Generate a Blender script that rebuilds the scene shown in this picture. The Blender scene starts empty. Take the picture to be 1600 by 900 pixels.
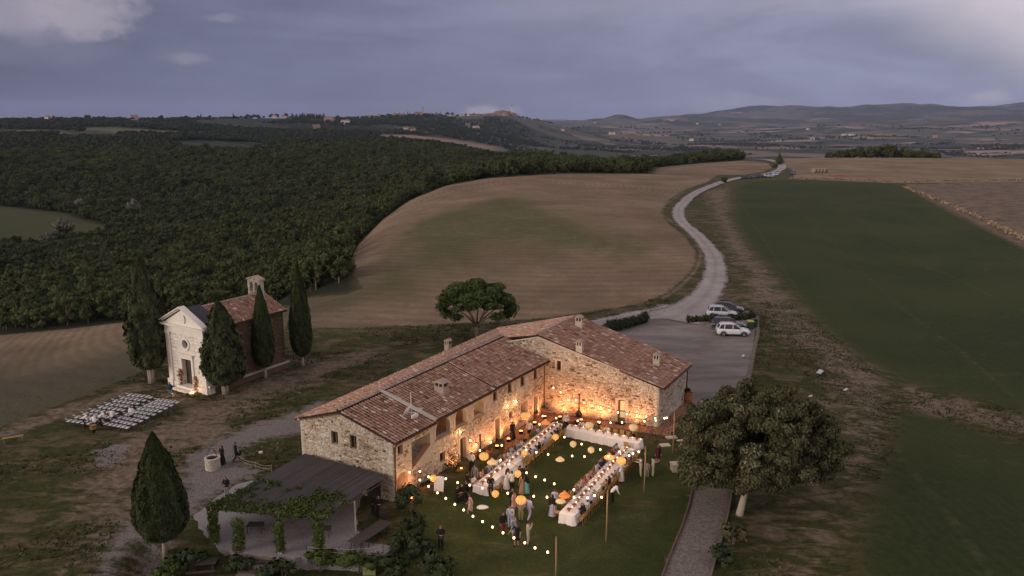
import bpy, bmesh, math, random
import numpy as np
from mathutils import Vector, Matrix
from mathutils.geometry import tessellate_polygon

random.seed(7)
RNG = np.random.default_rng(7)
scene = bpy.context.scene
COL = scene.collection

# ---------------------------------------------------------------- camera
F, CX, CY = 1200.0, 800.0, 450.0
CAMZ = 28.0
PITCH = math.radians(12.22)
cam = bpy.data.cameras.new("camera")
cam.lens = 27.0
cam.sensor_width = 36.0
cam.clip_start = 1.0
cam.clip_end = 60000.0
camo = bpy.data.objects.new("camera", cam)
camo.location = (0, 0, CAMZ)
camo.rotation_euler = (math.pi / 2 - PITCH, 0, 0)
COL.objects.link(camo)
scene.camera = camo

# ---------------------------------------------------------------- render / view
scene.view_settings.view_transform = 'Standard'
scene.view_settings.look = 'None'
scene.view_settings.exposure = 0.2
scene.view_settings.gamma = 1.0
scene.render.engine = 'CYCLES'
scene.cycles.use_denoising = True
scene.cycles.max_bounces = 5
scene.cycles.diffuse_bounces = 2
scene.cycles.glossy_bounces = 2
scene.cycles.transmission_bounces = 3
scene.cycles.volume_bounces = 0
scene.cycles.transparent_max_bounces = 6
scene.cycles.use_light_tree = True
scene.cycles.sample_clamp_indirect = 3.0

# ---------------------------------------------------------------- world: stormy dusk sky
SUN_EL, SUN_AZ = math.radians(16), math.radians(-118)   # azimuth measured from +Y towards +X: behind the camera, to its left
world = bpy.data.worlds.new("World")
scene.world = world
world.use_nodes = True
wt = world.node_tree
wt.nodes.clear()


class NT:
    """small helper for building node trees"""
    def __init__(s, tree):
        s.t = tree

    def n(s, kind, **kw):
        nd = s.t.nodes.new(kind)
        for k, v in kw.items():
            if hasattr(nd, k):
                setattr(nd, k, v)
            else:
                nd.inputs[k.replace('_', ' ')].default_value = v
        return nd

    def l(s, a, b):
        s.t.links.new(a, b)

    def val(s, x, sock):
        if isinstance(x, (int, float, tuple, list)):
            if isinstance(x, (tuple, list)) and len(x) == 3 and sock.type == 'RGBA':
                x = (*x, 1)
            sock.default_value = x
        else:
            s.l(x, sock)

    def m(s, op, a, b=0.0, c=None, clamp=False):
        nd = s.t.nodes.new('ShaderNodeMath')
        nd.operation = op
        nd.use_clamp = clamp
        s.val(a, nd.inputs[0])
        s.val(b, nd.inputs[1])
        if c is not None:
            s.val(c, nd.inputs[2])
        return nd.outputs[0]

    def mix(s, f, a, b, mode='MIX'):
        nd = s.t.nodes.new('ShaderNodeMix')
        nd.data_type = 'RGBA'
        nd.blend_type = mode
        s.val(f, nd.inputs[0])
        s.val(a, nd.inputs[6])
        s.val(b, nd.inputs[7])
        return nd.outputs[2]

    def noise(s, vec, scale, detail=3, rough=0.55, dist=0.0):
        nd = s.t.nodes.new('ShaderNodeTexNoise')
        if vec is not None:
            s.l(vec, nd.inputs['Vector'])
        nd.inputs['Scale'].default_value = scale
        nd.inputs['Detail'].default_value = detail
        nd.inputs['Roughness'].default_value = rough
        nd.inputs['Distortion'].default_value = dist
        return nd.outputs['Fac']

    def ramp(s, f, lo, hi, a=0.0, b=1.0):
        nd = s.t.nodes.new('ShaderNodeMapRange')
        nd.interpolation_type = 'SMOOTHSTEP'
        s.val(f, nd.inputs[0])
        s.val(lo, nd.inputs[1])
        s.val(hi, nd.inputs[2])
        nd.inputs[3].default_value = a
        nd.inputs[4].default_value = b
        return nd.outputs[0]

    def scale(s, vec, xyz):
        nd = s.t.nodes.new('ShaderNodeVectorMath')
        nd.operation = 'MULTIPLY'
        s.l(vec, nd.inputs[0])
        nd.inputs[1].default_value = xyz
        return nd.outputs[0]


w = NT(wt)
out = w.n('ShaderNodeOutputWorld')
bg = w.n('ShaderNodeBackground')
bg.inputs['Strength'].default_value = 0.1
w.l(bg.outputs[0], out.inputs[0])
sky = w.n('ShaderNodeTexSky')
sky.sky_type = 'NISHITA'
sky.sun_disc = False
sky.sun_elevation = SUN_EL
sky.sun_rotation = SUN_AZ
tc = w.n('ShaderNodeTexCoord')
sep = w.n('ShaderNodeSeparateXYZ')
w.l(tc.outputs['Generated'], sep.inputs[0])
X, Y, Z = sep.outputs
az = w.m('ARCTAN2', X, Y)
# cloud deck colours (divided by the 0.1 strength): dark slate in the north-west, paler to the east and overhead
d3 = tc.outputs['Generated']
side = w.ramp(az, -0.75, 0.5)
low = w.mix(side, (0.84, 0.93, 1.76), (2.2, 2.34, 3.7))
mid = w.mix(side, (0.97, 1.02, 1.80), (2.45, 2.44, 3.65))
top = w.mix(side, (1.6, 1.55, 2.2), (4.6, 4.1, 4.4))
c = w.mix(w.ramp(Z, 0.0, 0.13), low, mid)
c = w.mix(w.ramp(Z, 0.10, 0.42), c, top)
# broad soft streaks
st = w.noise(w.scale(d3, (1.0, 1.0, 5.5)), 2.4, 5, 0.55, 0.6)
c = w.mix(w.ramp(w.m('ADD', w.m('MULTIPLY', st, .7), w.m('MULTIPLY', w.noise(w.scale(d3, (1, 1, 3)), 7.0, 6, .65), .3)), 0.38, 0.64), w.mix(0.80, (0, 0, 0), c), w.mix(1.0, c, (1.12, 1.12, 1.09), 'MULTIPLY'))
# pale break in the cloud, upper right, going on above the frame
uu = w.m('ADD', w.m('MULTIPLY', w.m('SUBTRACT', az, 0.42), 0.42), w.m('MULTIPLY', w.noise(d3, 3.0, 4, 0.6), -0.14))
br = w.ramp(w.m('ADD', Z, uu), 0.01, 0.13)
br = w.m('MULTIPLY', br, w.ramp(az, 0.0, 0.42))
c = w.mix(w.m('MULTIPLY', br, 0.8), c, (6.8, 6.0, 6.3))
br2 = w.m('MULTIPLY', w.ramp(w.noise(w.scale(d3, (1, 1, 4)), 4.5, 4, 0.6), 0.5, 0.66), w.ramp(Z, 0.1, 0.16))
c = w.mix(w.m('MULTIPLY', br2, 0.5), c, w.mix(side, (1.3, 1.3, 2.1), (3.0, 2.8, 3.6)))


def puff(az0, z0, sa, sz_, col, amt, sc=14.0, thr=0.45):
    """one cumulus, billowy, at an azimuth and height"""
    da = w.m('DIVIDE', w.m('SUBTRACT', az, az0), sa)
    dz = w.m('DIVIDE', w.m('SUBTRACT', Z, z0), sz_)
    r2 = w.m('ADD', w.m('MULTIPLY', da, da), w.m('MULTIPLY', dz, dz))
    nz = w.noise(w.scale(d3, (1, 1, 1.6)), sc, 6, 0.62)
    body = w.m('ADD', w.m('SUBTRACT', 1.0, r2), w.m('MULTIPLY', w.m('SUBTRACT', nz, 0.5), 2.6))
    return w.m('MULTIPLY', w.ramp(body, thr, thr + 0.75), amt), col


for a in [(-0.62, 0.112, 0.17, 0.042, (3.1, 2.8, 3.5), 0.8, 9.0, 0.12),
          (-0.49, 0.128, 0.085, 0.046, (3.5, 3.1, 3.7), 0.8, 13.0, 0.15),
          (-0.62, 0.075, 0.22, 0.03, (1.5, 1.5, 2.3), 0.6, 9.0, 0.3),
          (-0.39, 0.072, 0.040, 0.011, (2.6, 2.5, 3.2), 0.55, 22.0, 0.3),
          (-0.34, 0.118, 0.030, 0.008, (2.5, 2.4, 3.1), 0.5, 26.0, 0.3),
          (-0.03, 0.012, 0.050, 0.014, (3.9, 3.6, 4.2), 0.65, 24.0, 0.3),
          (0.25, 0.022, 0.11, 0.018, (3.0, 3.0, 4.0), 0.4, 16.0, 0.3),
          (0.535, 0.026, 0.035, 0.013, (4.2, 3.8, 4.4), 0.65, 26.0, 0.3)]:
    f_, col_ = puff(*a)
    c = w.mix(f_, c, col_)
# the clearing western sky behind the camera that still lights the place
wst = w.m('ADD', w.m('MULTIPLY', X, math.sin(SUN_AZ)), w.m('MULTIPLY', Y, math.cos(SUN_AZ)))
c = w.mix(w.m('MULTIPLY', w.ramp(wst, 0.1, 0.95), 0.75), c, (8.8, 7.0, 5.9))
# real daylight sky shows faintly through the deck
c = w.mix(0.06, c, sky.outputs[0])
w.l(c, bg.inputs['Color'])

sun = bpy.data.lights.new("sun", 'SUN')
sun.energy = 1.5
sun.angle = math.radians(28)
sun.color = (1.0, 0.87, 0.80)
suno = bpy.data.objects.new("sun", sun)
sd = Vector((math.sin(SUN_AZ) * math.cos(SUN_EL), math.cos(SUN_AZ) * math.cos(SUN_EL), math.sin(SUN_EL)))
suno.rotation_euler = sd.to_track_quat('Z', 'Y').to_euler()
COL.objects.link(suno)

# ---------------------------------------------------------------- objects and meshes


def mesh(name, verts, faces, mats=(), smooth=False, tint=None, midx=None):
    me = bpy.data.meshes.new(name)
    if isinstance(faces, np.ndarray):
        verts = np.asarray(verts, dtype=np.float32)
        nv, nf, k = len(verts), faces.shape[0], faces.shape[1]
        me.vertices.add(nv)
        me.vertices.foreach_set('co', verts.ravel())
        me.loops.add(nf * k)
        me.loops.foreach_set('vertex_index', faces.astype(np.int32).ravel())
        me.polygons.add(nf)
        me.polygons.foreach_set('loop_start', np.arange(nf, dtype=np.int32) * k)
        me.update(calc_edges=True)
    else:
        me.from_pydata([tuple(map(float, v)) for v in verts], [], [tuple(f) for f in faces])
        me.update()
    for m_ in mats:
        me.materials.append(m_)
    if smooth:
        me.polygons.foreach_set('use_smooth', np.ones(len(me.polygons), dtype=bool))
    if midx is not None:
        me.polygons.foreach_set('material_index', np.asarray(midx, dtype=np.int32))
    if tint is not None:
        at = me.attributes.new('tint', 'FLOAT', 'FACE')
        at.data.foreach_set('value', np.asarray(tint, dtype=np.float32))
    return me


def link(name, data, parent=None, loc=(0, 0, 0), rz=0.0, scale=None, **props):
    o = bpy.data.objects.new(name, data)
    COL.objects.link(o)
    o.location = loc
    o.rotation_euler = (0, 0, rz)
    if scale is not None:
        o.scale = scale if isinstance(scale, (tuple, list)) else (scale,) * 3
    if parent is not None:
        o.parent = parent
    for k, v in props.items():
        if v is not None:
            o[k] = v
    return o


def thing(name, label, cat, loc=(0, 0, 0), rz=0.0, group=None, scale=None, data=None):
    return link(name, data, None, loc, rz, scale, label=label, category=cat, group=group)


def structure(name, data, label=None, loc=(0, 0, 0)):
    return link(name, data, None, loc, kind='structure', label=label)


def dup(root, loc, rz=0.0, label=None, scale=None, group=None):
    r = root.copy()
    COL.objects.link(r)
    r.location = loc
    r.rotation_euler = (0, 0, rz)
    if scale is not None:
        r.scale = (scale,) * 3 if not isinstance(scale, (tuple, list)) else scale
    if label:
        r['label'] = label
    if group:
        r['group'] = group
    for ch in KIDS.get(root.name, []):
        c_ = ch.copy()
        COL.objects.link(c_)
        c_.parent = r
        for g_ in KIDS.get(ch.name, []):
            d_ = g_.copy()
            COL.objects.link(d_)
            d_.parent = c_
    return r


KIDS = {}


def part(name, data, parent, loc=(0, 0, 0), rz=0.0, **props):
    o = link(name, data, parent, loc, rz, **props)
    KIDS.setdefault(parent.name, []).append(o)
    return o


class MB:
    """collects simple shapes into one mesh"""
    def __init__(s):
        s.v, s.f, s.t, s.mi = [], [], [], []
        s.cur, s.m = 0.5, 0

    def add(s, vs, fs):
        b = len(s.v)
        s.v += [tuple(v) for v in vs]
        s.f += [tuple(i + b for i in f) for f in fs]
        s.t += [s.cur] * len(fs)
        s.mi += [s.m] * len(fs)
        return s

    def box(s, c, size, rz=0.0, axes=None):
        if axes is None:
            ca, sa = math.cos(rz), math.sin(rz)
            axes = (Vector((ca, sa, 0)), Vector((-sa, ca, 0)), Vector((0, 0, 1)))
        c = Vector(c)
        a, b, d = [axes[i] * (size[i] / 2) for i in range(3)]
        vs = [c + sx * a + sy * b + sz_ * d for sz_ in (-1, 1) for sy in (-1, 1) for sx in (-1, 1)]
        return s.add(vs, [(0, 2, 3, 1), (4, 5, 7, 6), (0, 1, 5, 4), (2, 6, 7, 3), (0, 4, 6, 2), (1, 3, 7, 5)])

    def tube(s, pts, rads, seg=8, cap=True):
        pts = [Vector(p) for p in pts]
        if not isinstance(rads, (list, tuple)):
            rads = [rads] * len(pts)
        vs, fs = [], []
        for i, p in enumerate(pts):
            d = (pts[min(i + 1, len(pts) - 1)] - pts[max(i - 1, 0)]).normalized()
            up = Vector((0, 0, 1)) if abs(d.z) < 0.9 else Vector((1, 0, 0))
            a = d.cross(up).normalized()
            b = a.cross(d).normalized()
            for k in range(seg):
                t = 2 * math.pi * k / seg
                vs.append(p + (a * math.cos(t) + b * math.sin(t)) * rads[i])
        for i in range(len(pts) - 1):
            for k in range(seg):
                k2 = (k + 1) % seg
                fs.append((i * seg + k, (i + 1) * seg + k, (i + 1) * seg + k2, i * seg + k2))
        if cap:
            fs.append(tuple(range(seg)))
            fs.append(tuple(reversed(range((len(pts) - 1) * seg, len(pts) * seg))))
        return s.add(vs, fs)

    def lathe(s, prof, c=(0, 0, 0), seg=16, cap=True, sx=1.0, sy=1.0, wob=None):
        vs, fs = [], []
        for i, (r, z) in enumerate(prof):
            for k in range(seg):
                t = 2 * math.pi * k / seg
                rr = r * (wob(t, i) if wob else 1)
                vs.append((c[0] + rr * math.cos(t) * sx, c[1] + rr * math.sin(t) * sy, c[2] + z))
        for i in range(len(prof) - 1):
            for k in range(seg):
                k2 = (k + 1) % seg
                fs.append((i * seg + k, i * seg + k2, (i + 1) * seg + k2, (i + 1) * seg + k))
        if cap:
            fs.append(tuple(reversed(range(seg))))
            fs.append(tuple(range((len(prof) - 1) * seg, len(prof) * seg)))
        return s.add(vs, fs)

    def poly(s, pts):
        return s.add(pts, [tuple(range(len(pts)))])

    def prism(s, pts, d):
        """polygon pts (3-D) extruded by vector d"""
        n = len(pts)
        d = Vector(d)
        vs = [Vector(p) for p in pts] + [Vector(p) + d for p in pts]
        fs = [tuple(reversed(range(n))), tuple(range(n, 2 * n))] + [(i, (i + 1) % n, n + (i + 1) % n, n + i) for i in range(n)]
        return s.add(vs, fs)

    def mesh(s, name, mats, smooth=False):
        return mesh(name, s.v, s.f, mats if isinstance(mats, (list, tuple)) else [mats], smooth, s.t, s.mi)


# ---------------------------------------------------------------- materials


def mat(name, base, rough=0.8, *, objhue=0.0, var=0.0, vscale=3.0, tint=0.0, bump=0.0, bscale=20.0, metal=0.0, col2=None, emit=None, estr=0.0, spec=0.3, trans=0.0, objrand=0.0, tintcol=None):
    m_ = bpy.data.materials.new(name)
    m_.use_nodes = True
    t = m_.node_tree
    p = t.nodes['Principled BSDF']
    g = NT(t)
    p.inputs['Roughness'].default_value = rough
    p.inputs['Metallic'].default_value = metal
    p.inputs['Specular IOR Level'].default_value = spec
    if trans:
        p.inputs['Subsurface Weight'].default_value = 0.0
    col = (*base, 1)
    if var or tint or col2 or objrand or tintcol:
        geo = g.n('ShaderNodeNewGeometry')
        sock = None
        cc = None
        if col2:
            nz = g.noise(geo.outputs['Position'], vscale, 4, 0.6)
            cc = g.mix(g.ramp(nz, 0.35, 0.65), (*base, 1), (*col2, 1))
        else:
            rgb = g.n('ShaderNodeRGB')
            rgb.outputs[0].default_value = (*base, 1)
            cc = rgb.outputs[0]
        k = 1.0
        if tintcol:
            a = g.n('ShaderNodeAttribute', attribute_name='tint')
            cr = g.n('ShaderNodeValToRGB')
            els = cr.color_ramp.elements
            while len(els) < len(tintcol):
                els.new(0.5)
            for e, (pos, cl) in zip(els, tintcol):
                e.position = pos
                e.color = (*cl, 1)
            cr.color_ramp.interpolation = 'LINEAR'
            g.l(a.outputs['Fac'], cr.inputs[0])
            cc = cr.outputs[0]
        f = None
        if var:
            nz2 = g.noise(geo.outputs['Position'], vscale, 5, 0.65)
            f = g.m('MULTIPLY_ADD', g.m('SUBTRACT', nz2, 0.5), var * 3, 1.0)
        if tint:
            a = g.n('ShaderNodeAttribute', attribute_name='tint')
            f2 = g.m('MULTIPLY_ADD', g.m('SUBTRACT', a.outputs['Fac'], 0.5), tint * 2, 1.0)
            f = f2 if f is None else g.m('MULTIPLY', f, f2)
        if objrand:
            oi = g.n('ShaderNodeObjectInfo')
            f3 = g.m('MULTIPLY_ADD', g.m('SUBTRACT', oi.outputs['Random'], 0.5), objrand * 2, 1.0)
            f = f3 if f is None else g.m('MULTIPLY', f, f3)
        if f is not None:
            nd = g.n('ShaderNodeVectorMath', operation='SCALE')
            g.l(cc, nd.inputs[0])
            g.l(f, nd.inputs['Scale'])
            cc = nd.outputs[0]
        if objhue:
            hs = g.n('ShaderNodeHueSaturation')
            oi2 = g.n('ShaderNodeObjectInfo')
            g.l(g.m('MULTIPLY_ADD', g.m('SUBTRACT', g.m('FRACT', g.m('MULTIPLY', oi2.outputs['Random'], 7.31)), 0.5), objhue, 0.5), hs.inputs['Hue'])
            g.l(cc, hs.inputs['Color'])
            cc = hs.outputs[0]
        g.l(cc, p.inputs['Base Color'])
    else:
        p.inputs['Base Color'].default_value = col
    if bump:
        geo2 = g.n('ShaderNodeNewGeometry')
        nb = g.noise(geo2.outputs['Position'], bscale, 4, 0.6)
        b = g.n('ShaderNodeBump')
        b.inputs['Strength'].default_value = bump
        b.inputs['Distance'].default_value = 0.05
        g.l(nb, b.inputs['Height'])
        g.l(b.outputs[0], p.inputs['Normal'])
    if emit:
        p.inputs['Emission Color'].default_value = (*emit, 1)
        p.inputs['Emission Strength'].default_value = estr
    return m_


M = {}
M['stone'] = mat('stone_blocks', (0.4, 0.3, 0.2), 0.92, var=0.12, vscale=6, bump=0.5, bscale=25,
                 tintcol=[(0.0, (0.13, 0.085, 0.05)), (0.2, (0.29, 0.195, 0.12)), (0.45, (0.42, 0.335, 0.24)), (0.85, (0.52, 0.45, 0.355)), (1.0, (0.64, 0.58, 0.49))])
M['mortar'] = mat('lime_mortar', (0.50, 0.415, 0.315), 0.95, var=0.14, vscale=2.2, bump=0.5, bscale=30)
M['tile'] = mat('roof_tiles', (0.3, 0.15, 0.1), 0.9, var=0.10, vscale=5,
                tintcol=[(0.0, (0.06, 0.036, 0.03)), (0.25, (0.25, 0.130, 0.088)), (0.6, (0.39, 0.230, 0.160)), (0.85, (0.50, 0.34, 0.245)), (1.0, (0.62, 0.50, 0.39))])
M['underroof'] = mat('roof_bed', (0.045, 0.027, 0.022), 0.95, var=0.2, vscale=2)
M['ridge'] = mat('ridge_mortar', (0.38, 0.29, 0.23), 0.95, var=0.25, vscale=4, tint=0.2)
M['eavebrick'] = mat('eave_brick', (0.36, 0.21, 0.12), 0.9, var=0.15, vscale=9, tint=0.4)
M['wood'] = mat('window_wood', (0.20, 0.11, 0.045), 0.6, var=0.1, vscale=12)
M['darkwood'] = mat('old_wood', (0.06, 0.045, 0.035), 0.8, var=0.2, vscale=10, tint=0.3)
M['plaster'] = mat('pale_plaster', (0.52, 0.44, 0.34), 0.9, var=0.08, vscale=3)
M['dark'] = mat('dark_interior', (0.035, 0.028, 0.022), 0.9)
M['glass'] = mat('window_glass', (0.02, 0.022, 0.025), 0.12, spec=0.6)
M['metal_dark'] = mat('dark_metal', (0.045, 0.035, 0.03), 0.5, metal=0.6)
M['copper'] = mat('copper_gutter', (0.10, 0.055, 0.035), 0.55, metal=0.5)
M['paver'] = mat('terracotta_paving', (0.30, 0.15, 0.09), 0.9, var=0.15, vscale=3, tint=0.35)
M['pavebed'] = mat('paving_bed', (0.13, 0.08, 0.055), 0.95, var=0.2)
M['trav'] = mat('travertine', (0.80, 0.74, 0.64), 0.85, var=0.10, vscale=1.6, tint=0.10, bump=0.3, bscale=14)
M['lead'] = mat('lead_sheet', (0.045, 0.045, 0.055), 0.6, var=0.1, vscale=1, tint=0.15)
M['brickwall'] = mat('brown_brick', (0.2, 0.12, 0.07), 0.93, var=0.16, vscale=5, bump=0.4, bscale=25,
                     tintcol=[(0.0, (0.06, 0.042, 0.026)), (0.4, (0.12, 0.083, 0.052)), (0.8, (0.18, 0.130, 0.085)), (1.0, (0.32, 0.25, 0.18))])
M['brickbed'] = mat('brown_mortar', (0.13, 0.085, 0.052), 0.95, var=0.2, vscale=2)
M['gravel'] = mat('pale_gravel', (0.130, 0.110, 0.094), 0.95, col2=(0.205, 0.177, 0.158), var=0.2, vscale=5.5, bump=0.6, bscale=30)
M['white'] = mat('white_paint', (0.72, 0.71, 0.72), 0.5)
M['chairwhite'] = mat('worn_white', (0.50, 0.49, 0.52), 0.6)
M['drystone'] = mat('mossy_stone', (0.17, 0.145, 0.11), 0.95, var=0.2, vscale=3, tint=0.3)
M['cloth'] = mat('white_linen', (0.80, 0.77, 0.76), 0.85, var=0.03, vscale=4)
M['terracotta'] = mat('terracotta', (0.36, 0.15, 0.075), 0.85, var=0.12, vscale=8)
M['black'] = mat('black_cloth', (0.012, 0.011, 0.012), 0.85)
M['rattan'] = mat('golden_wood', (0.40, 0.235, 0.07), 0.6, var=0.1, vscale=20, objrand=0.25)
M['iron'] = mat('black_iron', (0.018, 0.016, 0.015), 0.5, metal=0.4)
M['pole'] = mat('wooden_pole', (0.33, 0.21, 0.10), 0.8, var=0.15, vscale=6)
M['rope'] = mat('rope', (0.42, 0.36, 0.27), 0.9)
M['soil'] = mat('soil', (0.07, 0.05, 0.035), 0.95, var=0.2)
M['stonecap'] = mat('pale_stone', (0.48, 0.43, 0.36), 0.9, var=0.12, vscale=3, bump=0.3, bscale=20, tint=0.2)
M['reed'] = mat('reed_cover', (0.068, 0.058, 0.056), 0.9, var=0.2, vscale=1.2, tint=0.18)
M['bark'] = mat('bark', (0.20, 0.155, 0.12), 0.95, var=0.25, vscale=5, bump=0.7, bscale=15)
M['palebark'] = mat('pale_bark', (0.36, 0.31, 0.25), 0.95, var=0.2, vscale=5, bump=0.7, bscale=15)


def leafmat(name, dark, light, objrand=0.18, extra=None, var=0.0, vscale=1.0):
    return mat(name, dark, 0.75, var=var, vscale=vscale, objrand=objrand, objhue=0.055 if objrand > 0.4 else 0.0, spec=0.15, tintcol=[(0.0, dark), (0.75, light)] + ([(1.0, extra)] if extra else [(1.0, tuple(x * 1.35 for x in light))]))


M['leaf_cypress'] = leafmat('cypress_foliage', (0.020, 0.028, 0.010), (0.050, 0.062, 0.021), 0.05)
M['leaf_cedar'] = leafmat('loose_cypress_foliage', (0.026, 0.034, 0.015), (0.072, 0.082, 0.036), 0.05)
M['leaf_oak'] = leafmat('holm_oak_foliage', (0.036, 0.038, 0.016), (0.125, 0.122, 0.060), 0.0, (0.27, 0.255, 0.15))
M['leaf_pine'] = leafmat('stone_pine_foliage', (0.030, 0.048, 0.014), (0.078, 0.112, 0.030), 0.0)
M['leaf_wood'] = leafmat('woodland_foliage', (0.032, 0.041, 0.013), (0.078, 0.092, 0.030), 0.34, var=0.42, vscale=0.012)
M['leaf_far'] = leafmat('far_foliage', (0.020, 0.028, 0.014), (0.048, 0.058, 0.028), 0.3)
M['leaf_silver'] = leafmat('silver_foliage', (0.10, 0.10, 0.075), (0.22, 0.22, 0.17), 0.15)
M['leaf_olive'] = leafmat('olive_foliage', (0.045, 0.055, 0.038), (0.09, 0.105, 0.075), 0.2)
M['leaf_vine'] = leafmat('vine_foliage', (0.035, 0.050, 0.012), (0.095, 0.125, 0.030), 0.0, (0.20, 0.19, 0.05))
M['leaf_hedge'] = leafmat('hedge_foliage', (0.020, 0.030, 0.012), (0.052, 0.066, 0.024), 0.15)
M['leaf_rose'] = leafmat('climbing_shrub_foliage', (0.05, 0.055, 0.03), (0.14, 0.13, 0.08), 0.0, (0.35, 0.27, 0.22))
M['reeds'] = mat('dry_reeds', (0.27, 0.20, 0.13), 0.9, tint=0.5)

# ================================================================ TERRAIN
def hsh(ix, iy, seed=0):
    n = (ix.astype(np.int64) * 374761393 + iy.astype(np.int64) * 668265263 + seed * 1442695041) & 0x7fffffff
    n = (n ^ (n >> 13)) * 1274126177 & 0x7fffffff
    return ((n ^ (n >> 16)) & 0xffff) / 65535.0


def vnoise(x, y, seed=0):
    x, y = np.asarray(x, float), np.asarray(y, float)
    ix, iy = np.floor(x), np.floor(y)
    fx, fy = x - ix, y - iy
    fx, fy = fx * fx * (3 - 2 * fx), fy * fy * (3 - 2 * fy)
    a, b = hsh(ix, iy, seed), hsh(ix + 1, iy, seed)
    c_, d = hsh(ix, iy + 1, seed), hsh(ix + 1, iy + 1, seed)
    return (a * (1 - fx) + b * fx) * (1 - fy) + (c_ * (1 - fx) + d * fx) * fy - 0.5


def fbm(x, y, sc, oct=4, seed=0):
    r, a, f = 0.0, 1.0, 1.0 / sc
    for i in range(oct):
        r = r + a * vnoise(np.asarray(x) * f + 17.3 * i, np.asarray(y) * f - 9.1 * i, seed + i)
        a *= 0.5
        f *= 2.03
    return r


# height profiles (distance from the lookout : height) along bearings tan = (c-800)/1200
PROF = {
    -700: [(0, 0), (80, 0), (110, -3), (150, -16), (300, -32), (450, -32), (600, -24), (900, -6), (1400, 4), (2200, 24), (2700, 28), (4000, 0), (9000, -30), (16000, -30)],
    0: [(0, 0), (92, 0), (103, -1), (130, -11), (200, -25), (300, -32), (443, -33), (600, -26), (900, -5), (1400, 5), (2200, 23), (2600, 27), (4000, 0), (9000, -30), (16000, -30)],
    200: [(0, 0), (100, 0), (112, -1.5), (150, -13), (250, -27), (400, -33), (600, -25), (900, -6), (1500, 8), (2400, 29), (2700, 30), (4000, 0), (9000, -30), (16000, -30)],
    400: [(0, 0), (110, 0), (122, -2), (150, -9), (200, -19), (300, -27), (450, -26), (650, -15), (900, -4), (1020, -1), (1300, -12), (1800, 2), (2600, 30), (3000, 38), (4200, 0), (9000, -40), (16000, -30)],
    540: [(0, 0), (120, 0), (155, -0.6), (185, -3), (220, -9), (270, -17), (350, -24), (450, -24), (650, -16), (850, -5), (1000, -1), (1300, -18), (1800, -2), (2600, 28), (3200, 44), (4400, 0), (9000, -40), (16000, -30)],
    600: [(0, 0), (140, 0.3), (200, 0.3), (240, -1.5), (275, -5), (330, -11), (390, -17), (450, -20), (600, -17), (800, -6), (1000, -1), (1300, -22), (1650, -5), (2200, 6), (3000, 34), (3400, 48), (4600, 0), (9000, -50), (16000, -40)],
    680: [(0, 0), (140, 0.5), (250, 1), (320, 0), (370, -2), (430, -9), (520, -15), (650, -10), (850, -3), (1000, -2), (1300, -25), (1700, -12), (2200, 0), (3000, 32), (3450, 52), (4600, 0), (9000, -50), (16000, -40)],
    800: [(0, 0), (110, 0), (200, 1.5), (300, 3), (400, 3), (430, 2.3), (500, -5), (600, -8), (750, -5), (1000, -25), (1500, -50), (2000, -58), (3000, -32), (3350, 15), (3600, 58), (3800, 56), (4400, 10), (6500, -60), (9000, -60), (16000, -40)],
    860: [(0, 0), (110, 0), (200, 1.5), (300, 3), (400, 3), (430, 2.3), (500, -5), (650, -8), (750, -6), (1000, -30), (1500, -55), (2500, -62), (3300, -40), (3800, 20), (4100, 28), (5000, -30), (7000, -50), (9000, -20), (10500, 20), (16000, 0)],
    920: [(0, 0), (110, 0), (200, 1.5), (300, 2.5), (400, 2), (430, 1.4), (500, -5), (650, -9), (750, -10), (1000, -35), (1500, -60), (2500, -66), (3500, -52), (4500, -42), (5500, -22), (7000, -5), (8200, 10), (9500, 25), (16000, 0)],
    965: [(0, 0), (110, 0), (300, 2.5), (400, 1.6), (430, 1), (500, -4), (650, -9), (750, -11), (1000, -35), (1500, -62), (2500, -70), (3500, -60), (4500, -50), (6000, -40), (8000, 5), (9000, 78), (9600, 70), (11500, 20), (16000, 0)],
    1010: [(0, 0), (110, 0), (300, 2), (400, 1), (430, 0.5), (500, -2), (650, -8), (800, -13), (1000, -35), (1500, -65), (2500, -75), (4000, -72), (6000, -50), (8000, 0), (9000, 60), (10500, 70), (16000, 0)],
    1100: [(0, 0), (110, 0), (300, 0.8), (400, 0.5), (463, 0), (520, 0), (650, -3), (800, -9), (1000, -32), (1500, -65), (2500, -78), (4000, -75), (6000, -58), (8000, -10), (10000, 85), (11500, 125), (16000, 60)],
    1200: [(0, 0), (110, 0), (300, 0), (463, 0), (600, -0.5), (700, -2), (900, -20), (1500, -60), (2500, -80), (4000, -80), (6000, -60), (8000, -18), (10000, 90), (12000, 205), (16000, 150)],
    1300: [(0, 0), (100, -0.3), (200, -1.5), (300, -1), (380, 0), (600, 0), (700, -0.5), (800, -7), (1000, -26), (1500, -58), (2500, -80), (4000, -80), (6000, -62), (8000, -10), (10000, 110), (12000, 220), (16000, 160)],
    1450: [(0, 0), (60, -0.5), (100, -2), (200, -4), (300, -2.5), (375, 0), (600, 1), (720, 0), (850, -9), (1000, -26), (1500, -58), (2500, -80), (4000, -78), (6000, -50), (8000, 5), (10000, 100), (12500, 185), (16000, 120)],
    1600: [(0, 0), (60, -0.5), (100, -2), (180, -1.5), (300, 0), (550, 0), (700, -1), (900, -6), (1200, -26), (2000, -55), (3000, -78), (4500, -70), (6500, -35), (8500, 30), (10500, 120), (13000, 200), (16000, 190)],
    2200: [(0, 0), (60, -0.5), (100, -3), (200, -3), (300, 0), (550, 0), (700, -2), (900, -8), (1200, -28), (2000, -55), (3000, -78), (4500, -65), (6500, -30), (8500, 30), (10500, 120), (13000, 200), (16000, 190)],
}
_cs = sorted(PROF)
_azk = np.array([math.atan((c_ - 800) / 1209.0) for c_ in _cs])
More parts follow.
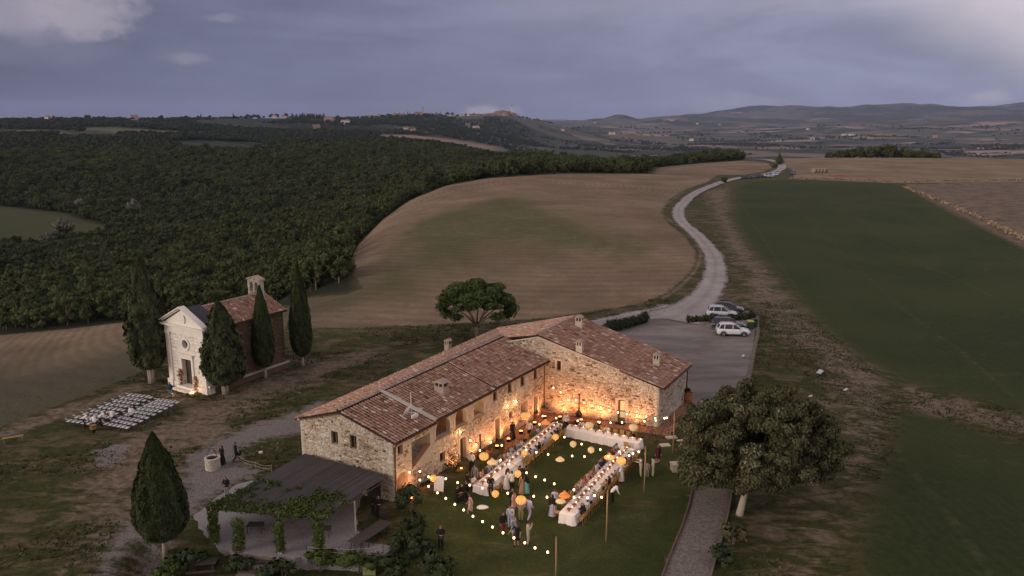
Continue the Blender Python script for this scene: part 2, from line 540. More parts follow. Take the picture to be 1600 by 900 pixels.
LR0, LR1, NLR, NAZ = math.log(20), math.log(16500), 600, 500
_lr = np.linspace(LR0, LR1, NLR)
_az = np.linspace(_azk[0], _azk[-1], NAZ)
_rows = np.array([np.interp(_lr, np.log(np.array([max(q[0], 1) for q in PROF[c_]], float)), [q[1] for q in PROF[c_]]) for c_ in _cs])
_T = np.empty((NAZ, NLR))
for j in range(NLR):
    _T[:, j] = np.interp(_az, _azk, _rows[:, j])


def _smooth(T, ka, kr):
    for axis, k in ((0, ka), (1, kr)):
        for _ in range(3):
            ker = np.ones(2 * k + 1) / (2 * k + 1)
            pad = [(0, 0), (0, 0)]
            pad[axis] = (k, k)
            P_ = np.pad(T, pad, mode='edge')
            T = np.apply_along_axis(lambda v: np.convolve(v, ker, 'valid'), axis, P_)
    return T


_T = _smooth(_T, 4, 3)


def sstep(x, a, b):
    t = np.clip((np.asarray(x, float) - a) / (b - a), 0, 1)
    return t * t * (3 - 2 * t)


HILLS = [(965, 9000, 70, 190, 420), (1032, 8300, 42, 260, 500), (1085, 9800, 36, 260, 600), (1190, 11500, 62, 420, 800), (1262, 10500, 40, 330, 700), (1330, 12000, 55, 500, 900), (1425, 11000, 48, 420, 700), (1588, 12500, 80, 420, 900),
         (840, 5200, 30, 300, 500), (1290, 6200, 38, 420, 420), (1420, 5200, 30, 500, 350), (1120, 5200, 22, 420, 300), (1540, 6600, 34, 420, 400), (1000, 4300, 18, 350, 260)]


def Zt(x, y):
    """height of the land"""
    x, y = np.asarray(x, float), np.asarray(y, float)
    r = np.hypot(x, y) + 1e-6
    az_ = np.clip(np.arctan2(x, y), _az[0], _az[-1])
    fa = (az_ - _az[0]) / (_az[-1] - _az[0]) * (NAZ - 1)
    fr = np.clip((np.log(r) - LR0) / (LR1 - LR0), 0, 1) * (NLR - 1)
    ia, ir = np.minimum(fa.astype(int), NAZ - 2), np.minimum(fr.astype(int), NLR - 2)
    fa, fr = fa - ia, fr - ir
    z = (_T[ia, ir] * (1 - fa) + _T[ia + 1, ir] * fa) * (1 - fr) + (_T[ia, ir + 1] * (1 - fa) + _T[ia + 1, ir + 1] * fa) * fr
    back = sstep(-y, -20, 60)
    z = z * (1 - back)
    z = z + fbm(x, y, 60, 3, 5) * 1.2 * sstep(r, 115, 260) * (1 - 0.85 * (sstep(r, 300, 340) * (1 - sstep(r, 700, 900))) * sstep(x / r, 0.1, 0.2))
    z = z + fbm(x, y, 420, 4, 11) * 16 * sstep(r, 900, 2200) + fbm(x, y, 1500, 4, 21) * 42 * sstep(r, 6500, 9500) + fbm(x, y, 800, 3, 25) * 110 * sstep(r, 8800, 11000)
    z = z + fbm(x, y, 150, 3, 41) * 9 * sstep(r, 170, 300) * (1 - sstep(r, 850, 1000)) * sstep(-x / r, 0.18, 0.3)
    for (hp, hd_, hh, hsx, hsy) in HILLS:
        hx_ = (hp - 800) / 1209.0 * hd_
        z = z + hh * np.exp(-((x - hx_) / hsx) ** 2 - ((y - hd_) / hsy) ** 2)
    # lower garden in front of the terrace
    g_ = sstep(-y, -47.5, -45.8) * (1 - sstep(np.abs(x + 14.5), 9.0, 11.5))
    z = z - 0.9 * g_
    return z


def ray(px, py):
    u, v = (px - CX) / F, (py - CY) / F
    return u, math.cos(PITCH) - v * math.sin(PITCH), -math.sin(PITCH) - v * math.cos(PITCH)


def G(px, py, z=0.0):
    """point of the horizontal plane at height z seen at this place of the photograph"""
    dx, dy, dz = ray(px, py)
    t = (z - CAMZ) / dz
    return Vector((dx * t, dy * t, z))


def W(px, py):
    """point of the land seen at this place of the photograph (walks along the sight line)"""
    dx, dy, dz = ray(px, py)
    ts = np.exp(np.linspace(math.log(30), math.log(16000), 2500))
    zz = CAMZ + dz * ts - Zt(dx * ts, dy * ts)
    k = np.argmax(zz < 0) if (zz < 0).any() else len(ts) - 1
    if k > 0 and zz[k] < 0:
        a, b = ts[k - 1], ts[k]
        f_ = zz[k - 1] / (zz[k - 1] - zz[k])
        t = a + (b - a) * f_
    else:
        t = ts[k]
    x, y = dx * t, dy * t
    return Vector((x, y, float(Zt(x, y))))


def wall_sz(p0, p1, px, py):
    dx, dy, dz = ray(px, py)
    ex, ey = p1[0] - p0[0], p1[1] - p0[1]
    L_ = math.hypot(ex, ey)
    ex, ey = ex / L_, ey / L_
    det = dx * (-ey) + ex * dy
    t = (p0[0] * (-ey) + ex * p0[1]) / det
    return (dx * t - p0[0]) * ex + (dy * t - p0[1]) * ey, CAMZ + dz * t


def dens(pts, step=12.0, closed=True):
    o = []
    n = len(pts)
    for i in range(n if closed else n - 1):
        a, b = pts[i], pts[(i + 1) % n]
        k = max(1, int(math.hypot(b[0] - a[0], b[1] - a[1]) / step))
        o += [(a[0] + (b[0] - a[0]) * j / k, a[1] + (b[1] - a[1]) * j / k) for j in range(k)]
    if not closed:
        o.append(pts[-1])
    return o


def wpoly(pts, step=14.0, closed=True):
    return np.array([[*W(*q)][:2] for q in dens(pts, step, closed)])


def sdf(P, poly, closed=True):
    """signed distance (negative inside) of points P (n,2) to a polygon"""
    d2 = np.full(len(P), 1e18)
    ins = np.zeros(len(P), bool)
    n = len(poly)
    for i in range(n if closed else n - 1):
        a, b = poly[i], poly[(i + 1) % n]
        e = b - a
        w_ = P - a
        t = np.clip((w_ @ e) / max(e @ e, 1e-9), 0, 1)
        q = w_ - t[:, None] * e
        d2 = np.minimum(d2, (q * q).sum(1))
        if closed:
            c1 = (P[:, 1] >= a[1]) != (P[:, 1] >= b[1])
            if abs(e[1]) > 1e-12:
                ins ^= c1 & (P[:, 0] < a[0] + (P[:, 1] - a[1]) * e[0] / e[1])
    d = np.sqrt(d2)
    return np.where(ins, -d, d) if closed else d


REG = {
    'field_hill': [(568, 450), (555, 432), (551, 405), (560, 382), (600, 342), (640, 313), (700, 290), (760, 279), (880, 271.5), (1010, 272), (1120, 274), (1105, 284), (1070, 296), (1045, 312), (1032, 330),
                   (1045, 350), (1070, 370), (1086, 392), (1086, 412), (1072, 432), (1040, 458), (1000, 474), (930, 486), (860, 496), (760, 503), (660, 508), (560, 512), (480, 512), (452, 500), (452, 480), (480, 466), (540, 460)],
    'field_left': [(-80, 524), (0, 524), (100, 515), (200, 503), (300, 500), (452, 480), (452, 505), (440, 520), (300, 545), (200, 590), (130, 618), (0, 668), (-80, 700)],
    'crop': [(1152, 296), (1170, 284), (1245, 281.5), (1400, 287), (1470, 322), (1600, 388), (1700, 440), (1760, 600), (1700, 690), (1600, 640), (1500, 612), (1420, 596), (1350, 558), (1285, 500), (1230, 440), (1185, 395), (1150, 345)],
    'crop_low': [(1410, 640), (1500, 668), (1600, 700), (1760, 740), (1800, 960), (1370, 960), (1350, 860), (1380, 760)],
    'stubble': [(1240, 280), (1238, 266), (1225, 258), (1222, 244), (1300, 240), (1450, 243), (1640, 250), (1700, 290), (1640, 284), (1400, 286)],
    'field_two': [(1022, 271), (1028, 262), (1100, 255), (1160, 251), (1198, 254), (1208, 262), (1190, 269), (1160, 273), (1100, 273)],
    'field_right': [(1415, 288), (1640, 283), (1740, 300), (1740, 420), (1600, 384), (1480, 322)],
    'meadow_left': [(-60, 322), (0, 323), (100, 333), (130, 345), (178, 355), (150, 372), (60, 378), (0, 395), (-60, 400)],
    'meadow_green': [(272, 223), (320, 220), (400, 224), (415, 233), (350, 239), (290, 235)],
    'hill_green': [(556, 448), (562, 410), (625, 365), (690, 330), (790, 308), (870, 320), (960, 345), (1040, 385), (1050, 420), (930, 400), (820, 378), (730, 392), (660, 440), (600, 470), (500, 478)],
    'far_pale': [(-60, 205), (0, 204), (60, 203), (118, 207), (108, 212), (60, 211), (0, 213), (-60, 213)],
    'far_pale_b': [(110, 200), (180, 199), (250, 204), (330, 207), (320, 211), (240, 210), (160, 207)],
    'far_brown_a': [(590, 210), (640, 211), (700, 217), (780, 230), (765, 236), (700, 226), (610, 217)],
    'lawn': [(640, 790), (760, 720), (862, 655), (1030, 690), (1060, 690), (1082, 760), (1075, 830), (1040, 910), (640, 910), (610, 860)],
    'dirt_band': [(1100, 300), (1140, 292), (1138, 330), (1165, 385), (1220, 450), (1290, 520), (1370, 575), (1410, 640), (1395, 700), (1370, 760), (1330, 860), (1330, 950), (1180, 950), (1190, 800), (1300, 720), (1330, 640), (1290, 580), (1220, 520), (1170, 470), (1160, 430), (1120, 350)],
    'dirt_cross': [(1400, 600), (1500, 625), (1640, 665), (1640, 690), (1500, 655), (1400, 640)],
    'dirt_track_r': [(1425, 300), (1470, 330), (1620, 400), (1640, 388), (1480, 315), (1430, 293)],
    'dirt_yard': [(140, 700), (230, 660), (330, 610), (470, 570), (560, 560), (500, 600), (400, 650), (330, 700), (230, 760), (190, 850), (150, 910), (60, 910), (120, 820)],
    'gravel_yard': [(505, 622), (470, 640), (380, 668), (330, 690), (290, 716), (285, 745), (282, 775), (250, 800), (190, 815), (165, 860), (145, 910), (172, 910), (200, 850), (225, 850), (215, 910), (240, 910), (262, 850), (300, 800), (335, 780), (370, 756), (412, 742), (380, 722), (380, 700), (430, 686), (470, 678), (520, 655)],
    'gravel_patch': [(140, 703), (175, 695), (205, 692), (200, 712), (165, 735), (150, 728)],
    'track_left': [(-60, 690), (0, 672), (110, 630), (210, 600), (255, 597), (220, 612), (120, 648), (0, 690), (-60, 705)],
    'chapel_dirt': [(230, 600), (330, 625), (450, 575), (560, 545), (600, 560), (420, 620), (330, 650), (230, 640)],
}
RW = {k: wpoly(v) for k, v in REG.items()}

ROAD = [(1045, 500, 11), (1078, 485, 8), (1100, 465, 5.2), (1113, 445, 4.5), (1118, 425, 4.2), (1116, 405, 4.0), (1104, 385, 3.8), (1086, 365, 3.7), (1068, 350, 3.6), (1060, 335, 3.7), (1064, 322, 3.7), (1078, 308, 3.7),
        (1102, 295, 3.8), (1132, 284, 4.0), (1165, 277, 4.6), (1196, 273, 5.0), (1214, 268, 5.2), (1222, 262, 5.4), (1219, 256, 5.8), (1206, 251.5, 6.2), (1190, 249.5, 6.2), (1172, 249.3, 6.2)]
SIDE = [(925, 506, 3.2), (960, 500, 3.4), (1000, 493, 5), (1040, 490, 7), (1070, 484, 9)]
DITCH = [(1032, 469, .9), (1062, 448, .9), (1084, 425, .9), (1094, 402, .8), (1090, 382, .8), (1074, 364, .8), (1052, 348, .8), (1036, 334, .8), (1038, 322, .8), (1056, 308, .8), (1082, 292, .8), (1102, 285, .9)]


def catmull(P_, n):
    P_ = [np.array(p, float) for p in P_]
    P_ = [2 * P_[0] - P_[1]] + P_ + [2 * P_[-1] - P_[-2]]
    o = []
    for i in range(1, len(P_) - 2):
        for k in range(n):
            t = k / n
            a, b, c_, d = P_[i - 1], P_[i], P_[i + 1], P_[i + 2]
            o.append(0.5 * ((2 * b) + (c_ - a) * t + (2 * a - 5 * b + 4 * c_ - d) * t * t + (3 * b - a - 3 * c_ + d) * t ** 3))
    o.append(P_[-2])
    return o


def ribbon_world(pts, n=10):
    return catmull([(*W(px, py)[:2], wd) for px, py, wd in pts], n)


ROAD_W = ribbon_world(ROAD, 12)
SIDE_W = ribbon_world(SIDE, 8)
DITCH_W = ribbon_world(DITCH, 8)
LOT = [(940, 520), (962, 512), (1010, 500), (1040, 492), (1085, 480), (1118, 478), (1130, 488), (1170, 486), (1182, 497), (1181, 520), (1174, 560), (1166, 598), (1155, 625), (1095, 690), (1090, 662), (1068, 640), (1066, 575), (1000, 545)]
LOT_W = np.array([[*G(*q)][:2] for q in dens(LOT, 6)])
PATH = [(1106, 660, 2.9), (1113, 710, 2.9), (1112, 767, 2.8), (1100, 820, 2.7), (1082, 872, 2.7), (1054, 960, 2.7)]
PATH_W = ribbon_world(PATH, 10)

# the sheet: rings about the lookout, finer where it is seen
na = 560
a1 = np.linspace(math.radians(-37), math.radians(37), na)
a0 = np.linspace(math.radians(-180), math.radians(-37), 60)[:-1]
a2 = np.linspace(math.radians(37), math.radians(180), 60)[1:]
AZ = np.concatenate([a0, a1, a2])
RR = np.concatenate([np.linspace(0.5, 30, 12)[:-1], np.exp(np.linspace(math.log(30), math.log(330), 330))[:-1], np.exp(np.linspace(math.log(330), math.log(1500), 130))[:-1], np.exp(np.linspace(math.log(1500), math.log(16000), 120))])
AA, RG = np.meshgrid(AZ, RR)
GX, GY = (RG * np.sin(AA)).ravel(), (RG * np.cos(AA)).ravel()
GZ = Zt(GX, GY)
P2 = np.stack([GX, GY], 1)
rr = np.hypot(GX, GY)


def msk(name, fe):
    """soft mask, 0.5 on the outline; fe = feather in metres (grows with distance)"""
    poly = RW[name] if isinstance(name, str) else name
    lo, hi = poly.min(0) - 40 - 0.05 * np.abs(poly).max(), poly.max(0) + 40 + 0.05 * np.abs(poly).max()
    sel = (P2 > lo).all(1) & (P2 < hi).all(1)
    m_ = np.zeros(len(P2))
    if sel.any():
        f_ = fe * np.maximum(1, rr[sel] / 250)
        m_[sel] = np.clip(0.5 - sdf(P2[sel], poly) / (2 * f_), 0, 1)
    return m_


def line_m(Wd, fe, extra=0.0):
    A_ = np.array(Wd)
    lo, hi = A_[:, :2].min(0) - 30, A_[:, :2].max(0) + 30
    sel = (P2 > lo).all(1) & (P2 < hi).all(1)
    m_ = np.zeros(len(P2))
    Ps = P2[sel]
    d = np.full(len(Ps), 1e9)
    for i in range(len(A_) - 1):
        a, b = A_[i, :2], A_[i + 1, :2]
        e = b - a
        w_ = Ps - a
        t = np.clip((w_ @ e) / max(e @ e, 1e-9), 0, 1)
        q = w_ - t[:, None] * e
        hw = (A_[i, 2] * (1 - t) + A_[i + 1, 2] * t) / 2 + extra
        d = np.minimum(d, np.sqrt((q * q).sum(1)) - hw)
    m_[sel] = np.clip(0.5 - d / (2 * fe), 0, 1)
    return m_


road_m = np.maximum(np.maximum(line_m(ROAD_W, 1.0), line_m(SIDE_W, 1.0)), np.maximum(line_m(PATH_W, 0.8), msk(LOT_W, 0.8)))
till = np.maximum.reduce([msk('field_hill', 2), msk('field_left', 1.5), msk('field_two', 3)])
crop = np.maximum.reduce([msk('crop', 5), msk('crop_low', 4), msk('meadow_green', 6)])
dirt = np.maximum.reduce([msk('dirt_band', 5), msk('dirt_cross', 3), msk('dirt_track_r', 1.5), msk('dirt_yard', 3) * 0.85, msk('track_left', 1.2), msk('chapel_dirt', 3) * 0.9,
                          line_m(DITCH_W, 0.5), road_m * 0.8]) * (1 - msk('lawn', 1))
dirt = dirt * (1 - 0.38 * (1 - sstep(GY, 55, 72)) * (GX > 14))
dirt = np.minimum(dirt, 1 - np.clip(2 * msk('field_hill', 2) - 1, 0, 1))
grav = np.maximum.reduce([msk('gravel_yard', 1.6), msk('gravel_patch', 0.8) * 0.9, road_m])
stub = np.maximum.reduce([msk('stubble', 3)])
rfld = msk('field_right', 3)
lawn = np.maximum(msk('lawn', 1.5), 0)
mead = msk('meadow_left', 5)
fara = msk('far_brown_a', 20)
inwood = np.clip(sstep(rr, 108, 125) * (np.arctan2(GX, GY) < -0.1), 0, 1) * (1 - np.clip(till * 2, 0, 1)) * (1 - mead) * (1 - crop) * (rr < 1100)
farm_ = sstep(rr, 800, 1300)
# fine relief: clods and tussocks near, none under the gravel
rel = fbm(GX, GY, 1.3, 2, 31) * 0.10 * (rr < 330) * (1 - np.clip(road_m * 2, 0, 1)) * (1 - 0.8 * lawn) * sstep(rr, 38, 50)
near_house = (np.abs(GX) < 30) & (GY > 40) & (GY < 85)
GZ = GZ + rel * np.where(near_house, 0.35, 1.0)
nA, nR = len(AZ), len(RR)
i0 = (np.arange(nR - 1)[:, None] * nA + np.arange(nA - 1)[None, :]).ravel()
TF = np.stack([i0, i0 + 1, i0 + nA + 1, i0 + nA], 1)
tme = mesh('terrain', np.stack([GX, GY, GZ], 1), TF, smooth=True)
for nm_, ch in (('cover_a', (till, crop, dirt, grav)), ('cover_b', (stub, rfld, lawn, farm_)), ('cover_d', (msk('hill_green', 22), inwood, inwood, inwood)), ('cover_c', (inwood, mead, fara, np.maximum(msk('far_pale', 18), msk('far_pale_b', 18))))):
    at_ = tme.attributes.new(nm_, 'FLOAT_COLOR', 'POINT')
    at_.data.foreach_set('color', np.stack(ch, 1).astype(np.float32).ravel())


def terrain_material():
    m_ = bpy.data.materials.new('countryside_ground')
    m_.use_nodes = True
    g = NT(m_.node_tree)
    p = m_.node_tree.nodes['Principled BSDF']
    p.inputs['Roughness'].default_value = 0.95
    p.inputs['Specular IOR Level'].default_value = 0.15
    geo = g.n('ShaderNodeNewGeometry')
    P_ = geo.outputs['Position']

    def chan(nm_):
        a = g.n('ShaderNodeAttribute', attribute_name=nm_)
        s_ = g.n('ShaderNodeSeparateColor')
        g.l(a.outputs['Color'], s_.inputs[0])
        return s_.outputs[0], s_.outputs[1], s_.outputs[2], a.outputs['Alpha']
    till_, crop_, dirt_, grav_ = chan('cover_a')
    stub_, rf_, lawn_, far_ = chan('cover_b')
    wood_, mead_, fara_, pale_ = chan('cover_c')
    hg_ = chan('cover_d')[0]
    n_big = g.noise(P_, 0.035, 5, 0.6)
    n_mid = g.noise(P_, 0.22, 5, 0.65, 0.6)
    n_fine = g.noise(P_, 1.6, 5, 0.7)
    n_tiny = g.noise(P_, 7.0, 4, 0.7)
    strk = g.noise(g.scale(P_, (0.35, 1.0, 1.0)), 0.9, 5, 0.7, 0.8)

    def thr(m__, n_, k, soft=0.09):
        """mask cut by noise so that its edge is ragged"""
        return g.ramp(g.m('ADD', m__, g.m('MULTIPLY', g.m('SUBTRACT', n_, 0.5), k)), 0.5 - soft, 0.5 + soft)
    # rough grass with dry patches
    grass = g.mix(g.ramp(n_fine, 0.3, 0.7), (0.026, 0.034, 0.008), (0.066, 0.064, 0.020))
    dry = g.mix(n_tiny, (0.10, 0.075, 0.040), (0.19, 0.14, 0.088))
    dm = g.ramp(g.m('ADD', g.m('MULTIPLY', strk, 0.6), g.m('MULTIPLY', n_mid, 0.4)), 0.46, 0.60)
    grass = g.mix(g.m('MULTIPLY', dm, 0.85), grass, dry)
    c_ = grass
    # lawn: darker, evenly kept, worn at one side
    lw = g.mix(g.ramp(g.m('ADD', g.m('MULTIPLY', n_mid, .5), g.m('MULTIPLY', n_tiny, .5)), 0.36, 0.64), (0.024, 0.034, 0.008), (0.062, 0.074, 0.020))
    lw = g.mix(g.m('MULTIPLY', g.ramp(g.m('ADD', g.m('MULTIPLY', n_mid, 0.4), g.m('MULTIPLY', strk, 0.6)), 0.52, 0.66), 0.6), lw, (0.12, 0.095, 0.055))
    c_ = g.mix(thr(lawn_, n_fine, 0.5), c_, lw)
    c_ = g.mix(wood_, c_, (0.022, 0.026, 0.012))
    # meadow
    c_ = g.mix(thr(mead_, n_mid, 0.5), c_, g.mix(n_mid, (0.04, 0.055, 0.02), (0.085, 0.085, 0.04)))
    # dirt
    dr = g.mix(g.ramp(n_fine, .3, .7), (0.10, 0.072, 0.048), (0.27, 0.20, 0.145))
    c_ = g.mix(g.m('MULTIPLY', thr(g.m('MULTIPLY', dirt_, 0.84), g.m('ADD', g.m('MULTIPLY', strk, 0.65), g.m('MULTIPLY', n_mid, 0.35)), 2.6, 0.24), 0.85), c_, dr)
    # green crop: fine drill rows, a few tractor lines
    cr = g.mix(g.ramp(n_big, 0.35, 0.65), (0.022, 0.036, 0.008), (0.038, 0.051, 0.012))
    cr = g.mix(g.m('MULTIPLY', g.ramp(n_mid, 0.55, 0.75), 0.3), cr, (0.07, 0.07, 0.03))
    wv = g.n('ShaderNodeTexWave')
    g.l(g.scale(P_, (1.0, 0.22, 1.0)), wv.inputs['Vector'])
    wv.inputs['Scale'].default_value = 0.35
    wv.inputs['Distortion'].default_value = 3.0
    wv.inputs['Detail'].default_value = 2
    cr = g.mix(g.m('MULTIPLY', g.m('MULTIPLY', wv.outputs['Fac'], n_fine), 0.16), cr, (0.09, 0.09, 0.045))
    cr = g.mix(g.m('MULTIPLY', g.ramp(g.m('ADD', g.m('MULTIPLY', n_tiny, .5), g.m('MULTIPLY', n_fine, .5)), .42, .62), 0.30), cr, (0.075, 0.078, 0.028))
    cr = g.mix(g.m('MULTIPLY', g.ramp(g.m('ADD', g.m('MULTIPLY', strk, .6), g.m('MULTIPLY', n_mid, .4)), .56, .70), 0.45), cr, (0.12, 0.098, 0.055))
    sp_ = g.n('ShaderNodeSeparateXYZ')
    g.l(P_, sp_.inputs[0])
    tram = g.m('SINE', g.m('ADD', g.m('MULTIPLY', g.m('SUBTRACT', sp_.outputs[0], g.m('MULTIPLY', sp_.outputs[1], 0.22)), 0.36), g.m('MULTIPLY', n_big, 0.8)))
    cr = g.mix(g.m('MULTIPLY', g.m('MULTIPLY', g.ramp(tram, 0.985, 1.0), g.ramp(strk, .4, .65)), 0.35), cr, (0.11, 0.10, 0.05))
    c_ = g.mix(thr(crop_, g.m('ADD', g.m('MULTIPLY', n_mid, .5), g.m('MULTIPLY', strk, .5)), 1.3, 0.24), c_, cr)
    # tilled clay
    tl = g.mix(g.ramp(n_big, 0.3, 0.7), (0.20, 0.140, 0.088), (0.36, 0.255, 0.168))
    tl = g.mix(g.m('MULTIPLY', g.ramp(g.m('ADD', g.m('MULTIPLY', n_tiny, .5), g.m('MULTIPLY', n_fine, .5)), .62, .36), 0.5), tl, (0.085, 0.06, 0.04))
    tl = g.mix(g.m('MULTIPLY', g.ramp(n_mid, .35, .7), 0.35), tl, (0.12, 0.095, 0.055))
    # rows that follow the hill
    vm = g.n('ShaderNodeVectorMath', operation='LENGTH')
    off = g.n('ShaderNodeVectorMath', operation='SUBTRACT')
    g.l(g.scale(P_, (1.0, 0.62, 0.0)), off.inputs[0])
    off.inputs[1].default_value = (10.0, 205.0, 0.0)
    g.l(off.outputs[0], vm.inputs[0])
    rows = g.m('SINE', g.m('ADD', g.m('MULTIPLY', vm.outputs['Value'], 2.7), g.m('MULTIPLY', n_mid, 5.0)))
    tl = g.mix(g.m('MULTIPLY', g.m('MULTIPLY', g.ramp(rows, -0.6, 0.9), g.ramp(n_fine, .25, .6)), 0.26), tl, (0.075, 0.052, 0.038))
    gsw = g.noise(g.scale(P_, (1.0, 0.45, 0.0)), 0.022, 4, 0.55, 0.5)
    tl = g.mix(g.m('MULTIPLY', g.m('MULTIPLY', g.ramp(g.m('ADD', g.m('MULTIPLY', hg_, 0.30), g.m('MULTIPLY', gsw, 0.8)), 0.46, 0.64), g.ramp(strk, 0.2, 0.55)), 0.78), tl, (0.070, 0.082, 0.026))
    sx = g.n('ShaderNodeSeparateXYZ')
    g.l(P_, sx.inputs[0])
    near_left = g.m('MULTIPLY', g.ramp(sx.outputs[0], -15, -45), g.ramp(sx.outputs[1], 200, 118))
    tl = g.mix(g.m('MULTIPLY', near_left, 0.88), tl, g.mix(n_fine, (0.06, 0.058, 0.034), (0.105, 0.09, 0.058)))
    c_ = g.mix(thr(till_, n_fine, 0.6), c_, tl)
    # stubble and the right-hand field
    sb = g.mix(g.ramp(n_big, 0.3, 0.7), (0.16, 0.115, 0.07), (0.27, 0.20, 0.13))
    sb = g.mix(g.m('MULTIPLY', g.ramp(n_mid, 0.5, 0.7), 0.35), sb, (0.08, 0.075, 0.035))
    c_ = g.mix(thr(stub_, n_mid, 0.5), c_, sb)
    c_ = g.mix(thr(rf_, n_mid, 0.5), c_, g.mix(g.ramp(n_mid, 0.35, 0.65), (0.11, 0.082, 0.058), (0.20, 0.148, 0.105)))
    # gravel, strewn
    gv = g.mix(g.ramp(n_tiny, .3, .7), (0.12, 0.10, 0.09), (0.33, 0.295, 0.285))
    gm = thr(g.m('MULTIPLY', grav_, 0.85), g.m('ADD', g.m('MULTIPLY', n_fine, 0.5), g.m('MULTIPLY', strk, 0.5)), 1.9, 0.22)
    c_ = g.mix(g.m('MULTIPLY', gm, 0.82), c_, gv)
    # the wide country beyond: a patchwork of clay, stubble and wood
    vo = g.n('ShaderNodeTexVoronoi')
    wob = g.n('ShaderNodeVectorMath', operation='ADD')
    nzc = g.n('ShaderNodeTexNoise')
    g.l(P_, nzc.inputs['Vector'])
    nzc.inputs['Scale'].default_value = 0.0022
    sc_ = g.n('ShaderNodeVectorMath', operation='SCALE')
    g.l(nzc.outputs['Color'], sc_.inputs[0])
    sc_.inputs['Scale'].default_value = 420.0
    g.l(P_, wob.inputs[0])
    g.l(sc_.outputs[0], wob.inputs[1])
    g.l(g.scale(wob.outputs[0], (1, 0.55, 0.0)), vo.inputs['Vector'])
    vo.inputs['Scale'].default_value = 0.0031
    sv = g.n('ShaderNodeSeparateColor')
    g.l(vo.outputs['Color'], sv.inputs[0])
    clay = g.mix(sv.outputs[0], (0.17, 0.115, 0.092), (0.42, 0.30, 0.245))
    clay = g.mix(g.m('MULTIPLY', g.ramp(sv.outputs[1], 0.5, 0.62), 0.7), clay, (0.085, 0.085, 0.05))
    clay = g.mix(g.m('MULTIPLY', g.ramp(g.noise(P_, 0.006, 5, 0.6), 0.35, 0.65), 0.35), clay, (0.12, 0.08, 0.07))
    wn = g.noise(g.scale(P_, (0.7, 1.3, 0)), 0.0024, 6, 0.62, 0.4)
    # wooded uplands to the left, cleared clay hills to the right
    bear = g.m('DIVIDE', sx.outputs[0], g.m('MAXIMUM', sx.outputs[1], 1.0))
    cut = g.ramp(bear, -0.12, 0.16, -0.20, -0.012)
    wood = g.ramp(g.m('SUBTRACT', wn, cut), 0.46, 0.50)
    hi = g.m('MULTIPLY', g.ramp(sx.outputs[2], -30, 30), g.ramp(sx.outputs[1], 6000, 7000))
    wood = g.m('MAXIMUM', wood, g.m('MULTIPLY', hi, g.ramp(wn, 0.36, 0.42)))
    wcol = g.mix(g.ramp(g.noise(P_, 0.016, 4, 0.7), 0.35, 0.65), (0.016, 0.023, 0.014), (0.050, 0.058, 0.036))
    ol = g.mix(g.noise(P_, 0.03, 3, 0.6), (0.06, 0.068, 0.05), (0.11, 0.105, 0.075))
    fc = g.mix(wood, clay, g.mix(g.ramp(sv.outputs[2], 0.62, 0.70), wcol, ol))
    c_ = g.mix(far_, c_, fc)
    c_ = g.mix(g.ramp(fara_, 0.4, 0.6), c_, (0.27, 0.19, 0.14))
    c_ = g.mix(g.ramp(g.m('ADD', pale_, g.m('MULTIPLY', g.m('SUBTRACT', n_big, .5), .6)), 0.4, 0.6), c_, (0.115, 0.11, 0.065))
    g.l(c_, p.inputs['Base Color'])
    b = g.n('ShaderNodeBump')
    b.inputs['Strength'].default_value = 0.75
    b.inputs['Distance'].default_value = 0.34
    hh = g.m('ADD', g.m('MULTIPLY', n_fine, 1.0), g.m('MULTIPLY', n_tiny, 0.35))
    hh = g.m('ADD', hh, g.m('MULTIPLY', g.m('MULTIPLY', rows, till_), 0.18))
    g.l(hh, b.inputs['Height'])
    g.l(b.outputs[0], p.inputs['Normal'])
    return m_


tme.materials.append(terrain_material())
structure('ground', tme, 'rolling farmland of tilled clay, green crop, rough grass and wooded hills')


def drape(pts_w, name, material, lift=0.05, n_across=8, jag=0.4):
    A_ = np.array(pts_w)
    vs, fs = [], []
    n_ = len(A_)
    for i in range(n_):
        d = A_[min(i + 1, n_ - 1), :2] - A_[max(i - 1, 0), :2]
        d /= np.linalg.norm(d)
        nrm = np.array([-d[1], d[0]])
        for k in range(n_across + 1):
            t = (k / n_across - 0.5)
            wdt = A_[i, 2]
            off_ = t * wdt
            if k in (0, n_across):
                off_ += (random.random() - 0.5) * jag * 2
            q = A_[i, :2] + nrm * off_
            r_ = np.hypot(*q)
            edge = 0.0 if k in (0, n_across) else 1.0
            rut = -0.02 * math.exp(-((abs(t) - 0.22) / 0.06) ** 2)
            vs.append((q[0], q[1], float(Zt(*q)) + lift + 0.0006 * r_ + rut - (1 - edge) * 0.04))
    na_ = n_across + 1
    for i in range(n_ - 1):
        for k in range(n_across):
            fs.append((i * na_ + k, (i + 1) * na_ + k, (i + 1) * na_ + k + 1, i * na_ + k + 1))
    me = mesh(name, vs, fs, [material], smooth=True)
    tt = me.attributes.new('across', 'FLOAT', 'POINT')
    tt.data.foreach_set('value', np.array([abs(k / n_across - 0.5) * 2 for _ in range(n_) for k in range(na_)], dtype=np.float32))
    return me


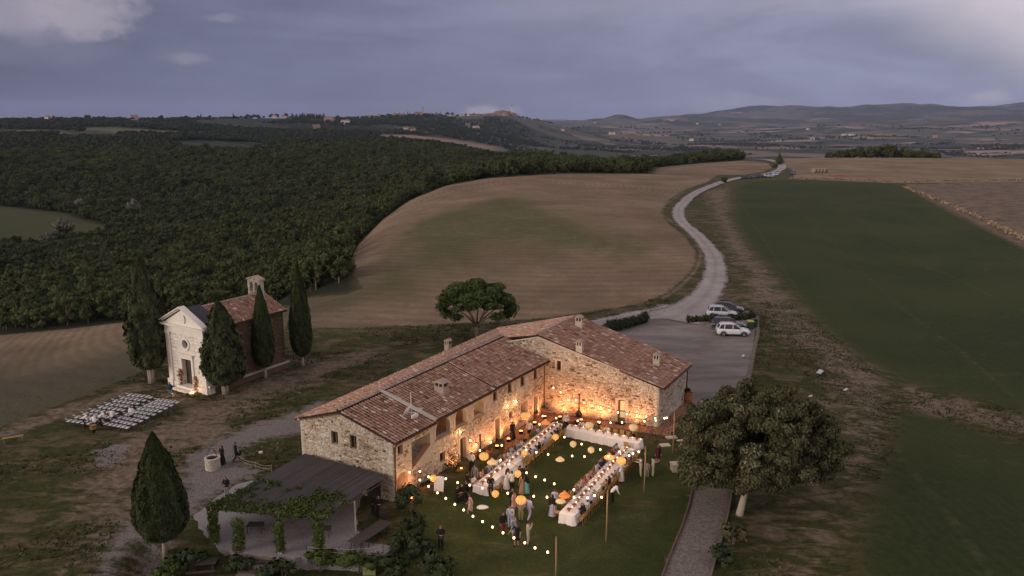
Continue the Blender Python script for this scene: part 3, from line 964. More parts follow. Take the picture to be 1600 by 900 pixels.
def road_material():
    m_ = bpy.data.materials.new('white_gravel_road')
    m_.use_nodes = True
    g = NT(m_.node_tree)
    p = m_.node_tree.nodes['Principled BSDF']
    p.inputs['Roughness'].default_value = 0.95
    geo = g.n('ShaderNodeNewGeometry')
    a = g.n('ShaderNodeAttribute', attribute_name='across')
    P_ = geo.outputs['Position']
    n1, n2, n3 = g.noise(P_, 0.25, 4, 0.6), g.noise(P_, 2.5, 4, 0.7), g.noise(P_, 12, 3, 0.7)
    c_ = g.mix(g.ramp(n1, 0.3, 0.7), (0.30, 0.265, 0.255), (0.42, 0.38, 0.37))
    c_ = g.mix(g.m('MULTIPLY', g.m('ADD', n2, n3), 0.28), c_, (0.17, 0.145, 0.135))
    ed = g.m('ADD', a.outputs['Fac'], g.m('MULTIPLY', g.m('SUBTRACT', n2, 0.5), 0.5))
    c_ = g.mix(g.m('MULTIPLY', g.ramp(ed, 0.70, 1.0), 0.9), c_, (0.13, 0.105, 0.07))
    mid_ = g.ramp(g.m('ADD', a.outputs['Fac'], g.m('MULTIPLY', g.m('SUBTRACT', n2, 0.5), 0.6)), 0.34, 0.0)
    c_ = g.mix(g.m('MULTIPLY', mid_, 0.35), c_, (0.15, 0.13, 0.10))
    g.l(c_, p.inputs['Base Color'])
    b = g.n('ShaderNodeBump')
    b.inputs['Strength'].default_value = 0.6
    b.inputs['Distance'].default_value = 0.04
    g.l(g.m('ADD', n2, n3), b.inputs['Height'])
    g.l(b.outputs[0], p.inputs['Normal'])
    return m_


M['road'] = road_material()
structure('road', drape(ROAD_W, 'road', M['road']), 'pale gravel farm road winding away over the ridge')
structure('side_road', drape(SIDE_W, 'side_road', M['road'], lift=0.02), 'gravel lane leaving the forecourt behind the farmhouse')
structure('path', drape(PATH_W, 'path', M['gravel'], lift=0.03, jag=0.05), 'grey gravel path running under the big oak')


def slab(name, pts, z, material, depth=0.0):
    """flat sheet from a world outline; optional skirt"""
    tri = tessellate_polygon([[Vector((q[0], q[1], 0)) for q in pts]])
    vs = [(q[0], q[1], z) for q in pts]
    fs = [tuple(t) for t in tri]
    fs = [f if (Vector(vs[f[1]]) - Vector(vs[f[0]])).cross(Vector(vs[f[2]]) - Vector(vs[f[0]])).z > 0 else f[::-1] for f in fs]
    if depth:
        n_ = len(pts)
        vs += [(q[0], q[1], z - depth) for q in pts]
        for i in range(n_):
            j = (i + 1) % n_
            fs.append((i, j, n_ + j, n_ + i))
    return mesh(name, vs, fs, [material])


def lot_material():
    m_ = bpy.data.materials.new('grey_gravel_lot')
    m_.use_nodes = True
    g = NT(m_.node_tree)
    p = m_.node_tree.nodes['Principled BSDF']
    p.inputs['Roughness'].default_value = 0.95
    geo = g.n('ShaderNodeNewGeometry')
    P_ = geo.outputs['Position']
    n1, n2, n3 = g.noise(g.scale(P_, (0.5, 1.2, 1)), 0.22, 5, 0.65, 0.6), g.noise(P_, 2.5, 4, 0.7), g.noise(P_, 14, 3, 0.7)
    c_ = g.mix(g.ramp(n1, 0.3, 0.7), (0.13, 0.109, 0.098), (0.27, 0.232, 0.214))
    c_ = g.mix(g.m('MULTIPLY', g.m('ADD', n2, n3), 0.25), c_, (0.10, 0.085, 0.078))
    c_ = g.mix(g.m('MULTIPLY', g.ramp(g.noise(g.scale(P_, (0.5, 1.6, 1)), 0.6, 4, 0.6), 0.58, 0.68), 0.5), c_, (0.085, 0.072, 0.062))
    g.l(c_, p.inputs['Base Color'])
    b = g.n('ShaderNodeBump')
    b.inputs['Strength'].default_value = 0.5
    b.inputs['Distance'].default_value = 0.04
    g.l(g.m('ADD', n2, n3), b.inputs['Height'])
    g.l(b.outputs[0], p.inputs['Normal'])
    return m_


LOTJ = [(q[0] + random.uniform(-.15, .15), q[1] + random.uniform(-.15, .15)) for q in LOT_W]
structure('car_park', slab('car_park', LOTJ, 0.035, lot_material()), 'grey gravel forecourt behind the farmhouse')

# ================================================================ BUILDINGS
def inpoly(x, y, poly):
    c_ = False
    n = len(poly)
    j = n - 1
    for i in range(n):
        xi, yi = poly[i]
        xj, yj = poly[j]
        if (yi > y) != (yj > y) and x < (xj - xi) * (y - yi) / (yj - yi) + xi:
            c_ = not c_
        j = i
    return c_


def rect(s0, s1, z0, z1):
    return [(s0, z0), (s1, z0), (s1, z1), (s0, z1)]


def arch(s0, s1, z0, z1, rise=None, n=10):
    r = (s1 - s0) / 2 if rise is None else rise
    zc = z1 - r
    cx = (s0 + s1) / 2
    hw = (s1 - s0) / 2
    return [(s0, z0), (s1, z0)] + [(cx + hw * math.cos(math.pi * k / n), zc + r * math.sin(math.pi * k / n)) for k in range(n + 1)]


class Wall:
    def __init__(s, p0, p1):
        s.p0 = Vector((p0[0], p0[1], 0))
        d = Vector((p1[0] - p0[0], p1[1] - p0[1], 0))
        s.L = d.length
        s.d = d.normalized()
        s.n = Vector((s.d.y, -s.d.x, 0))     # outward
        s.q0, s.q1 = p0, p1

    def pt(s, a, z, o=0.0):
        return s.p0 + s.d * a + Vector((0, 0, z)) + s.n * o

    def px(s, l, r, top, bot):
        """opening seen between these places of the photograph -> (s0, s1, z0, z1)"""
        m_ = (top + bot) / 2
        a, _ = wall_sz(s.q0, s.q1, l, m_)
        b, _ = wall_sz(s.q0, s.q1, r, m_)
        return a, b, wall_sz(s.q0, s.q1, l, bot)[1], wall_sz(s.q0, s.q1, l, top)[1]

    def face(s, outline, holes, depth=0.38, material=None, name='wall'):
        polys = [[Vector((a, z, 0)) for a, z in outline]] + [[Vector((a, z, 0)) for a, z in h] for h in holes]
        tri = tessellate_polygon(polys)
        flat = [p for pl in polys for p in pl]
        vs = [s.pt(p.x, p.y) for p in flat]
        fs = []
        for t in tri:
            a, b, c_ = [vs[i] for i in t]
            fs.append(t if (b - a).cross(c_ - a).dot(s.n) > 0 else t[::-1])
        for h in holes:
            b0 = len(vs)
            n = len(h)
            vs += [s.pt(a, z) for a, z in h] + [s.pt(a, z, -depth) for a, z in h]
            fs += [(b0 + i, b0 + (i + 1) % n, b0 + n + (i + 1) % n, b0 + n + i) for i in range(n)]
        return mesh(name, vs, fs, [material or M['mortar']])

    def stones(s, outline, holes, seed=1, material=None, big=1.0, quoin=True, zmin=0.0, skip=0.03, proud=(0.008, 0.04), name='stone', gap=0.018, regular=0.0, plain=()):
        rnd = random.Random(seed)
        vs, fs, ti = [], [], []
        zt = max(z for _, z in outline)
        smin, smax = min(a for a, _ in outline), max(a for a, _ in outline)
        z = zmin
        row = 0
        while z < zt:
            h = (0.10 + 0.10 * rnd.random() * (1 - regular)) * big
            a = smin
            first = True
            while a < smax - 0.05:
                wd = (0.12 + 0.30 * rnd.random() ** 1.7 * (1 - 0.5 * regular)) * big
                if quoin and first:
                    wd = 0.26 if row % 2 else 0.48
                if quoin and smax - a - wd < 0.28:
                    wd = smax - a
                a0, a1, z0, z1 = a + gap / 2, min(a + wd, smax) - gap / 2, z + gap / 2, z + h - gap / 2
                isq = quoin and (first or a1 > smax - 0.05)
                first = False
                a += wd
                cs_ = [(a0, z0), (a1, z0), (a1, z1), (a0, z1)]
                if not all(inpoly(x_, y_, outline) for x_, y_ in cs_):
                    continue
                bad = False
                for hl in holes:
                    hx0, hx1 = min(q[0] for q in hl), max(q[0] for q in hl)
                    hz0, hz1 = min(q[1] for q in hl), max(q[1] for q in hl)
                    if a1 > hx0 - 0.02 and a0 < hx1 + 0.02 and z1 > hz0 - 0.02 and z0 < hz1 + 0.02:
                        k = 5
                        if len(hl) == 4 and abs(hl[2][0] - hl[1][0]) < 1e-6:
                            bad = True
                        else:
                            for i in range(k):
                                for j in range(3):
                                    if inpoly(a0 + (a1 - a0) * i / (k - 1), z0 + (z1 - z0) * j / 2, [((q[0] - (hx0 + hx1) / 2) * 1.06 + (hx0 + hx1) / 2, (q[1] - hz0) * 1.04 + hz0) for q in hl]):
                                        bad = True
                        if bad:
                            break
                if bad:
                    continue
                for (x0, x1, y0, y1) in plain:
                    if a1 > x0 and a0 < x1 and z1 > y0 and z0 < y1:
                        bad = True
                if bad or (not isq and rnd.random() < skip + 0.06):
                    continue
                o = proud[0] + (proud[1] - proud[0]) * rnd.random()
                j = 0.012
                c4 = [(x_ + rnd.uniform(-j, j), y_ + rnd.uniform(-j, j)) for x_, y_ in cs_]
                b0 = len(vs)
                vs += [s.pt(x_, y_, -0.01) for x_, y_ in cs_]
                ins = 0.012
                cx_, cz_ = (a0 + a1) / 2, (z0 + z1) / 2
                vs += [s.pt(x_ - math.copysign(ins, x_ - cx_), y_ - math.copysign(ins, y_ - cz_), o) for x_, y_ in c4]
                f_ = [(b0 + 4, b0 + 5, b0 + 6, b0 + 7)] + [(b0 + i, b0 + (i + 1) % 4, b0 + 4 + (i + 1) % 4, b0 + 4 + i) for i in range(4)]
                fs += f_
                patch = float(fbm(a0, z0 + seed * 7, 1.6, 2, seed)) * 0.55
                t_ = (rnd.gauss(0.86, 0.07) if isq else min(max(rnd.gauss(0.55 + patch, 0.24), 0), 1)) if regular < 0.5 else rnd.gauss(0.45, 0.2)
                if not isq and rnd.random() < 0.035:
                    t_ = 1.0
                ti += [t_] * 5
            z += h
            row += 1
        if not vs:
            return None
        return mesh(name, [tuple(v) for v in vs], np.array(fs), [material or M['stone']], tint=ti)

    def slab_at(s, mb, s0, s1, z0, z1, o0, o1):
        """a block on the wall between offsets o0 and o1"""
        c_ = s.pt((s0 + s1) / 2, (z0 + z1) / 2, (o0 + o1) / 2)
        mb.box(c_, (s1 - s0, abs(o1 - o0), z1 - z0), axes=(s.d, s.n, Vector((0, 0, 1))))
        return mb


def window_parts(parent, wl, op, depth=0.30, arched=False, bars=True, surround=False, frame_mat='wood'):
    s0, s1, z0, z1 = op
    mb = MB()
    f_ = 0.07
    o = -depth
    wl.slab_at(mb, s0, s0 + f_, z0, z1, o, o + 0.06)
    wl.slab_at(mb, s1 - f_, s1, z0, z1, o, o + 0.06)
    wl.slab_at(mb, s0 + f_, s1 - f_, z1 - f_, z1, o, o + 0.055)
    wl.slab_at(mb, s0 + f_, s1 - f_, z0, z0 + f_, o, o + 0.055)
    if bars:
        wl.slab_at(mb, (s0 + s1) / 2 - 0.03, (s0 + s1) / 2 + 0.03, z0 + f_, z1 - f_, o, o + 0.05)
    w_ = part('window', mb.mesh('window', M[frame_mat]), parent)
    g_ = MB()
    wl.slab_at(g_, s0 - 0.02, s1 + 0.02, z0 - 0.02, z1 + 0.02, o - 0.03, o - 0.01)
    part('pane', g_.mesh('pane', M['glass']), w_)
    sl = MB()
    wl.slab_at(sl, s0 - 0.06, s1 + 0.06, z0 - 0.09, z0 - 0.012, -depth + 0.08, 0.07)
    part('sill', sl.mesh('sill', M['stonecap']), w_)
    if surround:
        sm = MB()
        t_ = 0.17
        wl.slab_at(sm, s0 - t_, s0 - 0.004, z0 - 0.1, z1 + t_, 0.0, 0.045)
        wl.slab_at(sm, s1 + 0.004, s1 + t_, z0 - 0.1, z1 + t_, 0.0, 0.045)
        wl.slab_at(sm, s0, s1, z1 + 0.004, z1 + t_ - 0.002, 0.0, 0.043)
        part('surround', sm.mesh('surround', M['plaster']), w_)
    return w_


def door_parts(parent, wl, op, depth=0.32, material='darkwood', outline=None, planks=5, handle=True):
    s0, s1, z0, z1 = op
    mb = MB()
    n = planks
    for k in range(n):
        a = s0 + (s1 - s0) * k / n
        b = s0 + (s1 - s0) * (k + 1) / n
        mb.cur = random.random()
        wl.slab_at(mb, a + 0.006, b - 0.006, z0, z1, -depth - 0.04, -depth + (0.012 if k % 2 else 0.0))
    d_ = part('door', mb.mesh('door', M[material]), parent)
    if handle:
        hb = MB()
        wl.slab_at(hb, s1 - 0.14, s1 - 0.10, (z0 + z1) / 2 - 0.12, (z0 + z1) / 2 + 0.02, -depth + 0.013, -depth + 0.06)
        part('handle', hb.mesh('handle', M['iron']), d_)
    return d_


def tiles(e0, e1, r0, r1, name='roof_tile', spacing=0.30, expo=0.40, seed=3, jitter=1.0, lift=0.0, tone=0.0, clip=None):
    """half-round cover tiles over a slope; e = eave ends, r = ridge ends"""
    rnd = np.random.default_rng(seed)
    e0, e1, r0, r1 = [np.array(q, float) for q in (e0, e1, r0, r1)]
    we = max(np.linalg.norm(e1 - e0), np.linalg.norm(r1 - r0))
    hs = (np.linalg.norm(r0 - e0) + np.linalg.norm(r1 - e1)) / 2
    nc, nr = int(we / spacing), int(hs / expo)
    nrm = np.cross(e1 - e0, r0 - e0)
    nrm /= np.linalg.norm(nrm)
    if nrm[2] < 0:
        nrm = -nrm
    seg = 4
    vs, ti = [], []
    fs = []
    cols = (np.arange(nc) + 0.5) / nc
    for c_ in cols:
        eb, rb = e0 + (e1 - e0) * c_, r0 + (r1 - r0) * c_
        dirn = rb - eb
        ln = np.linalg.norm(dirn)
        if ln < 0.3:
            continue
        dirn /= ln
        side = np.cross(dirn, nrm)
        side /= np.linalg.norm(side)
        nr_ = max(1, int(ln / expo))
        for r_ in range(nr_):
            t0 = r_ * expo - 0.03
            q0 = eb + dirn * t0
            if clip is not None and not clip(q0 + dirn * expo * .5):
                continue
            q1 = eb + dirn * min(t0 + expo + 0.06, ln)
            w_ = spacing * (0.33 + 0.02 * rnd.standard_normal() * jitter)
            sh = side * 0.012 * rnd.standard_normal() * jitter
            yaw = side * 0.014 * rnd.standard_normal() * jitter
            hh = 0.10
            b = len(vs)
            for (q, up, ww, yy) in ((q0, 0.045 + 0.01 * rnd.random(), w_, -yaw), (q1, 0.012, w_ * 0.88, yaw)):
                for k in range(seg + 1):
                    a = math.pi * k / seg
                    vs.append(q + sh + yy - side * math.cos(a) * ww + nrm * (math.sin(a) * hh + up + lift))
            for k in range(seg):
                fs.append((b + k, b + k + 1, b + seg + 2 + k, b + seg + 1 + k))
            # the open lower end
            fs.append((b, b + seg, b + seg // 2 + 1, b + seg // 2 - 1))
            tt = min(max(rnd.normal(0.50 + tone, 0.15), 0), 1)
            if rnd.random() < 0.04:
                tt = 1.0
            ti += [tt] * seg + [0.0]
    return mesh(name, np.array(vs), np.array(fs), [M['tile']], tint=np.array(ti))


def quad_sheet(pts, name, material, thick=0.12):
    mb = MB()
    mb.prism(pts, (0, 0, -thick))
    return mb.mesh(name, material)


def ridge_row(a, b, name='ridge_tile', r=0.13):
    a, b = Vector(a), Vector(b)
    d = b - a
    n = max(1, int(d.length / 0.42))
    mb = MB()
    u_ = d.normalized()
    sd_ = u_.cross(Vector((0, 0, 1))).normalized()
    up = sd_.cross(u_).normalized()
    for k in range(n):
        p0, p1 = a + d * (k / n), a + d * ((k + 1.08) / n)
        mb.cur = random.random()
        vs = []
        for (q, rr_, l_) in ((p0, r * 1.08, 0.03), (p1, r * 0.92, 0.0)):
            for j in range(5):
                t = math.pi * j / 4
                vs.append(q - sd_ * math.cos(t) * rr_ + up * (math.sin(t) * rr_ * 0.8 + l_))
        mb.add(vs, [(j, j + 1, 6 + j, 5 + j) for j in range(4)])
    return mb.mesh(name, M['ridge'])


def chimney(parent, at, zb, w_=0.62, d_=0.5, h=0.95, rz=0.0, pale=True, long=False):
    """little gabled chimney with two openings a side"""
    ca, sa = math.cos(rz), math.sin(rz)
    ax = (Vector((ca, sa, 0)), Vector((-sa, ca, 0)), Vector((0, 0, 1)))
    at = Vector((at[0], at[1], zb))

    def P_(x, y, z):
        return at + ax[0] * x + ax[1] * y + ax[2] * z
    mb = MB()
    hb = h * 0.55
    mb.box(P_(0, 0, hb / 2 - 0.35), (w_, d_, hb + 0.7), axes=ax)
    mb.box(P_(0, 0, hb + 0.02), (w_ + 0.08, d_ + 0.08, 0.05), axes=ax)
    ht = h * 0.33
    for sx in (-1, 0, 1):
        for sy in (-1, 1):
            mb.box(P_(sx * (w_ / 2 - 0.06), sy * (d_ / 2 - 0.06), hb + 0.045 + ht / 2), (0.10, 0.10, ht), axes=ax)
    c_ = part('chimney', mb.mesh('chimney', M['plaster' if pale else 'ridge']), parent)
    core = MB()
    core.box(P_(0, 0, hb + 0.045 + ht / 2), (w_ - 0.2, d_ - 0.26, ht - 0.01), axes=ax)
    part('flue', core.mesh('flue', M['dark']), c_)
    cap = MB()
    zt = hb + 0.045 + ht
    gp = [P_(-w_ / 2 - 0.07, -d_ / 2 - 0.1, zt), P_(w_ / 2 + 0.07, -d_ / 2 - 0.1, zt), P_(0, -d_ / 2 - 0.1, zt + 0.2)]
    cap.prism(gp, ax[1] * (d_ + 0.2))
    part('cap', cap.mesh('cap', M['ridge']), c_)
    return c_


def add_tiles_part(parent, me, name='roof_tile'):
    return part(name, me, parent, kind='stuff')


# ---------------------------------------------------------------- farmhouse
FA, FB, FC, FD, FL = (-8.78, 52.75), (3.20, 71.35), (13.67, 67.54), (17.75, 74.4), (-16.78, 57.25)
FE = (-1.4, 84.2)
fh = thing('farmhouse', 'long two-winged stone farmhouse with terracotta roofs around the lit courtyard', 'farmhouse', (0, 0, 0))

WAB, WBC, WCD, WLA = Wall(FA, FB), Wall(FB, FC), Wall(FC, FD), Wall(FL, FA)
u_ab = WAB.d
RM = Vector((-13.15, 55.0, 6.55))          # gable top of the long wing
RK = Vector((-0.9, 73.9, 6.95))            # where its ridge meets the cross wing
RAP = Vector((2.58, 71.75, 7.75))          # gable top of the cross wing
REND = Vector((6.9, 79.1, 7.75))
ZA, ZB, ZC = 5.15, 5.45, 4.05

# openings of the courtyard front
ab = {}
for k, q in dict(small1=(620.8, 628.8, 697.3, 712.3), arch1=(680.5, 703, 645, 692), arch2=(711, 728.6, 630, 678), arch3=(739.8, 755.6, 615, 660),
                 up1=(770.2, 776.4, 607, 625), up2=(793.4, 799.4, 596, 612), up3=(813.3, 819.6, 585.5, 600.5), up4=(833.9, 839.2, 574.5, 589.5), low1=(687.3, 696, 709, 725), low2=(795.5, 801.2, 645, 656)).items():
    ab[k] = WAB.px(*q)
ab['door1'] = (*WAB.px(718.8, 728, 690, 722)[:2], 0.0, 2.25)
ab['door0'] = (0.28, 1.62, 0.0, 2.2)
ab['door2'] = (*WAB.px(773.5, 780.5, 662, 696)[:2], 0.0, 2.2)
ab['niche'] = (*WAB.px(813.3, 825, 628, 648)[:2], 1.05, 2.35)
ab['door3'] = (*WAB.px(833.2, 839.5, 623, 650)[:2], 0.0, 2.25)
st_s0, st_z1 = wall_sz(FA, FB, 642.7, 691)
st_s1, st_zt = wall_sz(FA, FB, 672, 676)
_, st_zm = wall_sz(FA, FB, 672, 695.3)
_, st_z0 = wall_sz(FA, FB, 642.7, 735)
stair = [(st_s0, st_z0), (st_s1, st_zm), (st_s1, (st_z1 + st_zt) / 2), (st_s0, (st_z1 + st_zt) / 2)]
for k in ('arch1', 'arch2', 'arch3'):
    s0, s1, z0, z1 = ab[k]
    ab[k] = (s0, s1, 3.35, 4.92)
for k in ('up1', 'up2', 'up3', 'up4'):
    s0, s1, z0, z1 = ab[k]
    ab[k] = (s0, s1 + 0.05, 3.95, 4.90)
H_AB = {}
for k, v in ab.items():
    H_AB[k] = arch(*v) if k.startswith('arch') else arch(*v, rise=0.22) if k in ('door1', 'door2', 'door3', 'niche') else arch(*v, rise=0.6) if k == 'door0' else rect(*v)
H_AB['stair'] = stair
outAB = [(0, 0), (WAB.L, 0), (WAB.L, ZB), (0, ZA)]
holes = list(H_AB.values())
part('wall', WAB.face(outAB, holes), fh)
plain_zones = [(st_s1 - 0.15, ab['arch3'][1] + 0.9, 4.05, 5.5), (st_s0 - 0.3, st_s0 + 0.02, 2.0, 4.3), (st_s1 - 0.02, st_s1 + 0.5, 3.3, 4.5)]
part('stone', WAB.stones(outAB, holes, 11, plain=plain_zones), fh, kind='stuff')
outBC = [(-3.9, 6.2), (0, 5.35), (0, 0), (WBC.L, 0), (WBC.L, ZC), (-0.7, 7.70), (-3.9, 6.93)]
bcw = WBC.px(870, 876.5, 563.5, 578.5)
bcd = (*WBC.px(965.3, 977, 624, 655)[:2], 0.0, 2.3)
H_BC = [rect(*bcw), arch(*bcd, rise=0.2)]
part('wall', WBC.face(outBC, H_BC), fh)
part('stone', WBC.stones(outBC, H_BC, 23, skip=0.01), fh, kind='stuff')
outCD = [(0, 0), (WCD.L, 0), (WCD.L, ZC), (0, ZC)]
cdd = (*WCD.px(1058.4, 1063, 608, 630)[:2], 0.6, 2.1)
part('wall', WCD.face(outCD, [rect(*cdd)]), fh)
part('stone', WCD.stones(outCD, [rect(*cdd)], 31), fh, kind='stuff')
apx = (Vector((RM.x, RM.y, 0)) - WLA.p0).dot(WLA.d)
outLA = [(0, 0), (WLA.L, 0), (WLA.L, ZA), (apx, RM.z - 0.05), (0, ZA)]
law = [WLA.px(517.3, 528, 672.8, 693), WLA.px(546, 557, 678.8, 700.5)]
H_LA = [rect(*q) for q in law]
part('wall', WLA.face(outLA, H_LA), fh)
part('stone', WLA.stones(outLA, H_LA, 41, skip=0.05), fh, kind='stuff')
# back walls, plain (out of the photograph)
for a, b, z0_, z1_ in ((FE, FL, 4.95, 5.05), (FD, (REND.x, REND.y), ZC, 7.7), ((REND.x, REND.y), FE, 7.7, 4.95)):
    wb = Wall(a, b)
    part('wall', wb.face([(0, 0), (wb.L, 0), (wb.L, z1_), (0, z0_)], []), fh)

# windows and doors
for k in ('up1', 'up2', 'up3', 'up4'):
    window_parts(fh, WAB, ab[k], 0.2)
window_parts(fh, WAB, ab['small1'], 0.28, surround=True, bars=False)
window_parts(fh, WAB, ab['low1'], 0.3, bars=False)
window_parts(fh, WAB, ab['low2'], 0.28, bars=False)
window_parts(fh, WBC, bcw, 0.28, surround=True, bars=False)
for q in law:
    window_parts(fh, WLA, q, 0.24)
door_parts(fh, WAB, ab['door1'], 0.34)
door_parts(fh, WAB, ab['door3'], 0.34)
door_parts(fh, WAB, ab['door0'], 1.6)
# rooms seen through the open bays: floor, back wall, ceiling


def room(wl, op, deep, material, floor_mat, name='room', ztop=None):
    s0, s1, z0, z1 = op
    z1 = ztop or z1
    mb = MB()
    a, b = s0 - 0.02, s1 + 0.02
    c = [wl.pt(a, z0, -0.38), wl.pt(b, z0, -0.38), wl.pt(b, z0, -deep), wl.pt(a, z0, -deep)]
    t = [p + Vector((0, 0, z1 - z0 + 0.05)) for p in c]
    mb.m = 1
    mb.poly(c)
    mb.m = 0
    mb.poly([c[3], c[2], t[2], t[3]])
    mb.poly([c[0], c[3], t[3], t[0]])
    mb.poly([c[2], c[1], t[1], t[2]])
    mb.poly([t[0], t[1], t[2], t[3]][::-1])
    return part(name, mb.mesh(name, [M[material], M[floor_mat]]), fh)


lg = (ab['arch1'][0] - 0.1, ab['arch3'][1] + 0.15, 3.35, 4.95)
room(WAB, lg, 2.6, 'plaster', 'paver', 'loggia')
room(WAB, (st_s0, st_s1, 0.1, 4.2), 1.5, 'plaster', 'stonecap', 'stairwell')
room(WAB, ab['door2'], 1.6, 'dark', 'paver', 'hallway')
room(WAB, ab['niche'], 0.8, 'plaster', 'stonecap', 'niche')
room(WAB, (0.28, 1.62, 0.0, 2.2), 1.6, 'plaster', 'paver', 'porch')
# stair flight rising behind its sloping parapet
mb = MB()
ns = 12
for k in range(ns):
    f0 = k / ns
    a0 = st_s0 + (st_s1 - st_s0) * f0
    a1 = st_s0 + (st_s1 - st_s0) * (k + 1) / ns
    zz_ = st_z0 + (st_zm - st_z0) * f0 - 0.25
    mb.cur = random.random()
    WAB.slab_at(mb, a0, a1 - 0.002, 0.12, zz_, -1.45, -0.42)
part('stair', mb.mesh('stair', M['stonecap']), fh)
# sloping parapet coping
pv = MB()
c0, c1 = WAB.pt(st_s0, st_z0, 0.03), WAB.pt(st_s1, st_zm, 0.03)
pv.prism([c0, c1, c1 + Vector((0, 0, 0.09)), c0 + Vector((0, 0, 0.09))], WAB.n * -0.44)
part('coping', pv.mesh('coping', M['eavebrick']), fh)
for k in ('arch1', 'arch2', 'arch3'):
    sl = MB()
    WAB.slab_at(sl, ab[k][0] - 0.12, ab[k][1] + 0.12, ab[k][2] - 0.13, ab[k][2] - 0.01, -0.5, 0.10)
    part('sill', sl.mesh('sill', M['eavebrick']), fh)
    # archivolt of pale plaster round the bay
    am = MB()
    s0, s1, z0, z1 = ab[k]
    o_in = arch(s0 - 0.004, s1 + 0.004, z0, z1 + 0.004)
    o_out = arch(s0 - 0.2, s1 + 0.2, z0, min(z1 + 0.16, 5.1))
    for i in range(1, len(o_in)):
        j = (i + 1) % len(o_in)
        q = [WAB.pt(*o_in[i], 0.0), WAB.pt(*o_out[i], 0.0), WAB.pt(*o_out[j], 0.0), WAB.pt(*o_in[j], 0.0)]
        am.prism(q, WAB.n * 0.03)
    part('archivolt', am.mesh('archivolt', M['plaster']), fh)
# pale plastered jambs
for (s0, s1, z0, z1) in (ab['door1'], ab['door2'], ab['door3'], ab['door0']):
    mb = MB()
    WAB.slab_at(mb, s0 - 0.22, s0 - 0.004, 0, z1 + 0.1, 0, 0.042)
    WAB.slab_at(mb, s1 + 0.004, s1 + 0.22, 0, z1 + 0.1, 0, 0.042)
    WAB.slab_at(mb, s0 - 0.002, s1 + 0.002, z1 + 0.006, z1 + 0.2, 0, 0.04)
    part('surround', mb.mesh('surround', M['plaster']), fh)
s0, s1, z0, z1 = bcd
mb = MB()
WBC.slab_at(mb, s0 - 0.26, s0 - 0.004, 0, z1 + 0.1, 0, 0.044)
WBC.slab_at(mb, s1 + 0.004, s1 + 0.26, 0, z1 + 0.1, 0, 0.044)
WBC.slab_at(mb, s0 - 0.002, s1 + 0.002, z1 + 0.006, z1 + 0.2, 0, 0.042)
part('surround', mb.mesh('surround', M['plaster']), fh)
# the lit glazed door of the cross wing
M['litglass'] = mat('lit_glass', (0.5, 0.45, 0.25), 0.4, emit=(0.75, 0.62, 0.30), estr=0.42)
mb = MB()
for (a, b, c_, d_) in ((s0, s0 + 0.16, 0, z1), (s1 - 0.07, s1, 0, z1), (s0 + 0.16, s1 - 0.07, 0, 0.42), (s0 + 0.16, s1 - 0.07, 1.02, 1.12), (s0 + 0.16, s1 - 0.07, z1 - 0.2, z1)):
    WBC.slab_at(mb, a, b - 0.001, c_, d_, -0.32, -0.25)
dr_ = part('door', mb.mesh('door', M['wood']), fh)
mb = MB()
WBC.slab_at(mb, s0 + 0.16, s1 - 0.07, 0.42, z1 - 0.2, -0.31, -0.29)
part('pane', mb.mesh('pane', M['litglass']), dr_)
mb = MB()
WBC.slab_at(mb, s0 - 0.1, s1 + 0.1, 0.05, 0.09, 0.06, 0.75)
tag_mat = thing('doormat', 'dark doormat outside the lit glazed door', 'doormat', data=mb.mesh('doormat', M['black']))
mb = MB()
WCD.slab_at(mb, cdd[0], cdd[1], cdd[2], cdd[3], -0.12, -0.06)
part('shutter', mb.mesh('shutter', mat('pale_blue_shutter', (0.32, 0.37, 0.45), 0.6)), fh, label='pale blue shutter')
# blind arch and cellar door in the gable end behind the pergola
mb = MB()
WLA.slab_at(mb, 6.6, 7.9, 0, 1.95, 0.0, 0.05)
part('door', mb.mesh('door', M['darkwood']), fh)
mb = MB()
WLA.slab_at(mb, 5.65, 5.85, 2.62, 2.78, -0.05, 0.05)
part('vent', mb.mesh('vent', M['dark']), fh)

# --- roofs
ov = 0.42
nAB = WAB.n
nBack = Vector((-(FE[1] - FL[1]), FE[0] - FL[0], 0)).normalized()      # away from the courtyard
gov = -WLA.d.cross(Vector((0, 0, 1)))                                   # placeholder
gl = WLA.n * 0.18


def V3(p, z):
    return Vector((p[0], p[1], z))


# long wing front slope in three stretches, each a hand higher
def edge(t, z):
    return V3(FA, z) + u_ab * t


s_step1 = wall_sz(FA, FB, 676, 655)[0]
s_step2 = wall_sz(FA, FB, 768, 606)[0]
LW = WAB.L
rdir = (RK - RM)
rl = Vector((rdir.x, rdir.y, 0)).length


def ridge_at(t, dz=0.0):
    f_ = t / rl
    return RM + rdir * f_ + Vector((0, 0, dz))


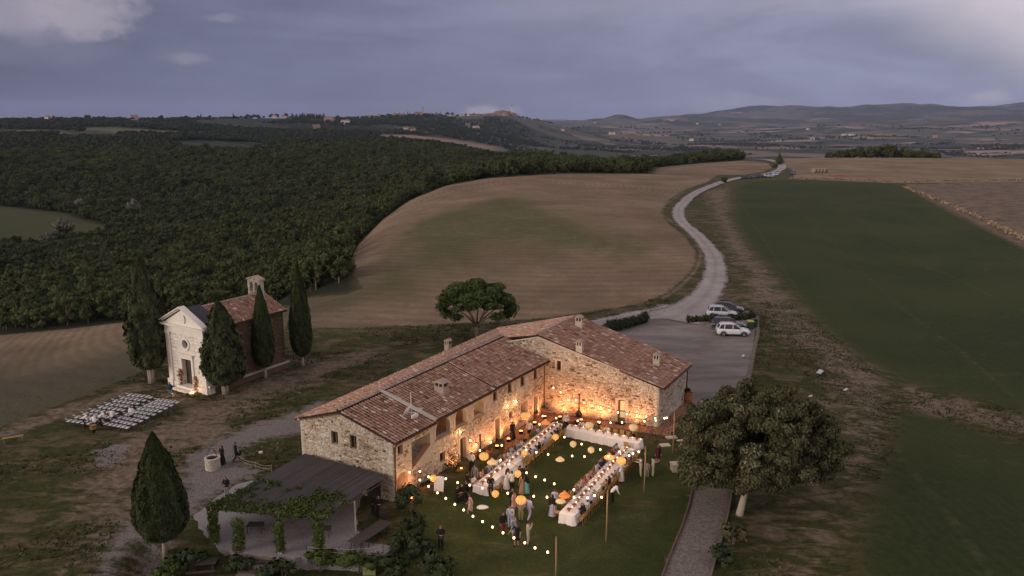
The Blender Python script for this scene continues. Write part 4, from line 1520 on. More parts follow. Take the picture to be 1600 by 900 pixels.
segs = [(-0.18, s_step1, 0.0, 3), (s_step1, s_step2, 0.16, 5), (s_step2, LW + 0.35, 0.26, 8)]
for (t0, t1, dz, sd_) in segs:
    def zr(t):
        return ZA + (ZB - 0.2 - ZA) * max(t, 0) / LW + dz
    e0, e1 = edge(t0, zr(t0) - 0.12) + nAB * ov, edge(t1, zr(t1) - 0.12) + nAB * ov
    k0, k1 = t0 * rl / LW, min(t1 * rl / LW, rl)
    r0, r1 = ridge_at(k0, dz * 0.5 + 0.04), ridge_at(k1, dz * 0.5 + 0.04)
    rf = part('roof', quad_sheet([e0, e1, r1, r0], 'roof', M['underroof'], 0.14), fh)
    add_tiles_part(rf, tiles(e0, e1, r0, r1, seed=sd_, tone=0.02))
    # gutter
    g_ = MB()
    g_.tube([e0 + nAB * 0.05 + Vector((0, 0, -0.10)), e1 + nAB * 0.05 + Vector((0, 0, -0.10))], 0.075, 8)
    part('gutter', g_.mesh('gutter', M['copper'], True), rf)
    if t0 > 0 and t0 < 6:
        mb = MB()
        mb.prism([e0, e0 + Vector((0, 0, 0.16)), r0 + Vector((0, 0, 0.10)), r0], u_ab * -0.30)
        part('parapet', mb.mesh('parapet', M['stonecap']), rf)
# back slope
b0 = V3(FL, 4.98) + nBack * 0.4 - u_ab * 0.18
b1 = V3(FE, 4.98) + nBack * 0.3
rb = part('roof', quad_sheet([ridge_at(-0.18, 0.0), ridge_at(rl, 0.0), b1, b0], 'roof', M['underroof'], 0.14), fh)
add_tiles_part(rb, tiles(b1, b0, ridge_at(rl, 0.02), ridge_at(-0.18, 0.02), seed=15, tone=0.0))
part('ridge_tile', ridge_row(ridge_at(-0.18, 0.07), ridge_at(s_step1 * rl / LW, 0.07), r=0.15), fh, kind='stuff')
part('ridge_tile', ridge_row(ridge_at(s_step1 * rl / LW, 0.14), ridge_at(rl, 0.22), r=0.19), fh, kind='stuff')
# cross wing
nBC, nCD = WBC.n, WCD.n
ce0 = V3(FC, ZC - 0.1) + nCD * 0.4 + nBC * 0.12
ce1 = V3(FD, ZC - 0.1) + nCD * 0.4 - nBC * 0.25
cr0, cr1 = RAP + nBC * 0.14 + Vector((0, 0, 0.06)), REND - nBC * 0.2 + Vector((0, 0, 0.06))
rc = part('roof', quad_sheet([ce0, ce1, cr1, cr0], 'roof', M['underroof'], 0.14), fh)
add_tiles_part(rc, tiles(ce0, ce1, cr0, cr1, seed=21, tone=0.0))
g_ = MB()
g_.tube([ce0 + nCD * 0.06 + Vector((0, 0, -0.1)), ce1 + nCD * 0.06 + Vector((0, 0, -0.1))], 0.075, 8)
part('gutter', g_.mesh('gutter', M['copper'], True), rc)
ck = V3((RK.x, RK.y), 6.93) + nBC * 0.12
rd = part('roof', quad_sheet([cr0, cr1, V3(FE, 5.0) + nBack * 0.3, ck], 'roof', M['underroof'], 0.12), fh)
add_tiles_part(rd, tiles(ck, V3(FE, 5.02) + nBack * 0.3, cr0, cr1, seed=25, tone=0.08, expo=0.36))
part('ridge_tile', ridge_row(cr0 + Vector((0, 0, 0.05)), cr1 + Vector((0, 0, 0.05))), fh, kind='stuff')


# pale verge courses under the rakes
def verge(p, q, mat_, n_, w_=0.18, h=0.14, teeth=False, inward=0.0):
    p, q = Vector(p), Vector(q)
    mb = MB()
    d = (q - p)
    k = max(1, int(d.length / 0.28))
    for i in range(k):
        a, b = p + d * (i / k), p + d * ((i + 0.93) / k)
        mb.cur = random.random()
        mb.prism([a, b, b - Vector((0, 0, h)), a - Vector((0, 0, h))], n_ * (w_ + (0.05 if teeth and i % 2 else 0)))
    return mb.mesh('verge', M[mat_])


part('verge', verge(WLA.pt(-0.4, 4.98, 0), WLA.pt(apx, RM.z - 0.06, 0), 'eavebrick', WLA.n, 0.16, 0.16, True), fh, kind='stuff')
part('verge', verge(WLA.pt(apx, RM.z - 0.06, 0), WLA.pt(WLA.L + 0.4, ZA - 0.12, 0), 'eavebrick', WLA.n, 0.16, 0.16, True), fh, kind='stuff')
part('verge', verge(WBC.pt(-0.7, 7.70, 0), WBC.pt(WBC.L + 0.35, ZC - 0.02, 0), 'plaster', WBC.n, 0.12, 0.12), fh, kind='stuff')
part('verge', verge(WBC.pt(-3.9, 6.93, 0), WBC.pt(-0.7, 7.70, 0), 'plaster', WBC.n, 0.12, 0.12), fh, kind='stuff')
# downpipes
mb = MB()
mb.tube([WAB.pt(-0.02, ZA - 0.35, 0.42), WAB.pt(0.12, ZA - 0.6, 0.1), WAB.pt(0.12, 0.0, 0.1)], 0.055, 8)
part('downpipe', mb.mesh('downpipe', M['copper'], True), fh)
mb = MB()
mb.tube([WAB.pt(LW - 0.25, ZB - 0.1, 0.40), WAB.pt(LW - 0.25, ZB - 0.4, 0.09), WAB.pt(LW - 0.25, 0.0, 0.09)], 0.055, 8)
part('downpipe', mb.mesh('downpipe', M['copper'], True), fh)
mb = MB()
mb.tube([WCD.pt(WCD.L - 0.1, ZC - 0.25, 0.42), WCD.pt(WCD.L - 0.1, ZC - 0.5, 0.09), WCD.pt(WCD.L - 0.1, 0.0, 0.09)], 0.055, 8)
part('downpipe', mb.mesh('downpipe', M['copper'], True), fh)


# chimneys where the photograph has them: (px, py of the base, height of the roof there)
def roofpt(px, py, pl):
    """point of the roof plane (three corners) on that sight line"""
    a, b, c_ = [Vector(q) for q in pl]
    n_ = (b - a).cross(c_ - a)
    d = Vector(ray(px, py))
    o = Vector((0, 0, CAMZ))
    t = (a - o).dot(n_) / d.dot(n_)
    return o + d * t


zA0 = edge(0, ZA) + nAB * ov
plF = [edge(s_step1, ZA + 0.1) + nAB * ov, edge(s_step2, ZA + 0.25) + nAB * ov, ridge_at(10, 0.1)]
plB = [b0, b1, ridge_at(5)]
plC = [ce0, ce1, cr0]
rzf = math.atan2(u_ab.y, u_ab.x)
rzc = math.atan2(WBC.d.y, WBC.d.x)
for (px, py, pl, rz_, kw) in ((690, 613, plF, rzf + math.pi / 2, dict(w_=0.95, d_=0.75, h=1.0, pale=False)), (700, 546, plB, rzf + math.pi / 2, dict(w_=0.55, d_=0.55, h=1.05, pale=False)),
                              (905, 511, plC, rzc, dict(w_=0.7, d_=0.7, h=1.15)), (905.5, 549, plC, rzc, dict(w_=0.6, d_=0.6, h=1.1)), (1025.5, 570, plC, rzc, dict(w_=0.62, d_=0.62, h=1.1))):
    q = roofpt(px, py, pl)
    chimney(fh, q, q.z, rz=rz_, **kw)
# aerial and the two white dishes
q = roofpt(643, 655, [zA0, edge(4, ZA) + nAB * ov, ridge_at(2)])
mb = MB()
mb.tube([q, q + Vector((0, 0, 2.2))], 0.028, 6)
mb.tube([q + Vector((-0.3, 0, 0.55)), q + Vector((0.35, 0, 0.5))], 0.02, 6)
part('aerial', mb.mesh('aerial', M['white']), fh)
for (dx, dy, dz, r_, az_) in ((-0.32, -0.05, 0.72, 0.36, 2.7), (0.3, -0.25, 0.35, 0.30, 2.2)):
    me = MB().lathe([(0.02, -0.10), (0.18, -0.075), (0.30, -0.03), (r_, 0.02), (r_ - 0.02, 0.03), (0.28, 0.0), (0.15, -0.05), (0.01, -0.07)], seg=18, cap=False).mesh('dish', M['white'], True)
    o = part('satellite_dish', me, fh, q + Vector((dx, dy, dz)))
    o.rotation_euler = (math.radians(62), 0, az_ + math.pi / 2)

# terracotta walk along both courtyard walls, bricks laid one by one near the eye
def brick_walk(outline, name, label, ang, z=0.06):
    base = slab(name, outline, z - 0.012, M['pavebed'], 0.12)
    o = structure(name, base, label)
    mb_v, mb_f, ti = [], [], []
    ca, sa = math.cos(ang), math.sin(ang)
    xs = [q[0] * ca + q[1] * sa for q in outline]
    ys = [-q[0] * sa + q[1] * ca for q in outline]
    loc_poly = list(zip(xs, ys))
    bw, bh = 0.30, 0.15
    y = min(ys)
    r_ = 0
    while y < max(ys):
        x = min(xs) + (bw / 2 if r_ % 2 else 0)
        while x < max(xs):
            if inpoly(x + bw / 2, y + bh / 2, loc_poly) and inpoly(x + 0.02, y + 0.02, loc_poly) and inpoly(x + bw - 0.02, y + bh - 0.02, loc_poly):
                z_ = z + random.uniform(-0.004, 0.006)
                b = len(mb_v)
                for (qx, qy) in ((x + 0.008, y + 0.008), (x + bw - 0.008, y + 0.008), (x + bw - 0.008, y + bh - 0.008), (x + 0.008, y + bh - 0.008)):
                    mb_v.append((qx * ca - qy * sa, qx * sa + qy * ca, z_))
                for i in range(4):
                    v_ = mb_v[b + i]
                    mb_v.append((v_[0], v_[1], z - 0.02))
                mb_f += [(b, b + 1, b + 2, b + 3)] + [(b + 4 + i, b + 4 + (i + 1) % 4, b + (i + 1) % 4, b + i) for i in range(4)]
                ti += [random.random()] * 5
            x += bw
        y += bh
        r_ += 1
    br = part('brick', mesh('brick', mb_v, np.array(mb_f), [M['paver']], tint=ti), o, kind='stuff')
    return o


wd = 1.75
pA = V3(FA, 0) - u_ab * 0.1
pA2 = pA + nAB * wd
pB2 = V3(FB, 0) + nAB * wd + nBC * 1.5
# meeting corner of the two strips
t_ = ((V3(FB, 0) + nBC * 1.6) - pA2)
den = u_ab.x * WBC.d.y - u_ab.y * WBC.d.x
k_ = (t_.x * WBC.d.y - t_.y * WBC.d.x) / den
pI = pA2 + u_ab * k_
pC2 = V3(FC, 0) + nBC * 1.6 + nCD * 1.35
pD2 = V3(FD, 0) + nCD * 1.35
walk = [pA, pA2, pI, pC2, pD2, V3(FD, 0), V3(FC, 0), V3(FB, 0)]
brick_walk([(q.x, q.y) for q in walk], 'walkway', 'terracotta brick walk along the courtyard walls', math.atan2(u_ab.y, u_ab.x))

# ---------------------------------------------------------------- chapel
ch_ang = math.radians(-31.5)
cd = Vector((math.cos(ch_ang), math.sin(ch_ang), 0))
cb = Vector((-cd.y, cd.x, 0))
CM = Vector((-34.55, 78.15, 0))
CWD, CLN = 6.3, 10.6
CL0, CR0 = CM - cd * CWD / 2, CM + cd * CWD / 2
chp = thing('chapel', 'small chapel with white classical travertine front and brown stone flanks', 'chapel')
Wf = Wall((CL0.x, CL0.y), (CR0.x, CR0.y))
Wr = Wall((CR0.x, CR0.y), ((CR0 + cb * CLN).x, (CR0 + cb * CLN).y))
Wb = Wall(((CR0 + cb * CLN).x, (CR0 + cb * CLN).y), ((CL0 + cb * CLN).x, (CL0 + cb * CLN).y))
Wl = Wall(((CL0 + cb * CLN).x, (CL0 + cb * CLN).y), (CL0.x, CL0.y))
ZE, ZP, ZR = 7.0, 8.75, 8.55
mid = CWD / 2
cz0 = 5.0
door_c = rect(mid - 0.78, mid + 0.78, 0.45, 3.35)
ocul = [(mid + 0.48 * math.cos(2 * math.pi * k / 24), cz0 + 0.48 * math.sin(2 * math.pi * k / 24)) for k in range(24)]
part('facade', Wf.face([(0, 0), (CWD, 0), (CWD, ZE), (0, ZE)], [door_c, ocul], 0.45, M['trav'], 'facade'), chp)
# courses of travertine, proud by a hair
part('ashlar', Wf.stones([(0.75, 0.9), (CWD - 0.75, 0.9), (CWD - 0.75, ZE - 0.9), (0.75, ZE - 0.9)], [rect(mid - 1.25, mid + 1.25, 0, 4.1), [(mid + (q[0] - mid) * 1.5, cz0 + (q[1] - cz0) * 1.5) for q in ocul]], 71, M['trav'], big=2.6, quoin=False, zmin=0.9, skip=0.0, proud=(0.012, 0.02), name='ashlar', gap=0.014), chp, kind='stuff')
for a in (0, 1):
    mb = MB()
    s_ = 0.0 if a == 0 else CWD - 0.72
    mb.cur = 0.6
    Wf.slab_at(mb, s_ - (0.14 if a == 0 else 0), s_ + 0.72 + (0.14 if a else 0), 0, 0.75, 0, 0.26)
    Wf.slab_at(mb, s_ + 0.04, s_ + 0.68, 0.745, ZE - 1.15, 0, 0.15)
    Wf.slab_at(mb, s_ - 0.03, s_ + 0.75, ZE - 1.155, ZE - 0.92, 0, 0.22)
    part('pilaster', mb.mesh('pilaster', M['trav']), chp)
for (a0_, a1_) in ((0.72, mid - 1.3), (mid + 1.3, CWD - 0.72)):
    mb = MB()
    Wf.slab_at(mb, a0_, a1_, 0, 0.55, 0, 0.14)
    part('plinth', mb.mesh('plinth', M['trav']), chp)
mb = MB()
Wf.slab_at(mb, -0.05, CWD + 0.05, ZE - 0.92, ZE - 0.62, -0.02, 0.16)
Wf.slab_at(mb, -0.02, CWD + 0.02, ZE - 0.62, ZE - 0.22, -0.02, 0.13)
Wf.slab_at(mb, -0.30, CWD + 0.30, ZE - 0.22, ZE - 0.08, -0.1, 0.36)
Wf.slab_at(mb, -0.42, CWD + 0.42, ZE - 0.08, ZE + 0.06, -0.1, 0.46)
part('entablature', mb.mesh('entablature', M['trav']), chp)
mb = MB()
mb.prism([Wf.pt(0.0, ZE + 0.06, -0.2), Wf.pt(CWD, ZE + 0.06, -0.2), Wf.pt(mid, ZP, -0.2)], Wf.n * 0.32)
pe = part('pediment', mb.mesh('pediment', M['trav']), chp)
mb = MB()
for sgn in (-1, 1):
    e_ = mid + sgn * (mid + 0.46)
    for (o0, o1, dz, th) in ((-0.25, 0.30, 0.0, 0.16), (-0.25, 0.47, 0.16, 0.12)):
        q = [Wf.pt(e_, ZE + 0.063 + dz, o1), Wf.pt(mid, ZP + 0.12 + dz, o1), Wf.pt(mid, ZP + 0.12 + dz + th, o1), Wf.pt(e_, ZE + 0.063 + dz + th, o1)]
        mb.prism(q, Wf.n * (o0 - o1))
part('raking_cornice', mb.mesh('raking_cornice', M['trav']), pe)
mb = MB()
pts = [Wf.pt(mid + 0.3 + 0.22 * math.cos(a), ZE + 0.75 + 0.42 * math.sin(a), 0.15) for a in np.linspace(-1.3, 1.5, 9)]
mb.tube(pts, 0.035, 6)
part('emblem', mb.mesh('emblem', M['iron']), pe)
# oculus ring, door case, lintel cornice
mb = MB()
n_ = 24
for k in range(n_):
    a, b = 2 * math.pi * k / n_, 2 * math.pi * (k + 1) / n_
    q = [Wf.pt(mid + r_ * math.cos(t), cz0 + r_ * math.sin(t), 0.0) for (r_, t) in ((0.485, a), (0.72, a), (0.72, b), (0.485, b))]
    mb.prism(q, Wf.n * 0.10)
oc = part('oculus', mb.mesh('oculus', M['trav']), chp)
mb = MB()
mb.prism([Wf.pt(*q, -0.4) for q in ocul], Wf.n * 0.03)
part('pane', mb.mesh('pane', M['glass']), oc)
mb = MB()
Wf.slab_at(mb, mid - 1.08, mid - 0.784, 0.42, 3.35, 0, 0.12)
Wf.slab_at(mb, mid + 0.784, mid + 1.08, 0.42, 3.35, 0, 0.12)
Wf.slab_at(mb, mid - 1.08, mid + 1.08, 3.354, 3.65, 0, 0.125)
Wf.slab_at(mb, mid - 1.25, mid + 1.25, 3.82, 3.95, 0, 0.32)
Wf.slab_at(mb, mid - 1.15, mid + 1.15, 3.65, 3.82, 0, 0.2)
part('door_case', mb.mesh('door_case', M['trav']), chp)
door_parts(chp, Wf, (mid - 0.78, mid + 0.78, 0.45, 3.35), 0.35, 'darkwood', planks=8, handle=False)
mb = MB()
Wf.slab_at(mb, mid - 1.5, mid + 1.5, 0, 0.22, 0.0, 1.1)
Wf.slab_at(mb, mid - 1.2, mid + 1.2, 0.22, 0.44, 0.0, 0.6)
part('step', mb.mesh('step', M['trav']), chp)
# flanks
outR = [(0, 0), (CLN, 0), (CLN, ZE), (0, ZE)]
for (wl, sd_) in ((Wr, 81), (Wl, 83)):
    part('wall', wl.face(outR, [], 0.3, M['brickbed']), chp)
    part('stone', wl.stones(outR, [], sd_, M['brickwall'], big=1.15, quoin=False, zmin=0.3, regular=0.6, gap=0.025), chp, kind='stuff')
part('wall', Wb.face([(0, 0), (CWD, 0), (CWD, ZE), (mid, ZR - 0.1), (0, ZE)], [], 0.3, M['brickbed']), chp)
mb = MB()
Wr.slab_at(mb, 0.02, CLN + 0.35, 0.62, 0.78, 0, 0.30)
part('string_course', mb.mesh('string_course', M['stonecap']), chp)
mb = MB()
Wr.slab_at(mb, 0.03, CLN + 0.3, -0.3, 0.62, 0, 0.24)
part('base_course', mb.mesh('base_course', M['brickbed']), chp)
mb = MB()
Wr.slab_at(mb, 0.0, 0.6, 0.0, 0.9, 0.0, 0.30)
part('corner_block', mb.mesh('corner_block', M['trav']), chp)
mb = MB()
Wr.slab_at(mb, 0.0, 0.75, 0.9, ZE - 0.3, 0.0, 0.05)
part('corner_quoins', mb.mesh('corner_quoins', M['trav']), chp)
# roof: lead near the front, tiles behind
rk = 2.1


def rp(side, along, up):     # side -1 left, +1 right ; up 0 eave, 1 ridge
    e_ = mid + side * (mid + 0.4) * (1 - up)
    return Wf.pt(e_, ZE - 0.1 + (ZR - ZE + 0.1) * up, 0) + cb * along


for side in (1, -1):
    q = [rp(side, 0.1, 0), rp(side, rk, 0), rp(side, rk, 1), rp(side, 0.1, 1)]
    lift = Vector((0, 0, 0.36))
    ld = part('roof', quad_sheet([v + lift for v in q], 'roof', M['lead'], 0.3), chp, label='dark lead sheet roof behind the pediment')
    seam = MB()
    for k in range(1, 5):
        a_ = 0.1 + (rk - 0.1) * k / 5
        seam.tube([rp(side, a_, 0.02) + lift, rp(side, a_, 0.98) + lift], 0.025, 5)
    part('seam', seam.mesh('seam', M['lead']), ld)
    q = [rp(side, rk, 0), rp(side, CLN + 0.3, 0), rp(side, CLN + 0.3, 1), rp(side, rk, 1)]
    rt = part('roof', quad_sheet(q, 'roof', M['underroof'], 0.14), chp)
    add_tiles_part(rt, tiles(q[0], q[1], q[3], q[2], seed=91 + side, spacing=0.30, expo=0.42, tone=0.08))
    g_ = MB()
    g_.tube([q[0] + Vector((0, 0, -0.1)), q[1] + Vector((0, 0, -0.1))], 0.06, 6)
    part('gutter', g_.mesh('gutter', M['copper'], True), rt)
part('ridge_tile', ridge_row(rp(1, rk, 1) + Vector((0, 0, 0.06)), rp(1, CLN + 0.3, 1) + Vector((0, 0, 0.06))), chp, kind='stuff')
# bell gable on the rear end of the ridge, two arches
bgc = CLN - 1.2
Wg = Wall(tuple((Wf.pt(mid - 1.0, 0, 0) + cb * bgc)[:2]), tuple((Wf.pt(mid + 1.0, 0, 0) + cb * bgc)[:2]))
bz = ZR - 0.5
og = [(0, bz), (2.0, bz), (2.0, bz + 2.25), (1.0, bz + 2.55), (0, bz + 2.25)]
hg = [arch(0.32, 0.86, bz + 0.85, bz + 2.0), arch(1.14, 1.68, bz + 0.85, bz + 2.0)]
bgm = Wg.face(og, hg, 0.6, M['stonecap'], 'bell_gable')
bg_ = part('bell_gable', bgm, chp)
mb = MB()
# rear face with the same openings
polys = [[Vector((a, z, 0)) for a, z in og]] + [[Vector((a, z, 0)) for a, z in h] for h in hg]
tri = tessellate_polygon(polys)
flat = [p for pl in polys for p in pl]
mb.add([Wg.pt(p.x, p.y, -0.6) for p in flat], [tuple(t) for t in tri])
for i, j in ((0, 4), (4, 3), (3, 2), (2, 1)):
    mb.poly([Wg.pt(*og[i], 0), Wg.pt(*og[j], 0), Wg.pt(*og[j], -0.6), Wg.pt(*og[i], -0.6)])
part('masonry', mb.mesh('masonry', M['stonecap']), bg_)
part('stone', Wg.stones(og, hg, 97, M['stone'], quoin=False, zmin=bz, big=0.9), bg_, kind='stuff')
mb = MB()
for sgn in (-1, 1):
    e_ = 1 + sgn * 1.15
    mb.prism([Wg.pt(e_, bz + 2.22, 0.12), Wg.pt(1, bz + 2.58, 0.12), Wg.pt(1, bz + 2.72, 0.12), Wg.pt(e_, bz + 2.36, 0.12)], Wg.n * -0.84)
part('cap', mb.mesh('cap', M['ridge']), bg_)
for s_ in (0.59, 1.41):
    b_ = MB().lathe([(0.0, 0.36), (0.09, 0.34), (0.12, 0.2), (0.17, 0.05), (0.2, 0.0), (0.0, 0.02)], seg=12, cap=False)
    part('bell', b_.mesh('bell', M['metal_dark'], True), bg_, Wg.pt(s_, bz + 1.3, -0.3))

# ================================================================ VEGETATION
def leaves(P_, N_, size, rng, elong=1.6, up=0.0, tint=None, spread=0.6):
    """leaf sprays: one bent diamond per point, set roughly across its outward direction"""
    n = len(P_)
    N_ = N_ + rng.normal(0, spread, (n, 3))
    N_ /= np.linalg.norm(N_, axis=1)[:, None] + 1e-9
    R_ = rng.normal(0, 1, (n, 3)) * (1 - up)
    R_[:, 2] += up * 2.2
    A_ = R_ - (R_ * N_).sum(1)[:, None] * N_
    A_ /= np.linalg.norm(A_, axis=1)[:, None] + 1e-9
    B_ = np.cross(N_, A_)
    s_ = (size * (0.6 + 0.8 * rng.random(n)))[:, None] if np.isscalar(size) else (size * (0.6 + 0.8 * rng.random(n)))[:, None]
    l_ = s_ * elong
    v = np.stack([P_ - A_ * l_ * 0.5, P_ + B_ * s_ * 0.5 + N_ * s_ * 0.12, P_ + A_ * l_ * 0.5, P_ - B_ * s_ * 0.5 + N_ * s_ * 0.12], 1).reshape(-1, 3)
    f = np.arange(4 * n).reshape(-1, 4)
    if tint is None:
        tint = np.clip(rng.normal(0.45, 0.2, n), 0, 1)
    return v, f, tint


def lump(c, r, rng, n):
    """points on a lumpy ball with outward directions"""
    d = rng.normal(0, 1, (n, 3))
    d /= np.linalg.norm(d, axis=1)[:, None]
    rad = 1 - 0.35 * rng.random(n) ** 2
    return np.array(c) + d * np.array(r) * rad[:, None], d


def crown_mesh(name, material, lobes, per, size, seed, core=0.72, elong=1.5, up=0.0, spread=0.6):
    """a crown of many leaf sprays spread over lobes (cx,cy,cz,rx,ry,rz), with shaded inner masses"""
    rng = np.random.default_rng(seed)
    V_, F_, T_ = [], [], []
    off = 0
    for (cx, cy, cz, rx, ry, rz_) in lobes:
        area = (rx * ry + ry * rz_ + rx * rz_) / 3
        n = max(6, int(per * area))
        p, d = lump((cx, cy, cz), (rx, ry, rz_), rng, n)
        base = rng.normal(0.45, 0.13)
        v, f, t = leaves(p, d, size, rng, elong, up, np.clip(rng.normal(base, 0.16, n), 0, 0.98), spread)
        V_.append(v)
        F_.append(f + off)
        T_.append(t)
        off += len(v)
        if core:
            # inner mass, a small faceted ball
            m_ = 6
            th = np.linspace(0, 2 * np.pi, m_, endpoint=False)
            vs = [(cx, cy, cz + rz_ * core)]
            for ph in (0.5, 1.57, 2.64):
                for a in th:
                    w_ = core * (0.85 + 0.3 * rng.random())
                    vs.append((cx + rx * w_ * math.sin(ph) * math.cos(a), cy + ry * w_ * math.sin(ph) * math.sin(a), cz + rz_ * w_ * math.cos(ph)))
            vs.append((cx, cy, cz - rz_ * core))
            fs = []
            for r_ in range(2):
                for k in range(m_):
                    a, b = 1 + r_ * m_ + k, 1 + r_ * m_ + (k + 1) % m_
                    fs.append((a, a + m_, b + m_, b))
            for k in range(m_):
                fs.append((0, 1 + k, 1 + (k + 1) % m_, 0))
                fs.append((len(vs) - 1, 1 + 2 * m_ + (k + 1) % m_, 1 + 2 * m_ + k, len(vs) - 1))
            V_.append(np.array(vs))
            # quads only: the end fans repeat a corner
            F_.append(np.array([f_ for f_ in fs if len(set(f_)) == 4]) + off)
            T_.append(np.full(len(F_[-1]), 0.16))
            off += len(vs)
    return mesh(name, np.concatenate(V_), np.concatenate(F_), [material], tint=np.concatenate(T_))


def trunk_mesh(name, material, limbs, seg=8):
    mb = MB()
    for pts, rads in limbs:
        mb.tube(pts, rads, seg)
    return mb.mesh(name, material, True)


def ellipsoid_lobes(c, r, n, seed, lob=0.42, shell=0.72, flat=1.0, bottom=-0.5):
    rnd = random.Random(seed)
    o = []
    for k in range(n):
        while True:
            d = Vector((rnd.gauss(0, 1), rnd.gauss(0, 1), rnd.gauss(0, 1))).normalized()
            if d.z > bottom:
                break
        q = shell * (0.6 + 0.5 * rnd.random())
        s_ = lob * (0.7 + 0.6 * rnd.random())
        o.append((c[0] + d.x * r[0] * q, c[1] + d.y * r[1] * q, c[2] + d.z * r[2] * q, r[0] * s_, r[1] * s_, r[2] * s_ * flat))
    return o


# ---- cypresses: tight flame-shaped crowns
def cypress_crown(name, h, rmax, seed, n, material, prof, size=0.2, lump_=0.08):
    rng = np.random.default_rng(seed)
    t = rng.random(n) ** 0.85
    a = rng.random(n) * 2 * np.pi
    pr = np.interp(t, [q[0] for q in prof], [q[1] for q in prof])
    nz = fbm(a * 3.0, t * 14, 1.0, 3, seed) * lump_ * 3
    rib = 0.05 * np.sin(a * 9 + seed + 5 * t)
    r_ = rmax * np.clip(pr * (1 + nz + rib), 0.01, None) * (1 - 0.25 * rng.random(n) ** 3)
    P_ = np.stack([r_ * np.cos(a), r_ * np.sin(a), t * h], 1)
    N_ = np.stack([np.cos(a), np.sin(a), np.full(n, 0.15)], 1)
    tt = np.clip(0.42 + nz * 2.2 / max(lump_ * 8, .01) * 0.5 + rng.normal(0, 0.16, n), 0, 1)
    v, f, ti = leaves(P_, N_, size, rng, 2.3, 0.55, tt, 0.35)
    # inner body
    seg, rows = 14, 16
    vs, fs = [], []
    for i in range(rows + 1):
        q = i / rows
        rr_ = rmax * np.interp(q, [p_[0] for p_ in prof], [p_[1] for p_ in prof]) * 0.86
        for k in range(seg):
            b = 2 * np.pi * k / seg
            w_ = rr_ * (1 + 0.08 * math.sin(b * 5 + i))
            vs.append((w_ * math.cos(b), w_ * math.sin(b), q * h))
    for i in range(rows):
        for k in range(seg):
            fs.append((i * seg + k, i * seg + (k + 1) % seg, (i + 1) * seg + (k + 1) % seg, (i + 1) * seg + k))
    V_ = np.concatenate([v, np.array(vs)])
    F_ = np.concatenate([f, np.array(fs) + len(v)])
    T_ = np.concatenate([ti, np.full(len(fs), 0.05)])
    return mesh(name, V_, F_, [material], tint=T_)


P_FLAME = [(0, 0.25), (0.06, 0.62), (0.16, 0.92), (0.28, 1.0), (0.45, 0.86), (0.65, 0.58), (0.85, 0.28), (1, 0.02)]
P_SLIM = [(0, 0.3), (0.06, 0.75), (0.18, 1.0), (0.4, 0.92), (0.65, 0.66), (0.85, 0.36), (1, 0.03)]
P_LOOSE = [(0, 0.4), (0.07, 0.85), (0.2, 1.0), (0.4, 0.95), (0.6, 0.78), (0.8, 0.5), (0.93, 0.25), (1, 0.05)]
P_WIDE = [(0, 0.35), (0.05, 0.72), (0.16, 0.95), (0.30, 1.0), (0.5, 0.84), (0.75, 0.52), (0.9, 0.26), (1, 0.03)]


def big_cypress(label, px, py, h, rmax, clear, seed, n, material, prof, size, lump_, bark='palebark', forked=False, tr=0.17):
    q = W(px, py)
    t = thing('cypress_tree', label, 'cypress', q, group='cypresses round the chapel' if px > 200 and py < 700 else None)
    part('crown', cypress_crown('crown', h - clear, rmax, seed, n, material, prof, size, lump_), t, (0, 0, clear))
    limbs = [([(0, 0, -0.15), (0.02, 0, clear * 0.5), (0, 0.02, clear + 1.2)], [tr * 1.35, tr, tr * 0.7])]
    if forked:
        limbs.append(([(0.12, 0.03, -0.1), (0.26, 0.05, clear * 0.6), (0.3, 0, clear + 0.9)], [tr, tr * 0.7, tr * 0.5]))
        limbs.append(([(-0.12, -0.05, -0.1), (-0.18, -0.05, clear * 0.6), (-0.3, 0, clear + 0.9)], [tr, tr * 0.7, tr * 0.5]))
    part('trunk', trunk_mesh('trunk', M[bark], limbs), t)
    return t


big_cypress('tall loose dark cypress left of the chapel front', 237, 599, 13.9, 1.9, 1.9, 101, 22000, M['leaf_cedar'], P_LOOSE, 0.20, 0.16, forked=True, tr=0.22)
big_cypress('bushy grey green cypress in front of the chapel corner', 352, 616, 9.9, 1.92, 1.3, 102, 20000, M['leaf_cedar'], P_LOOSE, 0.17, 0.17, forked=True, tr=0.2)
big_cypress('slim dense cypress against the chapel flank', 415, 591, 10.5, 1.16, 1.4, 103, 14000, M['leaf_cypress'], P_SLIM, 0.13, 0.06)
big_cypress('slim dense cypress standing clear behind the chapel', 473, 572, 12.2, 1.28, 1.3, 104, 14000, M['leaf_cypress'], P_SLIM, 0.14, 0.07)
big_cypress('large teardrop cypress alone beside the gravel yard', 258, 868, 8.75, 1.66, 1.35, 105, 30000, M['leaf_cypress'], P_WIDE, 0.10, 0.06, tr=0.15)

# ---- umbrella pine behind the farmhouse
q = G(745, 530)
tp = thing('stone_pine', 'umbrella pine with spreading limbs behind the farmhouse roof', 'pine tree', q)
lob = ellipsoid_lobes((0, 0, 5.3), (5.0, 4.6, 2.7), 80, 201, lob=0.20, shell=0.84, flat=0.95, bottom=-0.25)
lob += [(-4.5, 0, 4.4, 0.9, 0.9, 0.7), (4.6, 0, 4.3, 1.0, 1.0, 0.9), (4.1, 0.5, 3.4, 1.1, 1.0, 0.9), (-3.9, 0.4, 3.4, 1.0, 0.9, 0.7), (2.8, -1, 3.3, 1.1, 1.0, 0.6), (-2.6, -1, 3.3, 1.0, 1.0, 0.6)]
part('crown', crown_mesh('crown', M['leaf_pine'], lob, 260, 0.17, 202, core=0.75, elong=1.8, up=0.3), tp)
lm = [([(0, 0, -0.1), (0.05, 0, 1.0), (0, 0.05, 2.0)], [0.26, 0.21, 0.19])]
